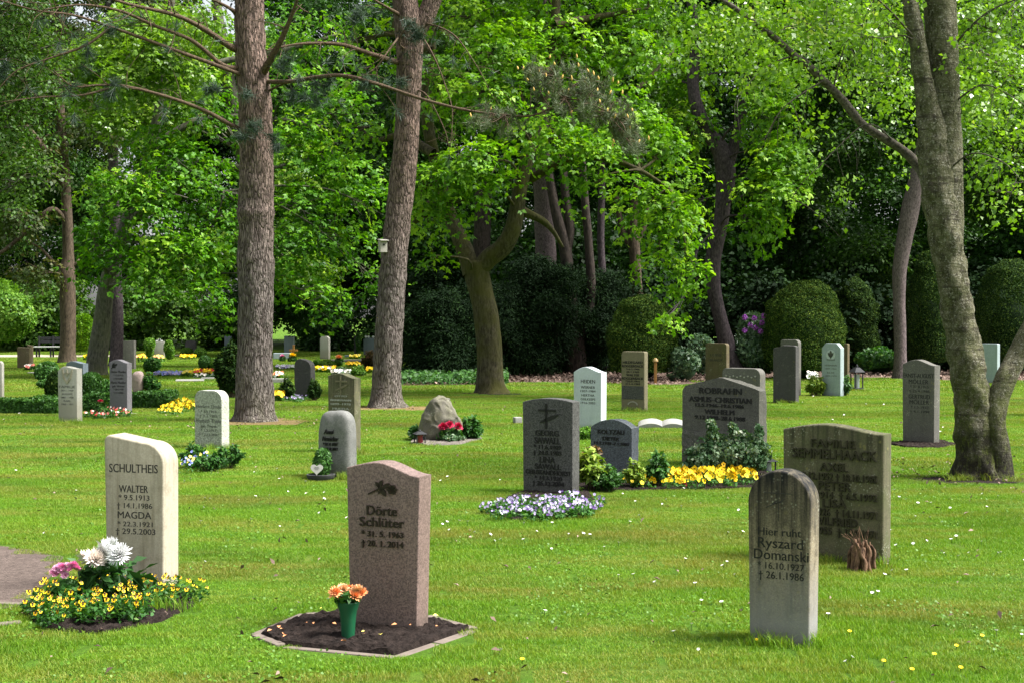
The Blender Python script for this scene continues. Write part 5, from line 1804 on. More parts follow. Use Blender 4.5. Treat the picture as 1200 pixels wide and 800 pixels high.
mb.build("broad_leaf", SHRUBLEAF, o)
o = empty("pink_daisy", G(78, 715)); tag(o, "pink double daisy plant left of the white chrysanthemum", "daisy")
mobj("foliage", bush_mesh("foliage", 0.1, 0.09, 0.2, 420, 0.045, SHRUBLEAF, 51, amp=.02, vs=.15, power=2.0), o)
pm = pom(0.033, 14, 6, PETALS["pink"])
pm2 = pom(0.03, 14, 6, plain("light_pink_petal", (0.8, 0.42, 0.6), .6))
for i, (px, py) in enumerate([(66, 666), (72, 664), (79, 663), (86, 662), (76, 668), (83, 667), (76, 674), (64, 671), (70, 670), (89, 666)]):
    b = mobj("flower_head", pm if i % 2 else pm2, o, A(px, py, o.location.y - .05) - o.location)
    b.rotation_euler = (0.6, 0, i)
# crimson roses at the boulder
for i, (lb, px) in enumerate([("crimson flower at the boulder foot, apart on the left", 519), ("crimson flower cluster at the boulder foot, right part", 531.5)]):
    o = empty("crimson_flower", G(px, 517)); tag(o, lb, "flower")
    k = mpp(o.location.y)
    mobj("foliage", bush_mesh("foliage", .1, .07, .16, 120, .07, SHRUBLEAF, 150 + i, amp=.02), o)
    hd = pom(0.075, 10, 5, PETALS["crimson"])
    for dx, dz in ([(0, .2)] if i == 0 else [(-.05, .22), (.06, .2)]):
        b = mobj("flower_head", hd, o, (dx, -.06, dz)); b.rotation_euler = (.6, 0, dx * 9)
# daisies in the lawn
def daisy_mesh(r, name, mat):
    mb = MB()
    n = 9
    for i in range(n):
        a = 2 * math.pi * i / n
        mb.add([(0, 0, .03), (r * math.cos(a - .3), r * math.sin(a - .3), .034), (r * 1.1 * math.cos(a), r * 1.1 * math.sin(a), .035), (r * math.cos(a + .3), r * math.sin(a + .3), .034)], [(0, 1, 2, 3)], 0)
    mb.add([(r * .34 * math.cos(t), r * .34 * math.sin(t), .036) for t in np.linspace(0, 2 * math.pi, 8)[:-1]], [tuple(range(7))], 1)
    mb.tube([(0, 0, 0), (0.002, 0, .03)], [.0012, .0012], 4, 2, step=.02)
    me = bpy.data.meshes.new(name)
    me.from_pydata(mb.v, [], mb.f)
    for m_ in (mat, PETALS["yellow"], SHRUBLEAF):
        me.materials.append(m_)
    me.polygons.foreach_set("material_index", mb.m)
    return me


dz = daisy_mesh(0.0095, "daisy", PETALS["white"])
rd = random.Random(4)
cnt = 0
drifts = [(980, 600), (1060, 590), (900, 630), (740, 600), (1130, 640), (1000, 480), (930, 470), (1150, 500), (560, 620), (340, 590), (480, 560), (150, 470), (250, 570), (820, 680), (1080, 690), (640, 640)]
while cnt < 250:
    if rd.random() < .62:
        cx_, cy_ = rd.choice(drifts)
        px, py = cx_ + rd.gauss(0, 55), cy_ + rd.gauss(0, 16)
    else:
        py = 472 + 322 * rd.random() ** 1.8
        px = rd.uniform(2, 1198)
    if py < 465 or not 0 < px < 1200:
        continue
    q = G(px, py)
    if False or any(inside(h, q.x, q.y) for h in HOLES):
        continue
    o = mobj("daisy", dz, None, q, rd.random() * 6)
    s_ = rd.uniform(.8, 1.25) * (1 + max(0, q.y - 10) * 0.035)
    o.scale = (s_, s_, 1.2)
    o.rotation_euler.x = rd.uniform(0.1, 0.7)
    tag(o, "tiny white daisy open in the mown lawn", "daisy", "white daisies scattered over the lawn")
    cnt += 1
dd = daisy_mesh(0.010, "dandelion", PETALS["yellow"])
for px, py in [(886, 755), (1068, 790), (1094, 772), (1125, 788), (1120, 762), (1035, 780), (612, 778), (995, 745), (1150, 750)]:
    o = mobj("dandelion", dd, None, G(px, py)); o.rotation_euler.x = .4
    tag(o, "tiny yellow flower open in the near lawn", "flower", "yellow flowers in the lawn")

# ------------------------------------------------------------------ small things
# green grave vase with peach flowers
o = empty("grave_vase", G(408, 749)); tag(o, "slim green plastic grave vase stuck in the dark soil bed", "vase")
k = mpp(o.location.y)
mb = MB()
mb.lathe([(0.030, -0.03), (0.032, 0.0), (0.036, 0.06), (0.040, 0.11), (0.045, 0.145), (0.062, 0.195), (0.060, 0.197), (0.052, 0.18), (0.04, 0.14)], n=20)
mb.build("cup", GREEN_PLASTIC, o, smooth=50)
o2 = empty("flower_bouquet", o.location + Vector((0, 0, 0.18))); tag(o2, "bunch of peach orange flowers standing in the green grave vase", "flowers")
hd = [pom(0.043, 12, 6, PETALS["peach"]), pom(0.04, 12, 6, plain("light_peach_petal", (0.85, 0.5, 0.28), .6))]
for i, (px, py) in enumerate([(393, 694), (402, 690), (411, 692), (419, 691), (424, 696), (398, 697), (415, 698), (407, 695)]):
    b = mobj("flower_head", hd[i % 2], o2, A(px, py, o.location.y - .03 + .03 * (i % 3)) - o2.location)
    b.rotation_euler = (0.5, 0.2 * (i % 3 - 1), i * 1.3)
mobj("foliage", bush_mesh("foliage", .06, .06, .07, 140, .035, SHRUBLEAF, 160, amp=.01, core=False), o2, (0, 0, .0))
# petals on the soil
mb = MB()
pm_ = leaf_quads(np.zeros((1, 3)), np.array([[0, 0, 1.0]]), np.array([[1.0, 0, 0]]), 0.035, width=.7)
lf = np_mesh("fallen_petal", pm_[0], pm_[1], PETALS["peach"], [0.5])
lf2 = np_mesh("fallen_petal", pm_[0], pm_[1], PETALS["pale_yellow"], [0.5])
rp = random.Random(8)
Pb = BED
k_ = 0
while k_ < 22:
    px, py = rp.uniform(300, 552), rp.uniform(722, 766)
    q = G(px, py)
    if not inside(Pb, q.x, q.y):
        continue
    b = mobj("fallen_petal", lf if rp.random() < .5 else lf2, None, (q.x, q.y, 0.052), rp.random() * 6)
    b.rotation_euler.x = rp.uniform(-.5, .5)
    s_ = rp.uniform(.5, 1.0); b.scale = (s_, s_, s_)
    tag(b, "fallen yellow or peach petal on the dark soil bed of the reddish gravestone", "petal", "fallen petals on the soil bed")
    k_ += 1


# lanterns
def lantern(label, px, base, w, h, glass, cat="lantern", lift=0.0):
    o = empty("grave_lantern", G(px, base) + Vector((0, 0, lift)), R(20)); tag(o, label, cat)
    mb = MB(); mb.box((0, 0, h * .05), (w, w, h * .1)); mb.build("base", BRONZE, o, bevel=w * .04)
    for sx in (-1, 1):
        for sy in (-1, 1):
            mb = MB(); mb.box((sx * w * .42, sy * w * .42, h * .4), (w * .1, w * .1, h * .6)); mb.build("post", BRONZE, o)
    mb = MB(); mb.lathe([(w * .28, h * .1), (w * .28, h * .62)], n=14); mb.build("glass", glass, o, smooth=40)
    mb = MB()
    q = w * .62
    mb.add([(-q, -q, h * .7), (q, -q, h * .7), (q, q, h * .7), (-q, q, h * .7), (-q * .35, -q * .35, h * .88), (q * .35, -q * .35, h * .88), (q * .35, q * .35, h * .88), (-q * .35, q * .35, h * .88)],
           [(3, 2, 1, 0), (4, 5, 6, 7), (0, 1, 5, 4), (1, 2, 6, 5), (2, 3, 7, 6), (3, 0, 4, 7)])
    rf = mb.build("roof", BRONZE, o, bevel=w * .03)
    mb = MB(); mb.lathe([(w * .12, h * .87), (w * .14, h * .93), (w * .05, h * 1.0)], n=10); mb.build("knob", BRONZE, rf, smooth=50)
    return o


lantern("dark bronze grave lantern with a roof, right of the variegated shrub", 900, 553, 0.135, 0.17, GLASS_CLEAR, lift=0.0)
lantern("small red glass grave lantern with a silver lid left of the pointed boulder", 492, 520, 0.13, 0.19, GLASS_RED)
lantern("tall grey blue lantern right of the dark round bush by the marble stone", 1004, 457, 0.22, 0.58, GLASS_CLEAR)
o = empty("grave_candle", G(801, 572)); tag(o, "dark red candle glass at the front edge of the golden pansies", "candle")
mb = MB(); mb.lathe([(.035, 0), (.036, .075), (.028, .08)], n=14); mb.build("glass", GLASS_RED, o, smooth=40)
mb = MB(); mb.lathe([(.037, .075), (.037, .09), (.02, .095)], n=14); mb.build("lid", LET_BRONZE, o, smooth=40)
mb = MB()
mb.box((0, 0, .03), (.004, .004, .16)); mb.box((0, -.006, .11), (.045, .008, .055))
tag(mb.build("plant_label", plain("teal_plastic", (0.01, 0.16, 0.12), .5), None, G(803.5, 556)), "small teal plant label at the left foot of the slate gravestone", "plant label")
# planter with heart
o = empty("planter_bowl", G(376, 562)); tag(o, "dark oval planter bowl before the smooth fieldstone", "planter")
mb = MB(); mb.lathe([(.115, 0), (.14, .03), (.145, .06), (.13, .062), (.12, .05)], n=22); mb.build("bowl", POT, o, smooth=40)
bush("potted_shrub", "small dark green conifer growing in the planter bowl", "shrub", 376, 561, 22, 526, 1500, .05, HEDGELEAF, 170, .1, yoff=False, power=2.0, amp=.03, freq=9, jit=.7, depth=.05, width=.3, foot=.7, vs=.18)
hp = []
for t in np.linspace(0, 2 * math.pi, 30)[:-1]:
    hp.append((16 * math.sin(t) ** 3, 13 * math.cos(t) - 5 * math.cos(2 * t) - 2 * math.cos(3 * t) - math.cos(4 * t)))
gq = G(375, 562)
mb = MB(); mb.prism([(x * .0038, z * .0038) for x, z in hp][::-1], -.012, .012)
h_ = mb.build("stone_heart", PLATE, None, (gq.x - .01, gq.y - .16, .128), bevel=.004)
h_.rotation_euler = (-.2, 0, 0)
tag(h_, "pale stone heart leaning on the potted conifer", "heart ornament")
mb = MB()
for q, z_ in ((.042, .018), (.052, .006), (.036, -.006)):
    mb.box((0, -.0128, z_), (q, .001, .004))
mb.build("lettering", LET_GREY, h_)
# root stump
gq = G(1010, 668)
o = empty("root_stump", gq); tag(o, "dry reddish brown root stump with bare twigs before the olive family stone", "root stump")
ROOT = bark_generic("dry_root_bark", (0.03, 0.018, 0.012), (0.22, 0.13, 0.08), None, 0, .4, 40)
mb = MB()
rr = random.Random(3)
mb.tube([(0, .02, -.02), (0, .02, .08), (.01, .02, .15)], [.05, .055, .045], 12, rough=.3, freq=20, step=.02)
for i in range(17):
    a = i * 6.283 / 17 + rr.uniform(-.2, .2)
    r0 = .055 + rr.uniform(-.01, .02)
    x, y = r0 * math.cos(a), r0 * math.sin(a)
    mb.tube([(x * 1.2, y * 1.2, -.02), (x + rr.uniform(-.012, .012), y, .06), (x * .85 + rr.uniform(-.02, .02), y * .85, .12), (x * .8, y * .8, rr.uniform(.15, .21))], [.011, .013, .012, .006], 7, rough=.35, freq=40, step=.02, seed=i)
mb.build("root_wood", ROOT, o, smooth=180)
mb = MB()
for i in range(16):
    x = rr.uniform(-.07, .05)
    mb.tube([(x * .6, .02, .14), (x - .01, .02 + rr.uniform(-.02, .02), .2), (x * 1.5 - .02 + rr.uniform(-.02, .02), .02, rr.uniform(.22, .29))], [.003, .002, .0008], 4, step=.03)
mb.build("twigs", ROOT, o)
# wooden stake lamp near clipped yew
o = empty("garden_stake", G(768, 449)); tag(o, "slim wooden stake with a small metal lamp head in front of the rounded clipped yew", "stake")
k = mpp(o.location.y)
mb = MB(); mb.box((0, 0, 14 * k), (.07, .07, 28 * k)); mb.build("post", ORANGE_WOOD, o, bevel=.006)
mb = MB(); mb.lathe([(.05, 25 * k), (.075, 26 * k), (.06, 28.5 * k), (.02, 30 * k)], n=12); mb.build("lamp_head", plain("brass", (.3, .2, .08), .35), o, smooth=50)
# open stone book
gq = G(776, 500)
k = mpp(gq.y)
o = empty("stone_book", gq, R(-6)); tag(o, "white open stone book lying flat on the lawn left of the slate gravestone", "stone book")
mw = stonemat("white_stone", (0.30, 0.295, 0.27), .1, 60, (.2, .2, .17), .5, .3, .8, .2)
for sgn in (-1, 1):
    mb = MB()
    n = 14
    W = .36
    vs, fs = [], []
    for i in range(n + 1):
        t = i / n
        zz = .025 + .05 * math.sin(math.pi * min(1, t * 1.05)) ** .8 * (1 - .3 * t) + (.0 if t < 1 else -.02)
        for y_ in (-.2, .32):
            vs.append((sgn * t * W, y_, zz + .04 * (y_ > 0)))
        for y_ in (-.2, .32):
            vs.append((sgn * t * W, y_, 0.0))
    for i in range(n):
        a, b = i * 4, i * 4 + 4
        fs += [(a, b, b + 1, a + 1), (a + 2, a + 3, b + 3, b + 2), (a, a + 2, b + 2, b), (a + 1, b + 1, b + 3, a + 3)]
    fs += [(0, 1, 3, 2), (n * 4, n * 4 + 2, n * 4 + 3, n * 4 + 1)]
    mb.add(vs, fs)
    p_ = mb.build("page", mw, o)
    bm = bmesh.new(); bm.from_mesh(p_.data); bmesh.ops.recalc_face_normals(bm, faces=bm.faces[:]); bm.to_mesh(p_.data); bm.free()
    p_.data.polygons.foreach_set("use_smooth", [True] * len(p_.data.polygons)); p_.data.set_sharp_from_angle(angle=R(40))


def slab(label, px, base, w, d, h, mat, yaw=0.0, tilt=0.0):
    mb = MB(); mb.box((0, d / 2, h / 2), (w, d, h))
    o = mb.build("stone_slab", mat, None, G(px, base), yaw, bevel=.012)
    o.rotation_euler.x = tilt
    tag(o, label, "stone slab")
    return o


slab("small white stone slab in the grass left of the dark granite gravestone", 608, 496, .12, .1, .1, mw, .4)
slab("flat white stone slab lying in the far left lawn", 222, 447, .7, .3, .035, mw, .15, R(5))
slab("second flat white stone right of the flat white slab", 243, 445, .35, .35, .06, mw, .1)
slab("grey stone slab behind the small yellow flower patch", 224, 437, .5, .5, .07, ST["grey"], .1)
slab("pale stone slab set at a slant left of the wooden cross", 332, 421.5, .75, .6, .25, ST["greenmarble"], .1)
slab("flat grey edging slab across the far bed left of the second pine", 411, 425, 1.4, .3, .12, ST["grey"], .05)
slab("white kerb slab at the right foot of the first pine", 324, 449, .5, .25, .12, mw, .1)
slab("small pale stone slab near the dark brown pair of stones", 40, 438, .4, .3, .05, mw, .1)
slab("low grey stone slab at the foot of the ivy column", 412, 419, .55, .3, .1, ST["steel"], .05)
# wooden cross
o = empty("wooden_cross", G(344, 424)); tag(o, "orange brown wooden grave cross between the first pine and the slender grey stone", "cross")
k = mpp(o.location.y)
mb = MB(); mb.box((0, 0, 10 * k), (2.4 * k, .06, 20 * k)); mb.build("upright", ORANGE_WOOD, o, bevel=.006)
mb = MB(); mb.box((0, -.004, 13.6 * k), (10 * k, .065, 2.4 * k)); mb.build("crossbar", ORANGE_WOOD, o, bevel=.006)
# bench
gq = G(62, 418.5)
k = mpp(gq.y)
o = empty("park_bench", gq, R(4)); tag(o, "bench with a pale seat and dark frame on the sandy path beside the brown trunk", "bench")
SEATM = plain("pale_bench_wood", (.5, .5, .47), .6, .2)
for j in range(3):
    mb = MB(); mb.box((0, -.15 + .15 * j, .42), (1.5, .13, .04)); mb.build("seat_slat", SEATM, o, bevel=.005)
for j in range(2):
    mb = MB(); mb.box((.12, .28 + .02 * j, .62 + .13 * j), (1.35, .03, .11)); mb.build("back_slat", BRONZE, o, bevel=.005)
for x in (-.6, -.05, .6):
    mb = MB(); mb.box((x, -.15, .2), (.06, .06, .4)); mb.build("leg", BRONZE, o)
    mb = MB(); mb.box((x, .26, .42), (.06, .05, .84)); mb.build("leg", BRONZE, o)
# nest box on the second pine
p_ = A(448.5, 289, 25.95)
o = empty("nest_box", p_, R(25)); tag(o, "small grey wooden nest box hung on the left side of the leaning second pine", "nest box")
mb = MB(); mb.box((0, 0, 0), (.13, .12, .21)); bx_ = mb.build("box_body", WOOD, o, bevel=.004)
mb = MB(); mb.box((0, -.012, .115), (.16, .17, .02), 0); rf = mb.build("roof", WOOD, o, bevel=.003); rf.rotation_euler.x = R(8)
mb = MB(); mb.lathe([(.02, 0), (.02, .004)], n=16); e_ = mb.build("entrance_hole", LET_BLACK, o); e_.location = (0, -.0605, .03); e_.rotation_euler.x = R(90)

# ------------------------------------------------------------------ trees
def tree(name, label, base, D, cat="tree", group=None):
    b = A(base[0], base[1], D)
    o = empty(name, (b.x, D, 0.0))
    o["D"] = D
    return tag(o, label, cat, group)


def local(o, px, py, Y):
    return A(px, py, Y) - o.location


def trunk(o, name, pts, mat, n=20, rough=0.06, freq=5.0, lobes=0.0, step=0.1, dY=None, seed=0.0, sink=0.15, along=0.25):
    """pts: (px, py, width px[, depth offset])"""
    D = o["D"]
    P, Rr = [], []
    for q in pts:
        Y = D + (q[3] if len(q) > 3 else 0.0)
        P.append(local(o, q[0], q[1], Y))
        Rr.append(q[2] * mpp(Y) / 2)
    if sink:
        P.insert(0, P[0] + Vector((0, 0, -sink)))
        Rr.insert(0, Rr[0] * 1.12)
    mb = MB()
    mb.tube(P, Rr, n, 0, rough, freq, step, seed, lobes, along)
    return mb.build(name, mat, o, smooth=180), P, Rr


def px_blobs(o, bl):
    out = []
    for b in bl:
        D = b[4]
        c = local(o, b[0], b[1], D)
        k = mpp(D)
        out.append((c.x, c.y, c.z, b[2] * k, max(b[2], b[3]) * k * 0.8, b[3] * k, b[5] if len(b) > 5 else 1.0))
    return out


def limbs_to(o, mat, starts, blobs, rnd, r0=0.05, sag=0.1, twigs=4):
    """thin limbs from the trunk into each leaf mass, with a few twigs"""
    for b in blobs:
        mb = MB()
        c = Vector(b[:3])
        s = min(starts, key=lambda q: (q - c).length + 1.2 * max(0.0, q.z - c.z))
        d = c - s
        m1 = s + d * 0.35 + Vector((rnd.uniform(-.2, .2), rnd.uniform(-.2, .2), 0.12 * d.length * rnd.uniform(.3, 1)))
        m2 = s + d * 0.7 + Vector((rnd.uniform(-.25, .25), rnd.uniform(-.25, .25), 0.08 * d.length))
        mb.tube([s, m1, m2, c], [r0, r0 * .75, r0 * .5, r0 * .2], 6, rough=.1, freq=4, step=.25)
        for i in range(twigs):
            t = Vector((rnd.gauss(0, 1), rnd.gauss(0, 1), rnd.gauss(0, .7))).normalized()
            e = c + Vector((t.x * b[3], t.y * b[4], t.z * b[5])) * .8
            q = m2.lerp(c, rnd.random())
            mb.tube([q, q.lerp(e, .5) + Vector((0, 0, rnd.uniform(-.1, .15))), e], [r0 * .35, r0 * .22, r0 * .06], 4, step=.3)
        mb.build('branch', mat, o, smooth=180)


def crown(o, blobs, mat, density, rs, per, size, seed, name="crown", **kw):
    V, Fq, v = sprays(blobs, density, rs, per, size, np.random.default_rng(seed), **kw)
    return mobj(name, np_mesh(name, V, Fq, mat, v), o)


def tuft_arrays(tips, dirs, g, n=46, ln=0.10, wid=0.003, spread=0.95):
    Vs = []
    m = len(tips)
    tips, dirs = np.repeat(np.array(tips), n, 0), np.repeat(unit(np.array(dirs)), n, 0)
    d = unit(dirs * (0.55 + .5 * g.random((m * n, 1))) + g.normal(size=(m * n, 3)) * spread * .6)
    b = tips - dirs * (g.random((m * n, 1)) * .12)
    L = ln * (.7 + .6 * g.random((m * n, 1)))
    side = unit(np.cross(d, g.normal(size=(m * n, 3)))) * wid
    V = np.stack([b - side, b + side, b + d * L + side * .3, b + d * L - side * .3], 1).reshape(-1, 3)
    return V, np.arange(len(V)).reshape(-1, 4), np.clip(.5 + .2 * g.normal(size=m * n), 0, 1)


def pine_branch(o, pts, w, mat, rnd, D, twig_rate=3.0, tuft_p=0.5, depth=0.0, name="branch", tl=(.25, .7), bare=0.3):
    """pts (px, py[, depth offset]); returns tips for needles"""
    P = [local(o, q[0], q[1], D + (q[2] if len(q) > 2 else depth)) for q in pts]
    n = len(P)
    r = w * .8 * mpp(D) / 2
    Rr = [r * (1 - .78 * i / (n - 1)) for i in range(n)]
    mb = MB()
    mb.tube(P, Rr, 8, 0, .14, 9, .07, rnd.random() * 9)
    tips, dirs = [], []
    L = sum((P[i + 1] - P[i]).length for i in range(n - 1))
    for i in range(int(L * twig_rate)):
        t = rnd.uniform(bare, 1.0) * (n - 1)
        j = min(n - 2, int(t))
        q = P[j].lerp(P[j + 1], t - j)
        ax = (P[j + 1] - P[j]).normalized()
        d = (ax * rnd.uniform(.1, .9) + Vector((rnd.gauss(0, .6), rnd.gauss(0, .6), rnd.gauss(-.05, .55)))).normalized()
        ln = rnd.uniform(*tl)
        m_ = q + d * ln * .5 + Vector((rnd.gauss(0, .04), rnd.gauss(0, .04), rnd.gauss(0, .05)))
        e = q + d * ln + Vector((0, 0, rnd.uniform(-.12, .05)))
        rr = max(.003, r * .16)
        mb.tube([q, m_, e], [rr, rr * .8, rr * .5], 5, 0, .15, 20, .06)
        if rnd.random() < .5:
            e2 = m_ + Vector((rnd.gauss(0, .15), rnd.gauss(0, .15), rnd.gauss(-.03, .13)))
            mb.tube([m_, e2], [rr * .6, rr * .35], 4, step=.1)
            if rnd.random() < tuft_p:
                tips.append(tuple(e2)); dirs.append(tuple(e2 - m_))
        if rnd.random() < tuft_p:
            tips.append(tuple(e)); dirs.append(tuple(e - m_))
    mb.build(name, mat, o, smooth=180)
    return tips, dirs


rnd = random.Random(12)
# ---------------- first pine
p1 = tree("pine_tree", "straight pine with scaly bark and a long flowering branch, no nest box", (299, 493), 22.8)
_, tp, _ = trunk(p1, "trunk", [(299, 497, 60), (299, 488, 50), (298.5, 470, 45), (298, 440, 43), (299, 400, 41), (300, 360, 41), (299.5, 318, 42), (299, 305, 44), (300, 292, 41), (300, 262, 41), (299.5, 250, 45), (300, 238, 41), (300.5, 200, 40), (300, 160, 39), (299, 120, 38), (296.5, 95, 37), (293.5, 60, 36), (292, 0, 34), (291, -120, 31), (293, -300, 26), (290, -480, 18), (292, -640, 8)], BARK_PINE, 48, .085, 6, .26, .06, seed=2.0, along=.6)
tips, dirs = [], []
D1 = 22.8
for pts, w, rate, tp_, bare in [
    ([(285, 62), (268, 54, -.2), (240, 35, -.5), (205, 18, -.9), (150, 5, -1.4), (100, -12, -1.8)], 11, 2.5, .25, .35),
    ([(290, 80), (262, 77, -.3), (225, 48, -.6), (180, 30, -1.0), (140, 13, -1.3), (95, 6, -1.6), (50, 12, -1.9)], 8, 2.5, .3, .3),
    ([(300, 94), (240, 72, -.5), (180, 50, -.9), (130, 32, -1.2), (85, 18, -1.5), (40, 12, -1.8), (-15, -4, -2.0)], 6.5, 3, .35, .2),
    ([(130, 32, -1.2), (100, 54, -1.35), (60, 68, -1.5), (20, 83, -1.7), (-5, 108, -1.8)], 4.5, 3, .3, .2),
    ([(285, 154), (262, 142, -.3), (240, 130, -.5), (200, 115, -.8), (150, 102, -1.1), (118, 100, -1.2), (85, 101, -1.4), (62, 82, -1.5)], 7, 2.5, .45, .3),
    ([(128, 104, -1.2), (95, 112, -1.3), (50, 114, -1.5), (0, 120, -1.8)], 4, 3, .4, .2),
    ([(305, 92), (318, 68, -.3), (332, 42, -.5), (343, 15, -.7), (356, -22, -1.0)], 13, 1.2, .1, .6),
    ([(278, 18), (272, 12, -.2), (258, 4, -.4), (235, -6, -.6)], 8, 2, .3, .5),
    ([(306, 96), (340, 96, -.4), (370, 91, -.6), (402, 89, -.75), (440, 98, -.85), (500, 118, -1.0), (550, 130, -1.1), (592, 135, -1.1), (622, 136, -1.1), (645, 127, -1.1), (662, 116, -1.1)], 7, 1.6, .3, .25),
    ([(312, 108), (325, 102, -.2), (352, 92, -.3), (380, 100, -.3)], 4, 3, .8, .3)]:
    a, b = pine_branch(p1, pts, w, BRANCH_PINE, rnd, D1, rate * 2.4, tp_ * .75, bare=bare * .8)
    tips += a; dirs += b
for (px, py, dy) in [(130, 38, -1.2), (105, 62, -1.3), (138, 98, -1.2), (128, 110, -1.2), (244, 108, -.5), (250, 102, -.5), (330, 75, -.4), (338, 68, -.4), (335, 82, -.4), (368, 100, -.6), (380, 105, -.6), (388, 92, -.6), (430, 92, -.8), (426, 100, -.8), (300, 145, -.6), (294, 152, -.6), (320, 160, -.5), (324, 172, -.5), (416, 22, -.8), (422, 16, -.8), (8, 78, -1.6), (2, 88, -1.6), (290, 112, -.6), (278, 160, -.5), (355, 118, -.5), (342, 112, -.5), (372, 122, -.6)]:
    for i in range(4):
        tips.append(tuple(local(p1, px + rnd.uniform(-4, 4), py + rnd.uniform(-4, 4), D1 + dy))); dirs.append((rnd.gauss(0, 1), rnd.gauss(0, .6), rnd.gauss(0, .7)))
gN = np.random.default_rng(4)
V, Fq, v = tuft_arrays(tips, dirs, gN, 54, .15, .003)
mobj("needles", np_mesh("needles", V, Fq, NEEDLE, v), p1)
hb = [(px_, y_, z_, r_, r_, r_ * .55, 1) for px_, y_, z_, r_ in [(-1.6, -.5, 12.2, 1.5), (1.5, .6, 12.8, 1.4), (-.6, .8, 14.2, 1.5), (.6, -.6, 15, 1.3), (0, 0, 16.3, 1.1), (2.2, -1, 14.2, 1.1), (-2.4, .6, 14.4, 1.2)]]
limbs_to(p1, BRANCH_PINE, [Vector(q) for q in tp if q.z > 9], hb, rnd, .06)
crown(p1, hb, LEAF_OLIVE, 3.0, .45, 34, .16, 61, width=.22)
# the flowering pine spray hanging between the pines and the oak
pc = []
for i in range(150):
    a = rnd.random()
    cx, cy, sx, sy = rnd.choice([(645, 95, 22, 16), (680, 100, 24, 22), (705, 118, 24, 22), (728, 140, 18, 20), (660, 118, 24, 14), (735, 162, 14, 12), (690, 130, 20, 14), (625, 84, 12, 8), (590, 146, 26, 10), (565, 140, 20, 10), (742, 172, 14, 8)])
    pc.append((cx + rnd.gauss(0, sx * .5), cy + rnd.gauss(0, sy * .5), -1.1 + rnd.gauss(0, .35)))
mb = MB()
tp2, dr2 = [], []
hubs = [local(p1, *q) for q in [(592, 135, D1 - 1.1), (622, 136, D1 - 1.1), (645, 127, D1 - 1.1), (662, 116, D1 - 1.1)]]
mids = [local(p1, 690, 112, D1 - 1.1), local(p1, 712, 132, D1 - 1.1), local(p1, 680, 96, D1 - .9), local(p1, 650, 90, D1 - 1.2)]
for q in mids:
    mb.tube([hubs[3], hubs[3].lerp(q, .5) + Vector((0, 0, .06)), q], [.014, .011, .007], 6, 0, .1, 9, .05)
al = hubs + mids + mids
for q in pc:
    e = local(p1, q[0], q[1], D1 + q[2])
    h_ = min(al, key=lambda z: (z - e).length * rnd.uniform(.8, 1.3))
    m_ = h_.lerp(e, .55) + Vector((rnd.gauss(0, .05), rnd.gauss(0, .05), rnd.gauss(0, .05)))
    mb.tube([h_, m_, e], [.0065, .005, .0035], 4, step=.12)
    tp2.append(tuple(e)); dr2.append((rnd.gauss(0, .4), rnd.gauss(0, .4), .8))
    e2 = m_ + Vector((rnd.gauss(0, .1), rnd.gauss(0, .1), rnd.gauss(.05, .1)))
    mb.tube([m_, e2], [.004, .003], 4, step=.1)
    tp2.append(tuple(e2)); dr2.append((rnd.gauss(0, .4), rnd.gauss(0, .4), .8))
mb.build("flowering_spray", BRANCH_PINE, p1, smooth=180)
V, Fq, v = tuft_arrays(tp2, dr2, gN, 60, .095, .0034)
mobj("needles", np_mesh("needles", V, Fq, leafmat("pale_pine_needle", [(0, (.05, .07, .03)), (.6, (.11, .14, .07)), (1, (.19, .22, .12))], .1), v), p1)
mb = MB(); mb.lathe([(.004, 0), (.013, .012), (.014, .03), (.009, .05), (.002, .06)], n=7)
cm = mb.build("pollen_candle", CANDLE, p1, smooth=180)
c0 = cm
spots = [(644, 66), (676, 66), (678, 76), (607, 79), (613, 80), (621, 82), (632, 84), (619, 92), (640, 88), (690, 82), (696, 86), (658, 90), (670, 92), (685, 94), (702, 91), (718, 94), (724, 96), (714, 108), (729, 108), (703, 118), (712, 128), (720, 136), (668, 130), (739, 148), (736, 136), (720, 165), (718, 170), (748, 165), (754, 166), (760, 162), (626, 104), (643, 108), (574, 127), (552, 135), (665, 106), (650, 74), (741, 128), (700, 104)]
for i, (px, py) in enumerate(spots):
    o = cm if i == 0 else c0.copy()
    if i:
        COL.objects.link(o)
    o.location = local(p1, px, py + 3, D1 - 1.35 + rnd.uniform(-.1, .1))
    o.rotation_euler = (rnd.gauss(0, .2), rnd.gauss(0, .25), 0)
    o.scale = (1, 1, rnd.uniform(.8, 1.4))
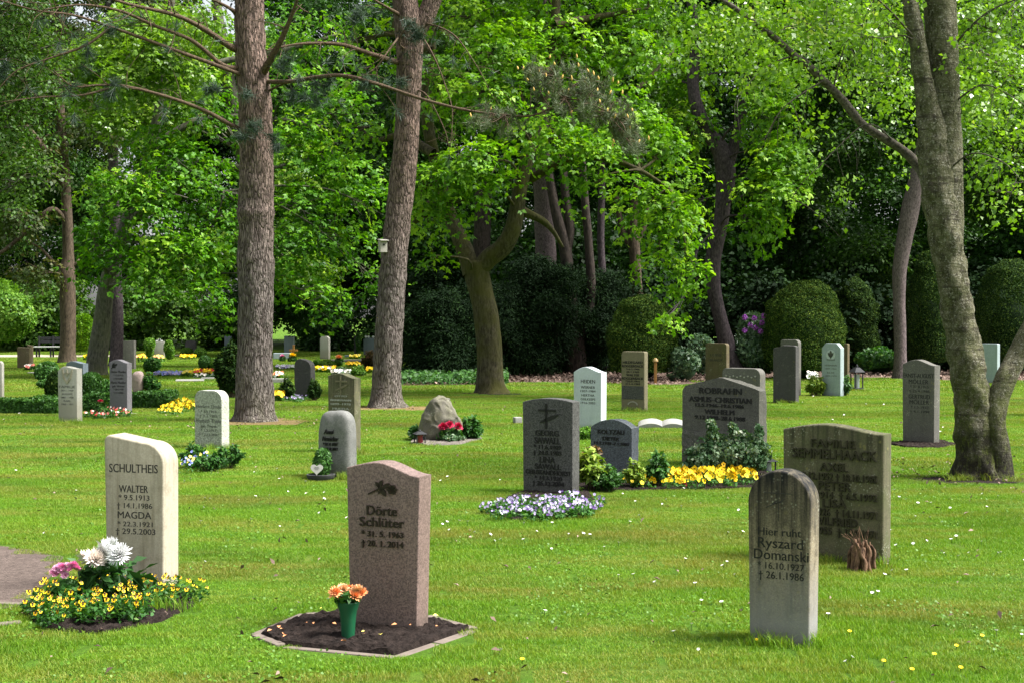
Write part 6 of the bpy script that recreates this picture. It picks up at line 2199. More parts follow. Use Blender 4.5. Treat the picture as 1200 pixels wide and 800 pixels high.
# ---------------- second pine
p2 = tree("pine_tree", "pine leaning to the right with a nest box hung on its trunk", (453, 477), 26.2)
_, tp, _ = trunk(p2, "trunk", [(453.5, 480, 50), (453, 473, 42), (453, 462, 37), (453.5, 440, 34), (455, 400, 33), (458, 350, 32), (462, 300, 31.5), (467, 250, 30.5), (473, 200, 30), (477, 150, 29), (479, 105, 29), (480, 60, 31), (479, 30, 34), (475, 5, 30), (472, -30, 28), (468, -150, 24), (462, -330, 18), (466, -500, 8)], BARK_PINE, 44, .07, 6, .26, .06, seed=5.0, along=.6)
trunk(p2, "branch", [(484, 40, 22), (497, 22, 22), (507, 0, 21), (519, -30, 20), (540, -120, 16), (570, -260, 12), (580, -380, 5)], BARK_PINE, 18, .06, 5, 0, .1, seed=3, sink=0)
tips, dirs = [], []
D2 = 26.2
for pts, w, rate, tp_, bare in [
    ([(474, 76), (455, 70, -.3), (430, 62, -.6), (402, 53, -.9), (372, 51, -1.1), (342, 53, -1.3), (310, 60, -1.5)], 9, 2.2, .35, .3),
    ([(476, 22), (462, 14, -.3), (445, 4, -.5), (425, -8, -.8)], 7, 2, .3, .4),
    ([(483, 105), (500, 112, -.3), (520, 150, -.5), (526, 172, -.6)], 3, 3, .1, .2),
    ([(470, 40), (455, 60, -.8), (440, 80, -.9), (415, 95, -1.0), (395, 110, -1.1)], 3, 3, .35, .2),
    ([(486, 30), (505, 60, -.5), (520, 95, -.6), (530, 130, -.8), (528, 170, -.9)], 3, 4, .1, .2),
    ([(488, 24), (530, 40, -.4), (560, 80, -.6), (575, 110, -.7)], 3, 4, .15, .2),
    ([(478, 60), (468, 50, -.6), (478, 30, -.7), (490, 38, -.7)], 3, 4, .9, .1)]:
    a, b = pine_branch(p2, pts, w, BRANCH_PINE, rnd, D2, rate * 2.4, tp_ * .75, bare=bare * .8)
    tips += a; dirs += b
for (px, py, dy) in [(480, 30, -.7), (486, 38, -.7), (492, 44, -.7), (484, 46, -.7), (416, 20, -.8), (424, 14, -.8), (470, 98, -.6)]:
    for i in range(5):
        tips.append(tuple(local(p2, px + rnd.uniform(-5, 5), py + rnd.uniform(-5, 5), D2 + dy))); dirs.append((rnd.gauss(0, 1), rnd.gauss(0, .6), rnd.gauss(0, .7)))
V, Fq, v = tuft_arrays(tips, dirs, gN, 54, .15, .003)
mobj("needles", np_mesh("needles", V, Fq, NEEDLE, v), p2)
hb = [(px_, y_, z_, r_, r_, r_ * .55, 1) for px_, y_, z_, r_ in [(-1.4, -.5, 12.2, 1.4), (2.5, .6, 12.5, 1.4), (-.6, .8, 14.2, 1.5), (1.6, -.6, 14.4, 1.4), (.3, 0, 16, 1.1), (-2.2, -1, 13.8, 1.1)]]
limbs_to(p2, BRANCH_PINE, [Vector(q) for q in tp if q.z > 9], hb, rnd, .06)
crown(p2, hb, LEAF_OLIVE, 3.0, .45, 34, .16, 62, width=.22)

# ---------------- birch on the right
DB = 14.75
bi = tree("birch_tree", "mossy old birch with two upright stems and a slanting side stem, at the right edge", (1152, 560), DB)
_, tp, _ = trunk(bi, "trunk", [(1147, 568, 74), (1146, 556, 58), (1144, 535, 49), (1142, 505, 46), (1140, 470, 43), (1134, 430, 41), (1127, 390, 38), (1120, 350, 37), (1112, 300, 36), (1104, 255, 38), (1098, 220, 38), (1094, 190, 36), (1091, 150, 34), (1087, 125, 27), (1081, 90, 22), (1075, 50, 20), (1066, 0, 18), (1055, -80, 15), (1050, -200, 9)], BARK_BIRCH, 44, .17, 8, .2, .035, seed=1.3, along=.7)
trunk(bi, "trunk", [(1118, 290, 20, .06), (1114, 255, 30, .08), (1110, 220, 36, .08), (1108, 180, 38, .08), (1106, 130, 37, .08), (1104, 60, 37, .08), (1101, 0, 36, .08), (1098, -100, 32, .08), (1100, -240, 24, .1), (1096, -420, 12, .2)], BARK_BIRCH, 28, .06, 7, 0, .06, seed=4.1, sink=0)
trunk(bi, "trunk", [(1170, 562, 38, -.1), (1172, 545, 30, -.1), (1169, 520, 27, -.1), (1165, 495, 26, -.1), (1169, 470, 25, -.08), (1178, 445, 25, -.05), (1190, 420, 24, 0), (1206, 390, 23, 0), (1228, 345, 22, .05), (1255, 280, 19, .1), (1290, 180, 15, .2), (1310, 40, 9, .3)], BARK_BIRCH, 26, .10, 8, .1, .045, seed=8.1)
trunk(bi, "branch", [(1092, 222, 13, .2), (1076, 195, 12, .35), (1057, 176, 11, .4), (1035, 162, 10.5, .4), (1010, 145, 10, .4), (985, 115, 9.5, .4), (965, 95, 9, .35), (945, 76, 9.5, .3), (930, 65, 8.5, .3), (912, 48, 7.5, .3), (895, 35, 6.5, .3), (870, 16, 6, .3), (843, -2, 5, .3), (800, -30, 3, .2)], BRANCH_BIRCH, 14, .12, 9, 0, .05, seed=6, sink=0)
rb_ = random.Random(31)
for pts, w in [([(977, 103, .4), (983, 75, .3), (992, 50, .2), (1001, 38, .1)], 2.4), ([(1052, 172, .4), (1030, 150, .3), (1012, 147, .3), (990, 165, .2), (965, 190, .1), (940, 215, .1), (926, 236, .1)], 2.0), ([(1088, 60, 0), (1060, 42, -.1), (1030, 45, -.2), (1000, 38, -.3)], 2.2), ([(1118, 120, 0), (1150, 100, -.2), (1180, 110, -.3), (1210, 130, -.4)], 2.6), ([(1110, 200, 0), (1140, 180, -.3), (1175, 190, -.5), (1200, 215, -.6)], 2.4), ([(1076, 50, 0), (1040, 10, -.3), (1000, -20, -.6), (950, -30, -.9)], 3), ([(1112, 60, 0), (1150, 20, -.3), (1190, 0, -.6), (1230, -10, -.8)], 3), ([(1060, 0, .2), (1010, -50, .6), (950, -70, 1.0), (880, -60, 1.4)], 3.4), ([(930, 65, .3), (905, 75, .2), (880, 95, .0), (860, 125, -.1)], 2.2), ([(965, 95, .3), (940, 110, .2), (915, 130, 0), (895, 165, -.1)], 2.2)]:
    P = [local(bi, q[0], q[1], DB + q[2]) for q in pts]
    r = w * mpp(DB) / 2
    mb = MB()
    mb.tube(P, [r * (1 - .7 * i / (len(P) - 1)) for i in range(len(P))], 6, 0, .1, 12, .06)
    for i in range(9):
        t = rb_.uniform(.2, 1) * (len(P) - 1); j = min(len(P) - 2, int(t))
        q = P[j].lerp(P[j + 1], t - j)
        e = q + Vector((rb_.gauss(0, .15), rb_.gauss(0, .2), -rb_.uniform(.05, .5)))
        mb.tube([q, q.lerp(e, .5) + Vector((rb_.gauss(0, .04), 0, .05)), e], [r * .4, r * .3, r * .12], 4, step=.08)
    mb.build("branch", BRANCH_BIRCH, bi, smooth=180)
bb = px_blobs(bi, [(880, 30, 60, 45, DB + .2, .7), (960, 25, 70, 40, DB + .6, .8), (1020, 60, 55, 45, DB + .9, .7), (900, 85, 50, 35, DB - .1, .6), (985, 85, 45, 30, DB + 1.6, .5), (1045, 120, 40, 40, DB + 1.2, .6), (950, 140, 40, 22, DB + 1.4, .3), (1160, 40, 55, 50, DB - .3, .5), (1180, 120, 50, 50, DB + .8, .6), (1165, 190, 40, 40, DB + 1.1, .5), (1190, 240, 30, 40, DB + 1.2, .4), (1135, 100, 30, 50, DB + 1.5, .5), (840, 60, 40, 50, DB + 1.4, .5), (800, 20, 50, 40, DB + 1.6, .5), (1010, 10, 60, 40, DB - .4, .4), (1060, 180, 22, 30, DB + 1.5, .35), (1000, 215, 25, 18, DB + 1.4, .2), (1060, -80, 130, 60, DB + .5, .5), (1200, -60, 90, 60, DB, .5), (940, -60, 90, 50, DB + 1, .5), (1100, -200, 160, 80, DB + 1, .35)])
crown(bi, bb, LEAF_BIRCH, 11.0, .24, 26, .058, 63, up=.35, out=.3, shell=.2, width=.78, jit=.75, droop=.8, thick=.4, vspread=.2)

# ---------------- forked oak in the middle
DO = 31.0
oak = tree("oak_tree", "forked oak with a mossy trunk and bright spring leaves in the middle of the picture", (575, 460), DO)
_, tpo, _ = trunk(oak, "trunk", [(576, 463, 46), (575, 455, 36), (574, 440, 32), (573.5, 410, 30), (572, 390, 29), (569, 365, 29), (563, 340, 28), (559, 322, 29), (558, 306, 32)], BARK_OAK, 30, .08, 4, .15, .08, seed=2.2)
_, l1, _ = trunk(oak, "limb", [(553, 322, 22), (547, 300, 21, .1), (539, 280, 19, .2), (531, 262, 17, .3), (522, 235, 15, .4), (510, 190, 14, .6), (500, 130, 14, .8), (505, 40, 11, 1.0), (500, -80, 7, 1.2)], BARK_OAK, 18, .08, 5, 0, .12, sink=0)
_, l2, _ = trunk(oak, "limb", [(560, 318, 22), (573, 303, 22, -.1), (588, 291, 22, -.2), (600, 272, 20, -.3), (606, 245, 18, -.3), (611, 215, 16, -.3), (622, 170, 16, -.2), (640, 110, 14, 0), (650, 30, 11, .3), (655, -90, 7, .6)], BARK_OAK, 18, .08, 5, 0, .12, sink=0)
for pts in [[(612, 215), (660, 190, -.4), (705, 185, -.8), (750, 200, -1.2), (790, 225, -1.5)], [(606, 245), (640, 262, .2), (660, 290, .3)], [(620, 175), (680, 140, .4), (740, 110, .8), (790, 60, 1.2)], [(508, 180), (470, 160, .4), (440, 165, .6), (420, 150, .8)], [(505, 60), (460, 40, .4), (420, 50, .6)], [(650, 30), (700, 20, .4), (760, 10, .8)], [(524, 240), (500, 240, -.5), (485, 262, -.9)]]:
    P = [local(oak, q[0], q[1], DO + (q[2] if len(q) > 2 else 0)) for q in pts]
    mb = MB()
    mb.tube(P, [.11 * (1 - .75 * i / (len(P) - 1)) for i in range(len(P))], 8, 0, .1, 6, .12)
    mb.build("branch", BARK_OAK, oak, smooth=180)
    l2 = l2 + P
ob = px_blobs(oak, [(515, 215, 60, 42, DO - 1.6), (500, 255, 34, 24, DO - 1.4, .6), (560, 190, 50, 32, DO - 2.0, .9), (508, 300, 16, 16, DO - 1.4, .3), (565, 130, 62, 45, DO - 1.2, .9), (520, 90, 60, 40, DO, .7), (600, 70, 70, 45, DO - .8, .9), (660, 60, 70, 50, DO, .8), (640, 160, 50, 40, DO - 1.6, .8), (690, 180, 55, 34, DO - 1.8, .9), (700, 130, 60, 45, DO - .8, .7), (762, 238, 42, 36, DO - 2.0, 1.0), (705, 215, 40, 18, DO - 1.8, .5), (785, 265, 42, 45, DO - 2.0, 1.0), (800, 325, 26, 36, DO - 2.1, .8), (775, 300, 30, 30, DO - 2.2, .8), (755, 160, 55, 40, DO - .6, .8), (785, 185, 36, 36, DO - .4, .8), (740, 60, 60, 45, DO + .4, .7), (560, 20, 70, 40, DO + .4, .6), (650, -20, 90, 45, DO + .6, .6), (760, -10, 70, 45, DO + 1, .6), (430, 150, 40, 30, DO + .6, .5), (430, 45, 45, 35, DO + .6, .6), (480, 10, 50, 40, DO + .5, .5), (600, 212, 30, 20, DO - 1.8, .6), (545, 235, 30, 22, DO - 1.8, .6),
                   (600, -110, 120, 50, DO, .35), (620, -230, 110, 60, DO, .3)])
limbs_to(oak, BARK_OAK, l1 + l2, ob, rnd, .035, twigs=6)
crown(oak, ob, LEAF_BRIGHT, 3.4, .46, 26, .10, 64, fan=3, shell=.3, vspread=.22, droop=.4, jit=.34, thick=.08, out=.75)

# ---------------- curved tree right of the middle
DS = 38.5
st = tree("oak_tree", "tree with a curved plum grey trunk and bright leaves, right of the middle", (858, 440), DS)
_, tp, _ = trunk(st, "trunk", [(862, 446, 32), (858, 428, 24), (853, 408, 20), (847, 385, 17), (841, 360, 16), (836, 335, 17), (835, 312, 18), (838, 290, 18), (844, 265, 17), (847, 240, 18), (850, 215, 22), (849, 190, 24), (842, 172, 20), (830, 155, 18), (820, 135, 16), (812, 100, 14), (815, 40, 12), (800, -60, 9), (790, -180, 5)], BARK_PURPLE, 22, .09, 4, .05, .1, seed=7.0)
trunk(st, "limb", [(852, 198, 14), (862, 165, 13), (872, 120, 11), (878, 60, 9), (890, -40, 6)], BARK_PURPLE, 12, .08, 4, 0, .15, sink=0)
sb = px_blobs(st, [(908, 190, 42, 40, DS - 1.5, 1), (905, 225, 42, 34, DS - 2.0, 1), (902, 138, 45, 40, DS - 1.0, .8), (920, 180, 35, 30, DS - 1.6, .9), (815, 235, 30, 34, DS + 1.2, .6), (885, 258, 30, 20, DS - 2.0, .4), (890, 262, 34, 20, DS - 2.2, .7), (808, 335, 18, 30, DS - 1.0, .5), (800, 95, 45, 40, DS + .6, .7), (900, 90, 60, 45, DS, .7), (800, 150, 45, 40, DS, .6), (860, 30, 80, 45, DS, .6), (780, 380, 16, 20, DS - 3, .25), (840, -60, 100, 50, DS, .3), (930, -10, 60, 50, DS, .6)])
limbs_to(st, BARK_PURPLE, [q for q in tp if q.z > 4], sb, rnd, .035, twigs=6)
crown(st, sb, LEAF_BRIGHT, 3.0, .52, 26, .115, 65, fan=3, shell=.3, vspread=.22, droop=.4, jit=.34, thick=.08, out=.75)

# ---------------- leaning pinkish trunk
DL = 38.0
lt = tree("pine_tree", "leaning pinkish grey trunk without low leaves between the clipped yews, left of the birch", (1056, 440), DL)
_, tp, _ = trunk(lt, "trunk", [(1056, 445, 22), (1055.5, 425, 15), (1054.5, 390, 14.5), (1053.5, 350, 14), (1054.5, 315, 16), (1059, 285, 19), (1066, 250, 20), (1072, 220, 19), (1078, 190, 17), (1086, 150, 15), (1096, 80, 13), (1110, 0, 11), (1120, -140, 8)], BARK_PINK, 18, .1, 4, .05, .12, seed=3.0)
lb = px_blobs(lt, [(1110, 20, 70, 40, DL, .5), (1060, 80, 50, 30, DL + .5, .5), (1150, 80, 60, 40, DL, .5), (1120, -80, 120, 60, DL, .5)])
limbs_to(lt, BARK_PINK, [q for q in tp if q.z > 5], lb, rnd, .03)
crown(lt, lb, LEAF_MID, 6, .5, 26, .14, 66)

# ---------------- dark trunks behind the yew bushes
def plain_tree(name, label, pts, D, mat, blobs, leaf, seed, dens=5.5, size=.14, cat="tree", twigs=4, group=None, br=None, per=28, rs=.5, fan=1):
    o = tree(name, label, (pts[0][0], pts[0][1]), D, cat, group)
    _, tp, _ = trunk(o, "trunk", pts, mat, 16, .09, 4, .08, .14, seed=seed)
    if br:
        for b in br:
            _, t2, _ = trunk(o, "limb", b, mat, 10, .09, 4, 0, .16, sink=0)
            tp = tp + t2
    bl = px_blobs(o, blobs)
    limbs_to(o, mat, [q for q in tp if q.z > 2.2] or tp, bl, rnd, .04, twigs=twigs)
    crown(o, bl, leaf, dens, rs, per, size, seed, shell=.3, jit=.36 if fan > 1 else .45, thick=.08 if fan > 1 else .12, out=.75, fan=fan)
    return o


DT = 41.5
plain_tree("twin_stem_tree", "dark twin stemmed tree joined in a u low down, behind the tall dark yew bush", [(676, 442, 26), (675, 400, 20), (671, 370, 16), (667, 335, 15), (664, 305, 15), (660, 280, 15), (652, 250, 13), (647, 225, 11), (640, 180, 10), (636, 100, 8), (640, 0, 6)], DT, BARK_DARK,
           [(600, 130, 50, 40, DT + 1, .7), (650, 60, 70, 50, DT + 1), (720, 120, 60, 50, DT + 1.5), (690, 0, 80, 50, DT + 1)], LEAF_MID, 201,
           br=[[(677, 396, 14), (686, 376, 12), (692, 350, 11), (692, 320, 10.5), (690, 290, 10), (687, 255, 9.5), (684, 215, 9), (680, 150, 8), (684, 40, 5)], [(664, 300, 9), (668, 270, 11), (664, 240, 10), (660, 190, 9), (664, 100, 7)]])
plain_tree("slim_trunk_tree", "slim dark straight trunk right of the twin stemmed tree", [(708, 440, 14), (707, 380, 11), (706, 330, 9.5), (704, 280, 8.5), (705, 230, 8), (706, 150, 7), (710, 30, 5)], DT + 2, BARK_PURPLE, [(740, 90, 50, 40, DT + 2), (690, 100, 40, 40, DT + 2.4), (720, 0, 60, 50, DT + 2)], LEAF_MID, 202)
plain_tree("slim_trunk_tree", "brownish trunk with a slanting limb behind the rounded clipped yew, under bright leaves", [(752, 440, 18), (750, 380, 15), (746, 330, 13), (744, 300, 13), (742, 280, 14), (744, 240, 11), (750, 180, 9), (752, 60, 7)], DT + 3, BARK_BROWN, [(780, 70, 60, 50, DT + 3), (740, 10, 60, 50, DT + 3), (800, 130, 40, 40, DT + 3)], LEAF_MID, 203,
           br=[[(746, 300, 9), (735, 282, 8), (728, 265, 7), (722, 230, 6)], [(744, 290, 8), (755, 262, 7), (760, 220, 6)]])
plain_tree("pine_tree", "stout pinkish brown trunk seen behind the right limb of the forked oak", [(642, 442, 32), (641, 380, 28), (640, 320, 25), (638, 260, 23), (635, 200, 21), (634, 120, 19), (640, 0, 15), (642, -120, 9)], DT + 4, BARK_PINK, [(640, 40, 80, 50, DT + 4, .7), (580, 80, 60, 50, DT + 4.5, .7), (660, -60, 100, 60, DT + 4, .7)], LEAF_OLIVE, 204)
plain_tree("dark_trunk_tree", "dark trunk left behind the fork of the oak", [(560, 440, 24), (562, 360, 21), (564, 290, 20), (566, 240, 19), (568, 170, 17), (570, 60, 12)], DT + 2, BARK_DARK, [(540, 60, 70, 50, DT + 2), (500, 120, 50, 50, DT + 2.4), (580, 0, 80, 50, DT + 2)], LEAF_MID, 205)
# ---------------- left trees
DM = 40.0
plain_tree("maple_tree", "maple with a grey leaning trunk and a wide bright crown reaching behind both pines", [(113, 448, 34), (113, 435, 26), (115, 415, 24), (119, 385, 22), (122, 360, 20), (125, 335, 18), (133, 305, 17), (145, 270, 16), (160, 230, 15), (175, 180, 14), (190, 110, 12), (200, 20, 9), (205, -120, 6)], DM, BARK_GREY,
           [(165, 245, 60, 44, DM - 2), (130, 225, 40, 30, DM - 2, .8), (120, 290, 32, 34, DM - 2.2, .9), (165, 315, 45, 36, DM - 2.4), (215, 300, 50, 44, DM - 2.2), (240, 345, 40, 22, DM - 2.4, .7), (180, 345, 34, 14, DM - 2.6, .4), (255, 260, 50, 45, DM - 1.6), (220, 200, 60, 45, DM - 1.4), (190, 170, 50, 30, DM - 1, .8), (250, 125, 40, 40, DM - .6, .8), (340, 300, 50, 44, DM - 1.4), (380, 350, 36, 30, DM - 1.8, .7), (350, 240, 50, 40, DM - 1.2, .9), (400, 280, 40, 40, DM - 1.2, .8), (340, 170, 55, 45, DM - .8, .9), (400, 200, 45, 45, DM - .6, .9), (430, 240, 30, 40, DM - 1.0, .7), (340, 100, 50, 40, DM, .6), (400, 130, 50, 40, DM, .7), (380, 40, 50, 40, DM + 1, .5),  (330, 30, 50, 40, DM + 1, .4), (440, 330, 26, 30, DM - 1, .6)],
           LEAF_MAPLE, 206, 2.5, .115, twigs=8, per=26, rs=.62, fan=3,
           br=[[(150, 262, 10), (190, 230, 9, -.5), (235, 215, 7, -1), (262, 225, 5, -1.4)], [(165, 215, 10), (230, 190, 9, .3), (300, 200, 8, .6), (350, 190, 6, .6), (395, 165, 5, .6)], [(178, 170, 9), (240, 140, 8, .3), (320, 140, 7, .6), (375, 150, 6, .8)], [(185, 130, 9), (240, 80, 8), (330, 60, 6, .5), (400, 40, 4, .8)], [(128, 325, 7), (118, 300, 6, -.6), (108, 270, 4, -1)]])
plain_tree("brown_pine", "straight brown trunk with broken side branches at the far left", [(79, 424, 22), (79, 412, 18.5), (79.5, 390, 18), (79.5, 360, 18), (79, 330, 18), (78.5, 318, 19), (80, 300, 13), (79, 260, 12), (76, 200, 11), (70, 120, 10), (64, 20, 8), (60, -100, 5)], 51.0, BARK_BROWN,
           [(40, 190, 42, 34, 50, .7), (90, 150, 40, 30, 51, .5), (30, 260, 40, 26, 50, .5), (45, 320, 40, 18, 50, .4), (20, 110, 50, 40, 51, .8), (80, 60, 50, 40, 52, .7), (30, 30, 60, 40, 51, .9), (80, -40, 80, 40, 51, .8)], LEAF_OLIVE, 207, 5.5, .16,
           br=[[(79, 316, 6), (68, 312, 5), (56, 300, 4), (46, 290, 3), (30, 282, 2)], [(79, 262, 6), (62, 245, 6, -.4), (40, 262, 6, -.8), (10, 290, 5, -1.2), (-15, 305, 4, -1.4)], [(77, 225, 7), (60, 190, 8, -.4), (46, 168, 9, -.6), (30, 148, 7, -.8)], [(81, 316, 5), (90, 308, 3.5), (93, 304, 2)]])
plain_tree("brown_pine", "brown trunk close behind the grey leaning maple", [(137, 431, 22), (137, 410, 16), (137, 380, 15), (136, 340, 14.5), (135, 290, 13), (134, 220, 12), (130, 120, 10), (128, 0, 7)], 47.0, BARK_PURPLE, [(130, 150, 50, 40, 47, .6), (110, 60, 60, 40, 47, .7), (160, 0, 60, 40, 47, .7)], LEAF_OLIVE, 208, 5, .16)
plain_tree("linden_tree", "dark green small leaved tree hanging in from the upper left edge", [(-70, 470, 40), (-70, 380, 34), (-66, 280, 32), (-60, 180, 28), (-52, 80, 24), (-45, -40, 16), (-40, -160, 9)], 30.0, BARK_GREY,
           [(10, 60, 50, 44, 30, 1), (45, 110, 40, 40, 30.5, .8), (5, 150, 45, 40, 30, .9), (30, 205, 42, 30, 30, .7), (60, 60, 30, 40, 31, .7), (10, 240, 30, 24, 30, .5), (-40, 100, 60, 60, 30, .8), (20, 0, 60, 40, 30, .9), (-20, -100, 120, 60, 30, .7)], LEAF_MID, 209, 9.0, .085, twigs=6)

plain_tree("birch_tree", "bright fresh leaved birch behind the mossy old birch, its trunk beyond the right edge", [(1240, 480, 26), (1238, 400, 22), (1234, 250, 20), (1228, 100, 17), (1222, -60, 12), (1218, -200, 6)], 24.0, BARK_BIRCH,
           [(1150, 30, 50, 40, 24, .9), (1185, 90, 40, 40, 23.6, 1), (1140, 130, 40, 36, 24.4, .8), (1180, 180, 34, 34, 24, .8), (1150, 80, 40, 30, 25, .8), (1060, 40, 50, 34, 26, .7), (1000, 30, 60, 36, 27, .7), (940, 60, 50, 36, 27.5, .7), (1030, 95, 45, 30, 27, .6), (1190, 10, 50, 40, 24, .9), (1165, 225, 24, 20, 24, .4), (880, 40, 50, 40, 28, .6), (1050, -40, 120, 40, 26, .6)], LEAF_BIRCH, 210, 9.0, .075, twigs=5)
plain_tree("added_bright_tree", "added tree with sunlit yellow green leaf colour behind the bare pine branches, trunk hidden", [(296, 440, 26), (296, 380, 22), (294, 280, 20), (285, 180, 18), (265, 80, 15), (250, -20, 10)], 45.5, BARK_GREY,  # added tree; sunlight on the upper left foliage put into its leaf colour
           [(130, 70, 50, 34, 44, 1), (185, 100, 50, 34, 44, 1), (110, 110, 40, 26, 44, .8), (170, 30, 60, 30, 44, .9), (240, 60, 44, 34, 44, .8), (150, 145, 44, 24, 43.6, .8), (185, 60, 40, 34, 38.5, .9), (215, 95, 36, 30, 38.5, .8), (150, 95, 40, 30, 38.5, .9), (225, 25, 44, 26, 38.8, .6), (215, 130, 40, 26, 43.8, .7), (130, 215, 30, 18, 43, .5), (300, 60, 40, 40, 46, .5), (340, 200, 40, 40, 47, .6), (285, 285, 50, 30, 47, .8), (230, 310, 40, 20, 47, .6), (350, 320, 50, 24, 47, .6)], LEAF_BIRCH, 211, 5.2, .115, twigs=5, per=26, rs=.55, fan=3)
# ---------------- woodland behind everything (far-off mass)
def crown_proto(seed, h=14.0, r=3.6, low=0.2, size=.16, dens=3.4):
    g = np.random.default_rng(seed)
    bl = []
    for i in range(22):
        z = h * (low + (1 - low) * g.random())
        q = r * (0.35 + .65 * g.random()) * (1 - .5 * max(0, z / h - .6) / .4)
        a = g.random() * 6.283
        bl.append((q * math.cos(a), q * math.sin(a), z, 1.5, 1.5, 1.0, 1))
    return sprays(bl, dens, .62, 26, size, g, shell=.35)


protos = [crown_proto(400 + i, 14 + i % 3, 3.6, [.12, .2, .05, .3][i % 4]) for i in range(4)]


def wood(name, spots, mat, seed, size=1.0, kind="stuff", dv=0.0):
    g = np.random.default_rng(seed)
    parts = []
    for i, (x, y, s_) in enumerate(spots):
        V, Fq, v = protos[(i + seed) % 4]
        a = g.random() * 6.283
        c, s = math.cos(a), math.sin(a)
        W = np.stack([(V[:, 0] * c - V[:, 1] * s) * s_ + x, (V[:, 0] * s + V[:, 1] * c) * s_ + y, V[:, 2] * s_], 1)
        parts.append((W, Fq, np.clip(v + dv + g.normal() * .1, 0, 1)))
    V, Fq, v = merge(*parts)
    return tag(mobj(name, np_mesh(name, V, Fq, mat, v)), kind=kind)


rw = random.Random(77)
sp = [(-36 + 5.2 * i + rw.uniform(-1, 1), 74 + rw.uniform(-3, 3), rw.uniform(.9, 1.15)) for i in range(9)]
sp += [(-38 + 5.6 * i + rw.uniform(-1, 1), 84 + rw.uniform(-3, 3), rw.uniform(1.1, 1.35)) for i in range(9)]
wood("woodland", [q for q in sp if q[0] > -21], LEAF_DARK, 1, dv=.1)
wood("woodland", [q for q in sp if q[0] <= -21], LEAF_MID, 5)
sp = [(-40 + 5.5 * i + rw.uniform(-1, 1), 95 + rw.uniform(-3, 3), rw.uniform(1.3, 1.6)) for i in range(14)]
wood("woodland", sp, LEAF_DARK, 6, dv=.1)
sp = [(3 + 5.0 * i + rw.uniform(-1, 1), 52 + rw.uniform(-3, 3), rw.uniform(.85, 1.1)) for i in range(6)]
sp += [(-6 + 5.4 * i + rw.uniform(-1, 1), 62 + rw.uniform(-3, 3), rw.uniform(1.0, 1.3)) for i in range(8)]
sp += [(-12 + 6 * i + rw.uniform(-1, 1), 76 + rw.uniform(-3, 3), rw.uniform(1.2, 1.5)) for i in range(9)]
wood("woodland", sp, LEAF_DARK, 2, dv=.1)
sp = [(13 + 4.2 * i + rw.uniform(-1, 1), 46.5 + rw.uniform(-1.5, 1.5), rw.uniform(.75, .95)) for i in range(4)]
wood("woodland", sp, LEAF_MID, 3)
# dark understory closing the view under the crowns
def under(name, x0, x1, y0, y1, h, n, mat, seed, size=.2):
    g = np.random.default_rng(seed)
    bl = []
    for i in range(n):
        bl.append((x0 + (x1 - x0) * g.random(), y0 + (y1 - y0) * g.random(), h * .45 * (.4 + g.random()), 1.3, 1.0, h * .42, 1))
    V, Fq, v = sprays(bl, 3.2, .5, 24, size, g, shell=.4)
    return tag(mobj(name, np_mesh(name, V, Fq, mat, v)), kind="stuff")


under("undergrowth", -22, -13.5, 67, 70, 3.4, 16, LEAF_MID, 501)
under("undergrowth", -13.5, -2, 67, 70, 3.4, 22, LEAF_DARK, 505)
under("undergrowth", -34, -20, 66, 69, 3.6, 22, LEAF_MID, 502)
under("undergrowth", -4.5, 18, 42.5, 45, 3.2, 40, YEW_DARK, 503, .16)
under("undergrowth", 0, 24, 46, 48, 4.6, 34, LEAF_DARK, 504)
# shrubs closing the left lawn
for i, (lb, px, base, w, top, mat) in enumerate([("light green loose shrub at the far left edge behind the dark brown pair of stones", 12, 414, 60, 330, BOXLEAF), ("large round shrub behind the bench at the far left", 56, 412, 60, 350, SHRUBLEAF), ("bright low shrub behind the bench right of the brown trunk", 98, 416, 22, 372, LEAF_BRIGHT)]):
    bush("large_shrub", lb, "shrub", px, base, w, top, 11000, .19, mat, 600 + i, core=False, power=2.1, amp=.25, freq=1.1, jit=.8, depth=.6, width=.55, cs=.75)

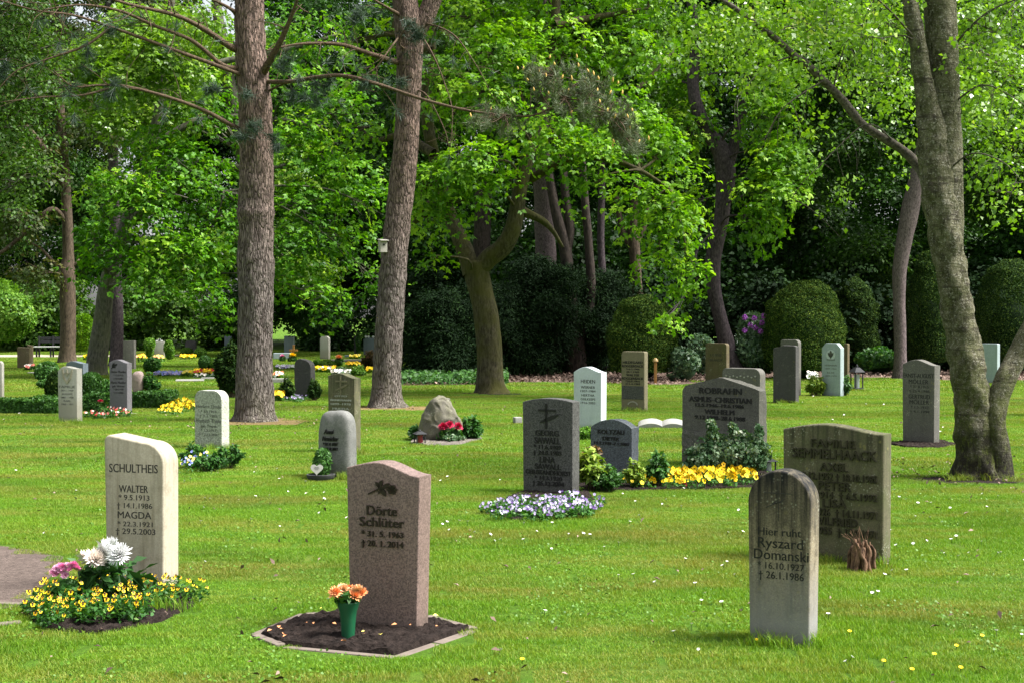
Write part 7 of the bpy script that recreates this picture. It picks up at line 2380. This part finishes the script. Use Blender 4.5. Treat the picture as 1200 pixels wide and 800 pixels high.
# ------------------------------------------------------------------ light, sky, camera
ELEV, AZ = 56.0, 96.0          # azimuth clockwise from +Y
w = bpy.data.worlds.new("World")
SC.world = w
w.use_nodes = True
nt = w.node_tree
nt.nodes.clear()
sky = nt.nodes.new("ShaderNodeTexSky")
sky.sky_type = "NISHITA"
sky.sun_disc = False
sky.sun_elevation = R(ELEV)
sky.sun_rotation = R(AZ)
sky.air_density = 1.0
sky.dust_density = 3.0
sky.ozone_density = 1.0
hs_ = nt.nodes.new("ShaderNodeHueSaturation")
hs_.inputs["Saturation"].default_value = 0.3
bg = nt.nodes.new("ShaderNodeBackground")
bg.inputs[1].default_value = 0.085
wo = nt.nodes.new("ShaderNodeOutputWorld")
nt.links.new(sky.outputs[0], hs_.inputs["Color"])
nt.links.new(hs_.outputs[0], bg.inputs[0])
nt.links.new(bg.outputs[0], wo.inputs[0])

sl = bpy.data.lights.new("sun", "SUN")
sl.energy = 3.9
sl.angle = R(22)
sl.color = (1.0, 0.98, 0.95)
so = bpy.data.objects.new("sun", sl)
COL.objects.link(so)
sd = Vector((math.sin(R(AZ)) * math.cos(R(ELEV)), math.cos(R(AZ)) * math.cos(R(ELEV)), math.sin(R(ELEV))))
so.rotation_euler = (-sd).to_track_quat("-Z", "Y").to_euler()
so.location = (20, 0, 40)

cam = bpy.data.cameras.new("camera")
cam.sensor_width = 36.0
cam.lens = 36.0 * F / 1200.0
cam.clip_end = 2000
cam.clip_start = 0.1
co = bpy.data.objects.new("camera", cam)
COL.objects.link(co)
co.location = (0, 0, EYE)
co.rotation_euler = (math.pi / 2 - PITCH, 0, 0)
SC.camera = co

SC.view_settings.view_transform = "Standard"
SC.view_settings.look = "None"
SC.view_settings.exposure = 1.65
SC.view_settings.gamma = 1.0
SC.view_settings.use_curve_mapping = False
cy = SC.cycles
cy.max_bounces = 6
cy.diffuse_bounces = 3
cy.glossy_bounces = 2
cy.transmission_bounces = 4
cy.transparent_max_bounces = 4
cy.sample_clamp_indirect = 4.0
cy.caustics_reflective = False
cy.caustics_refractive = False
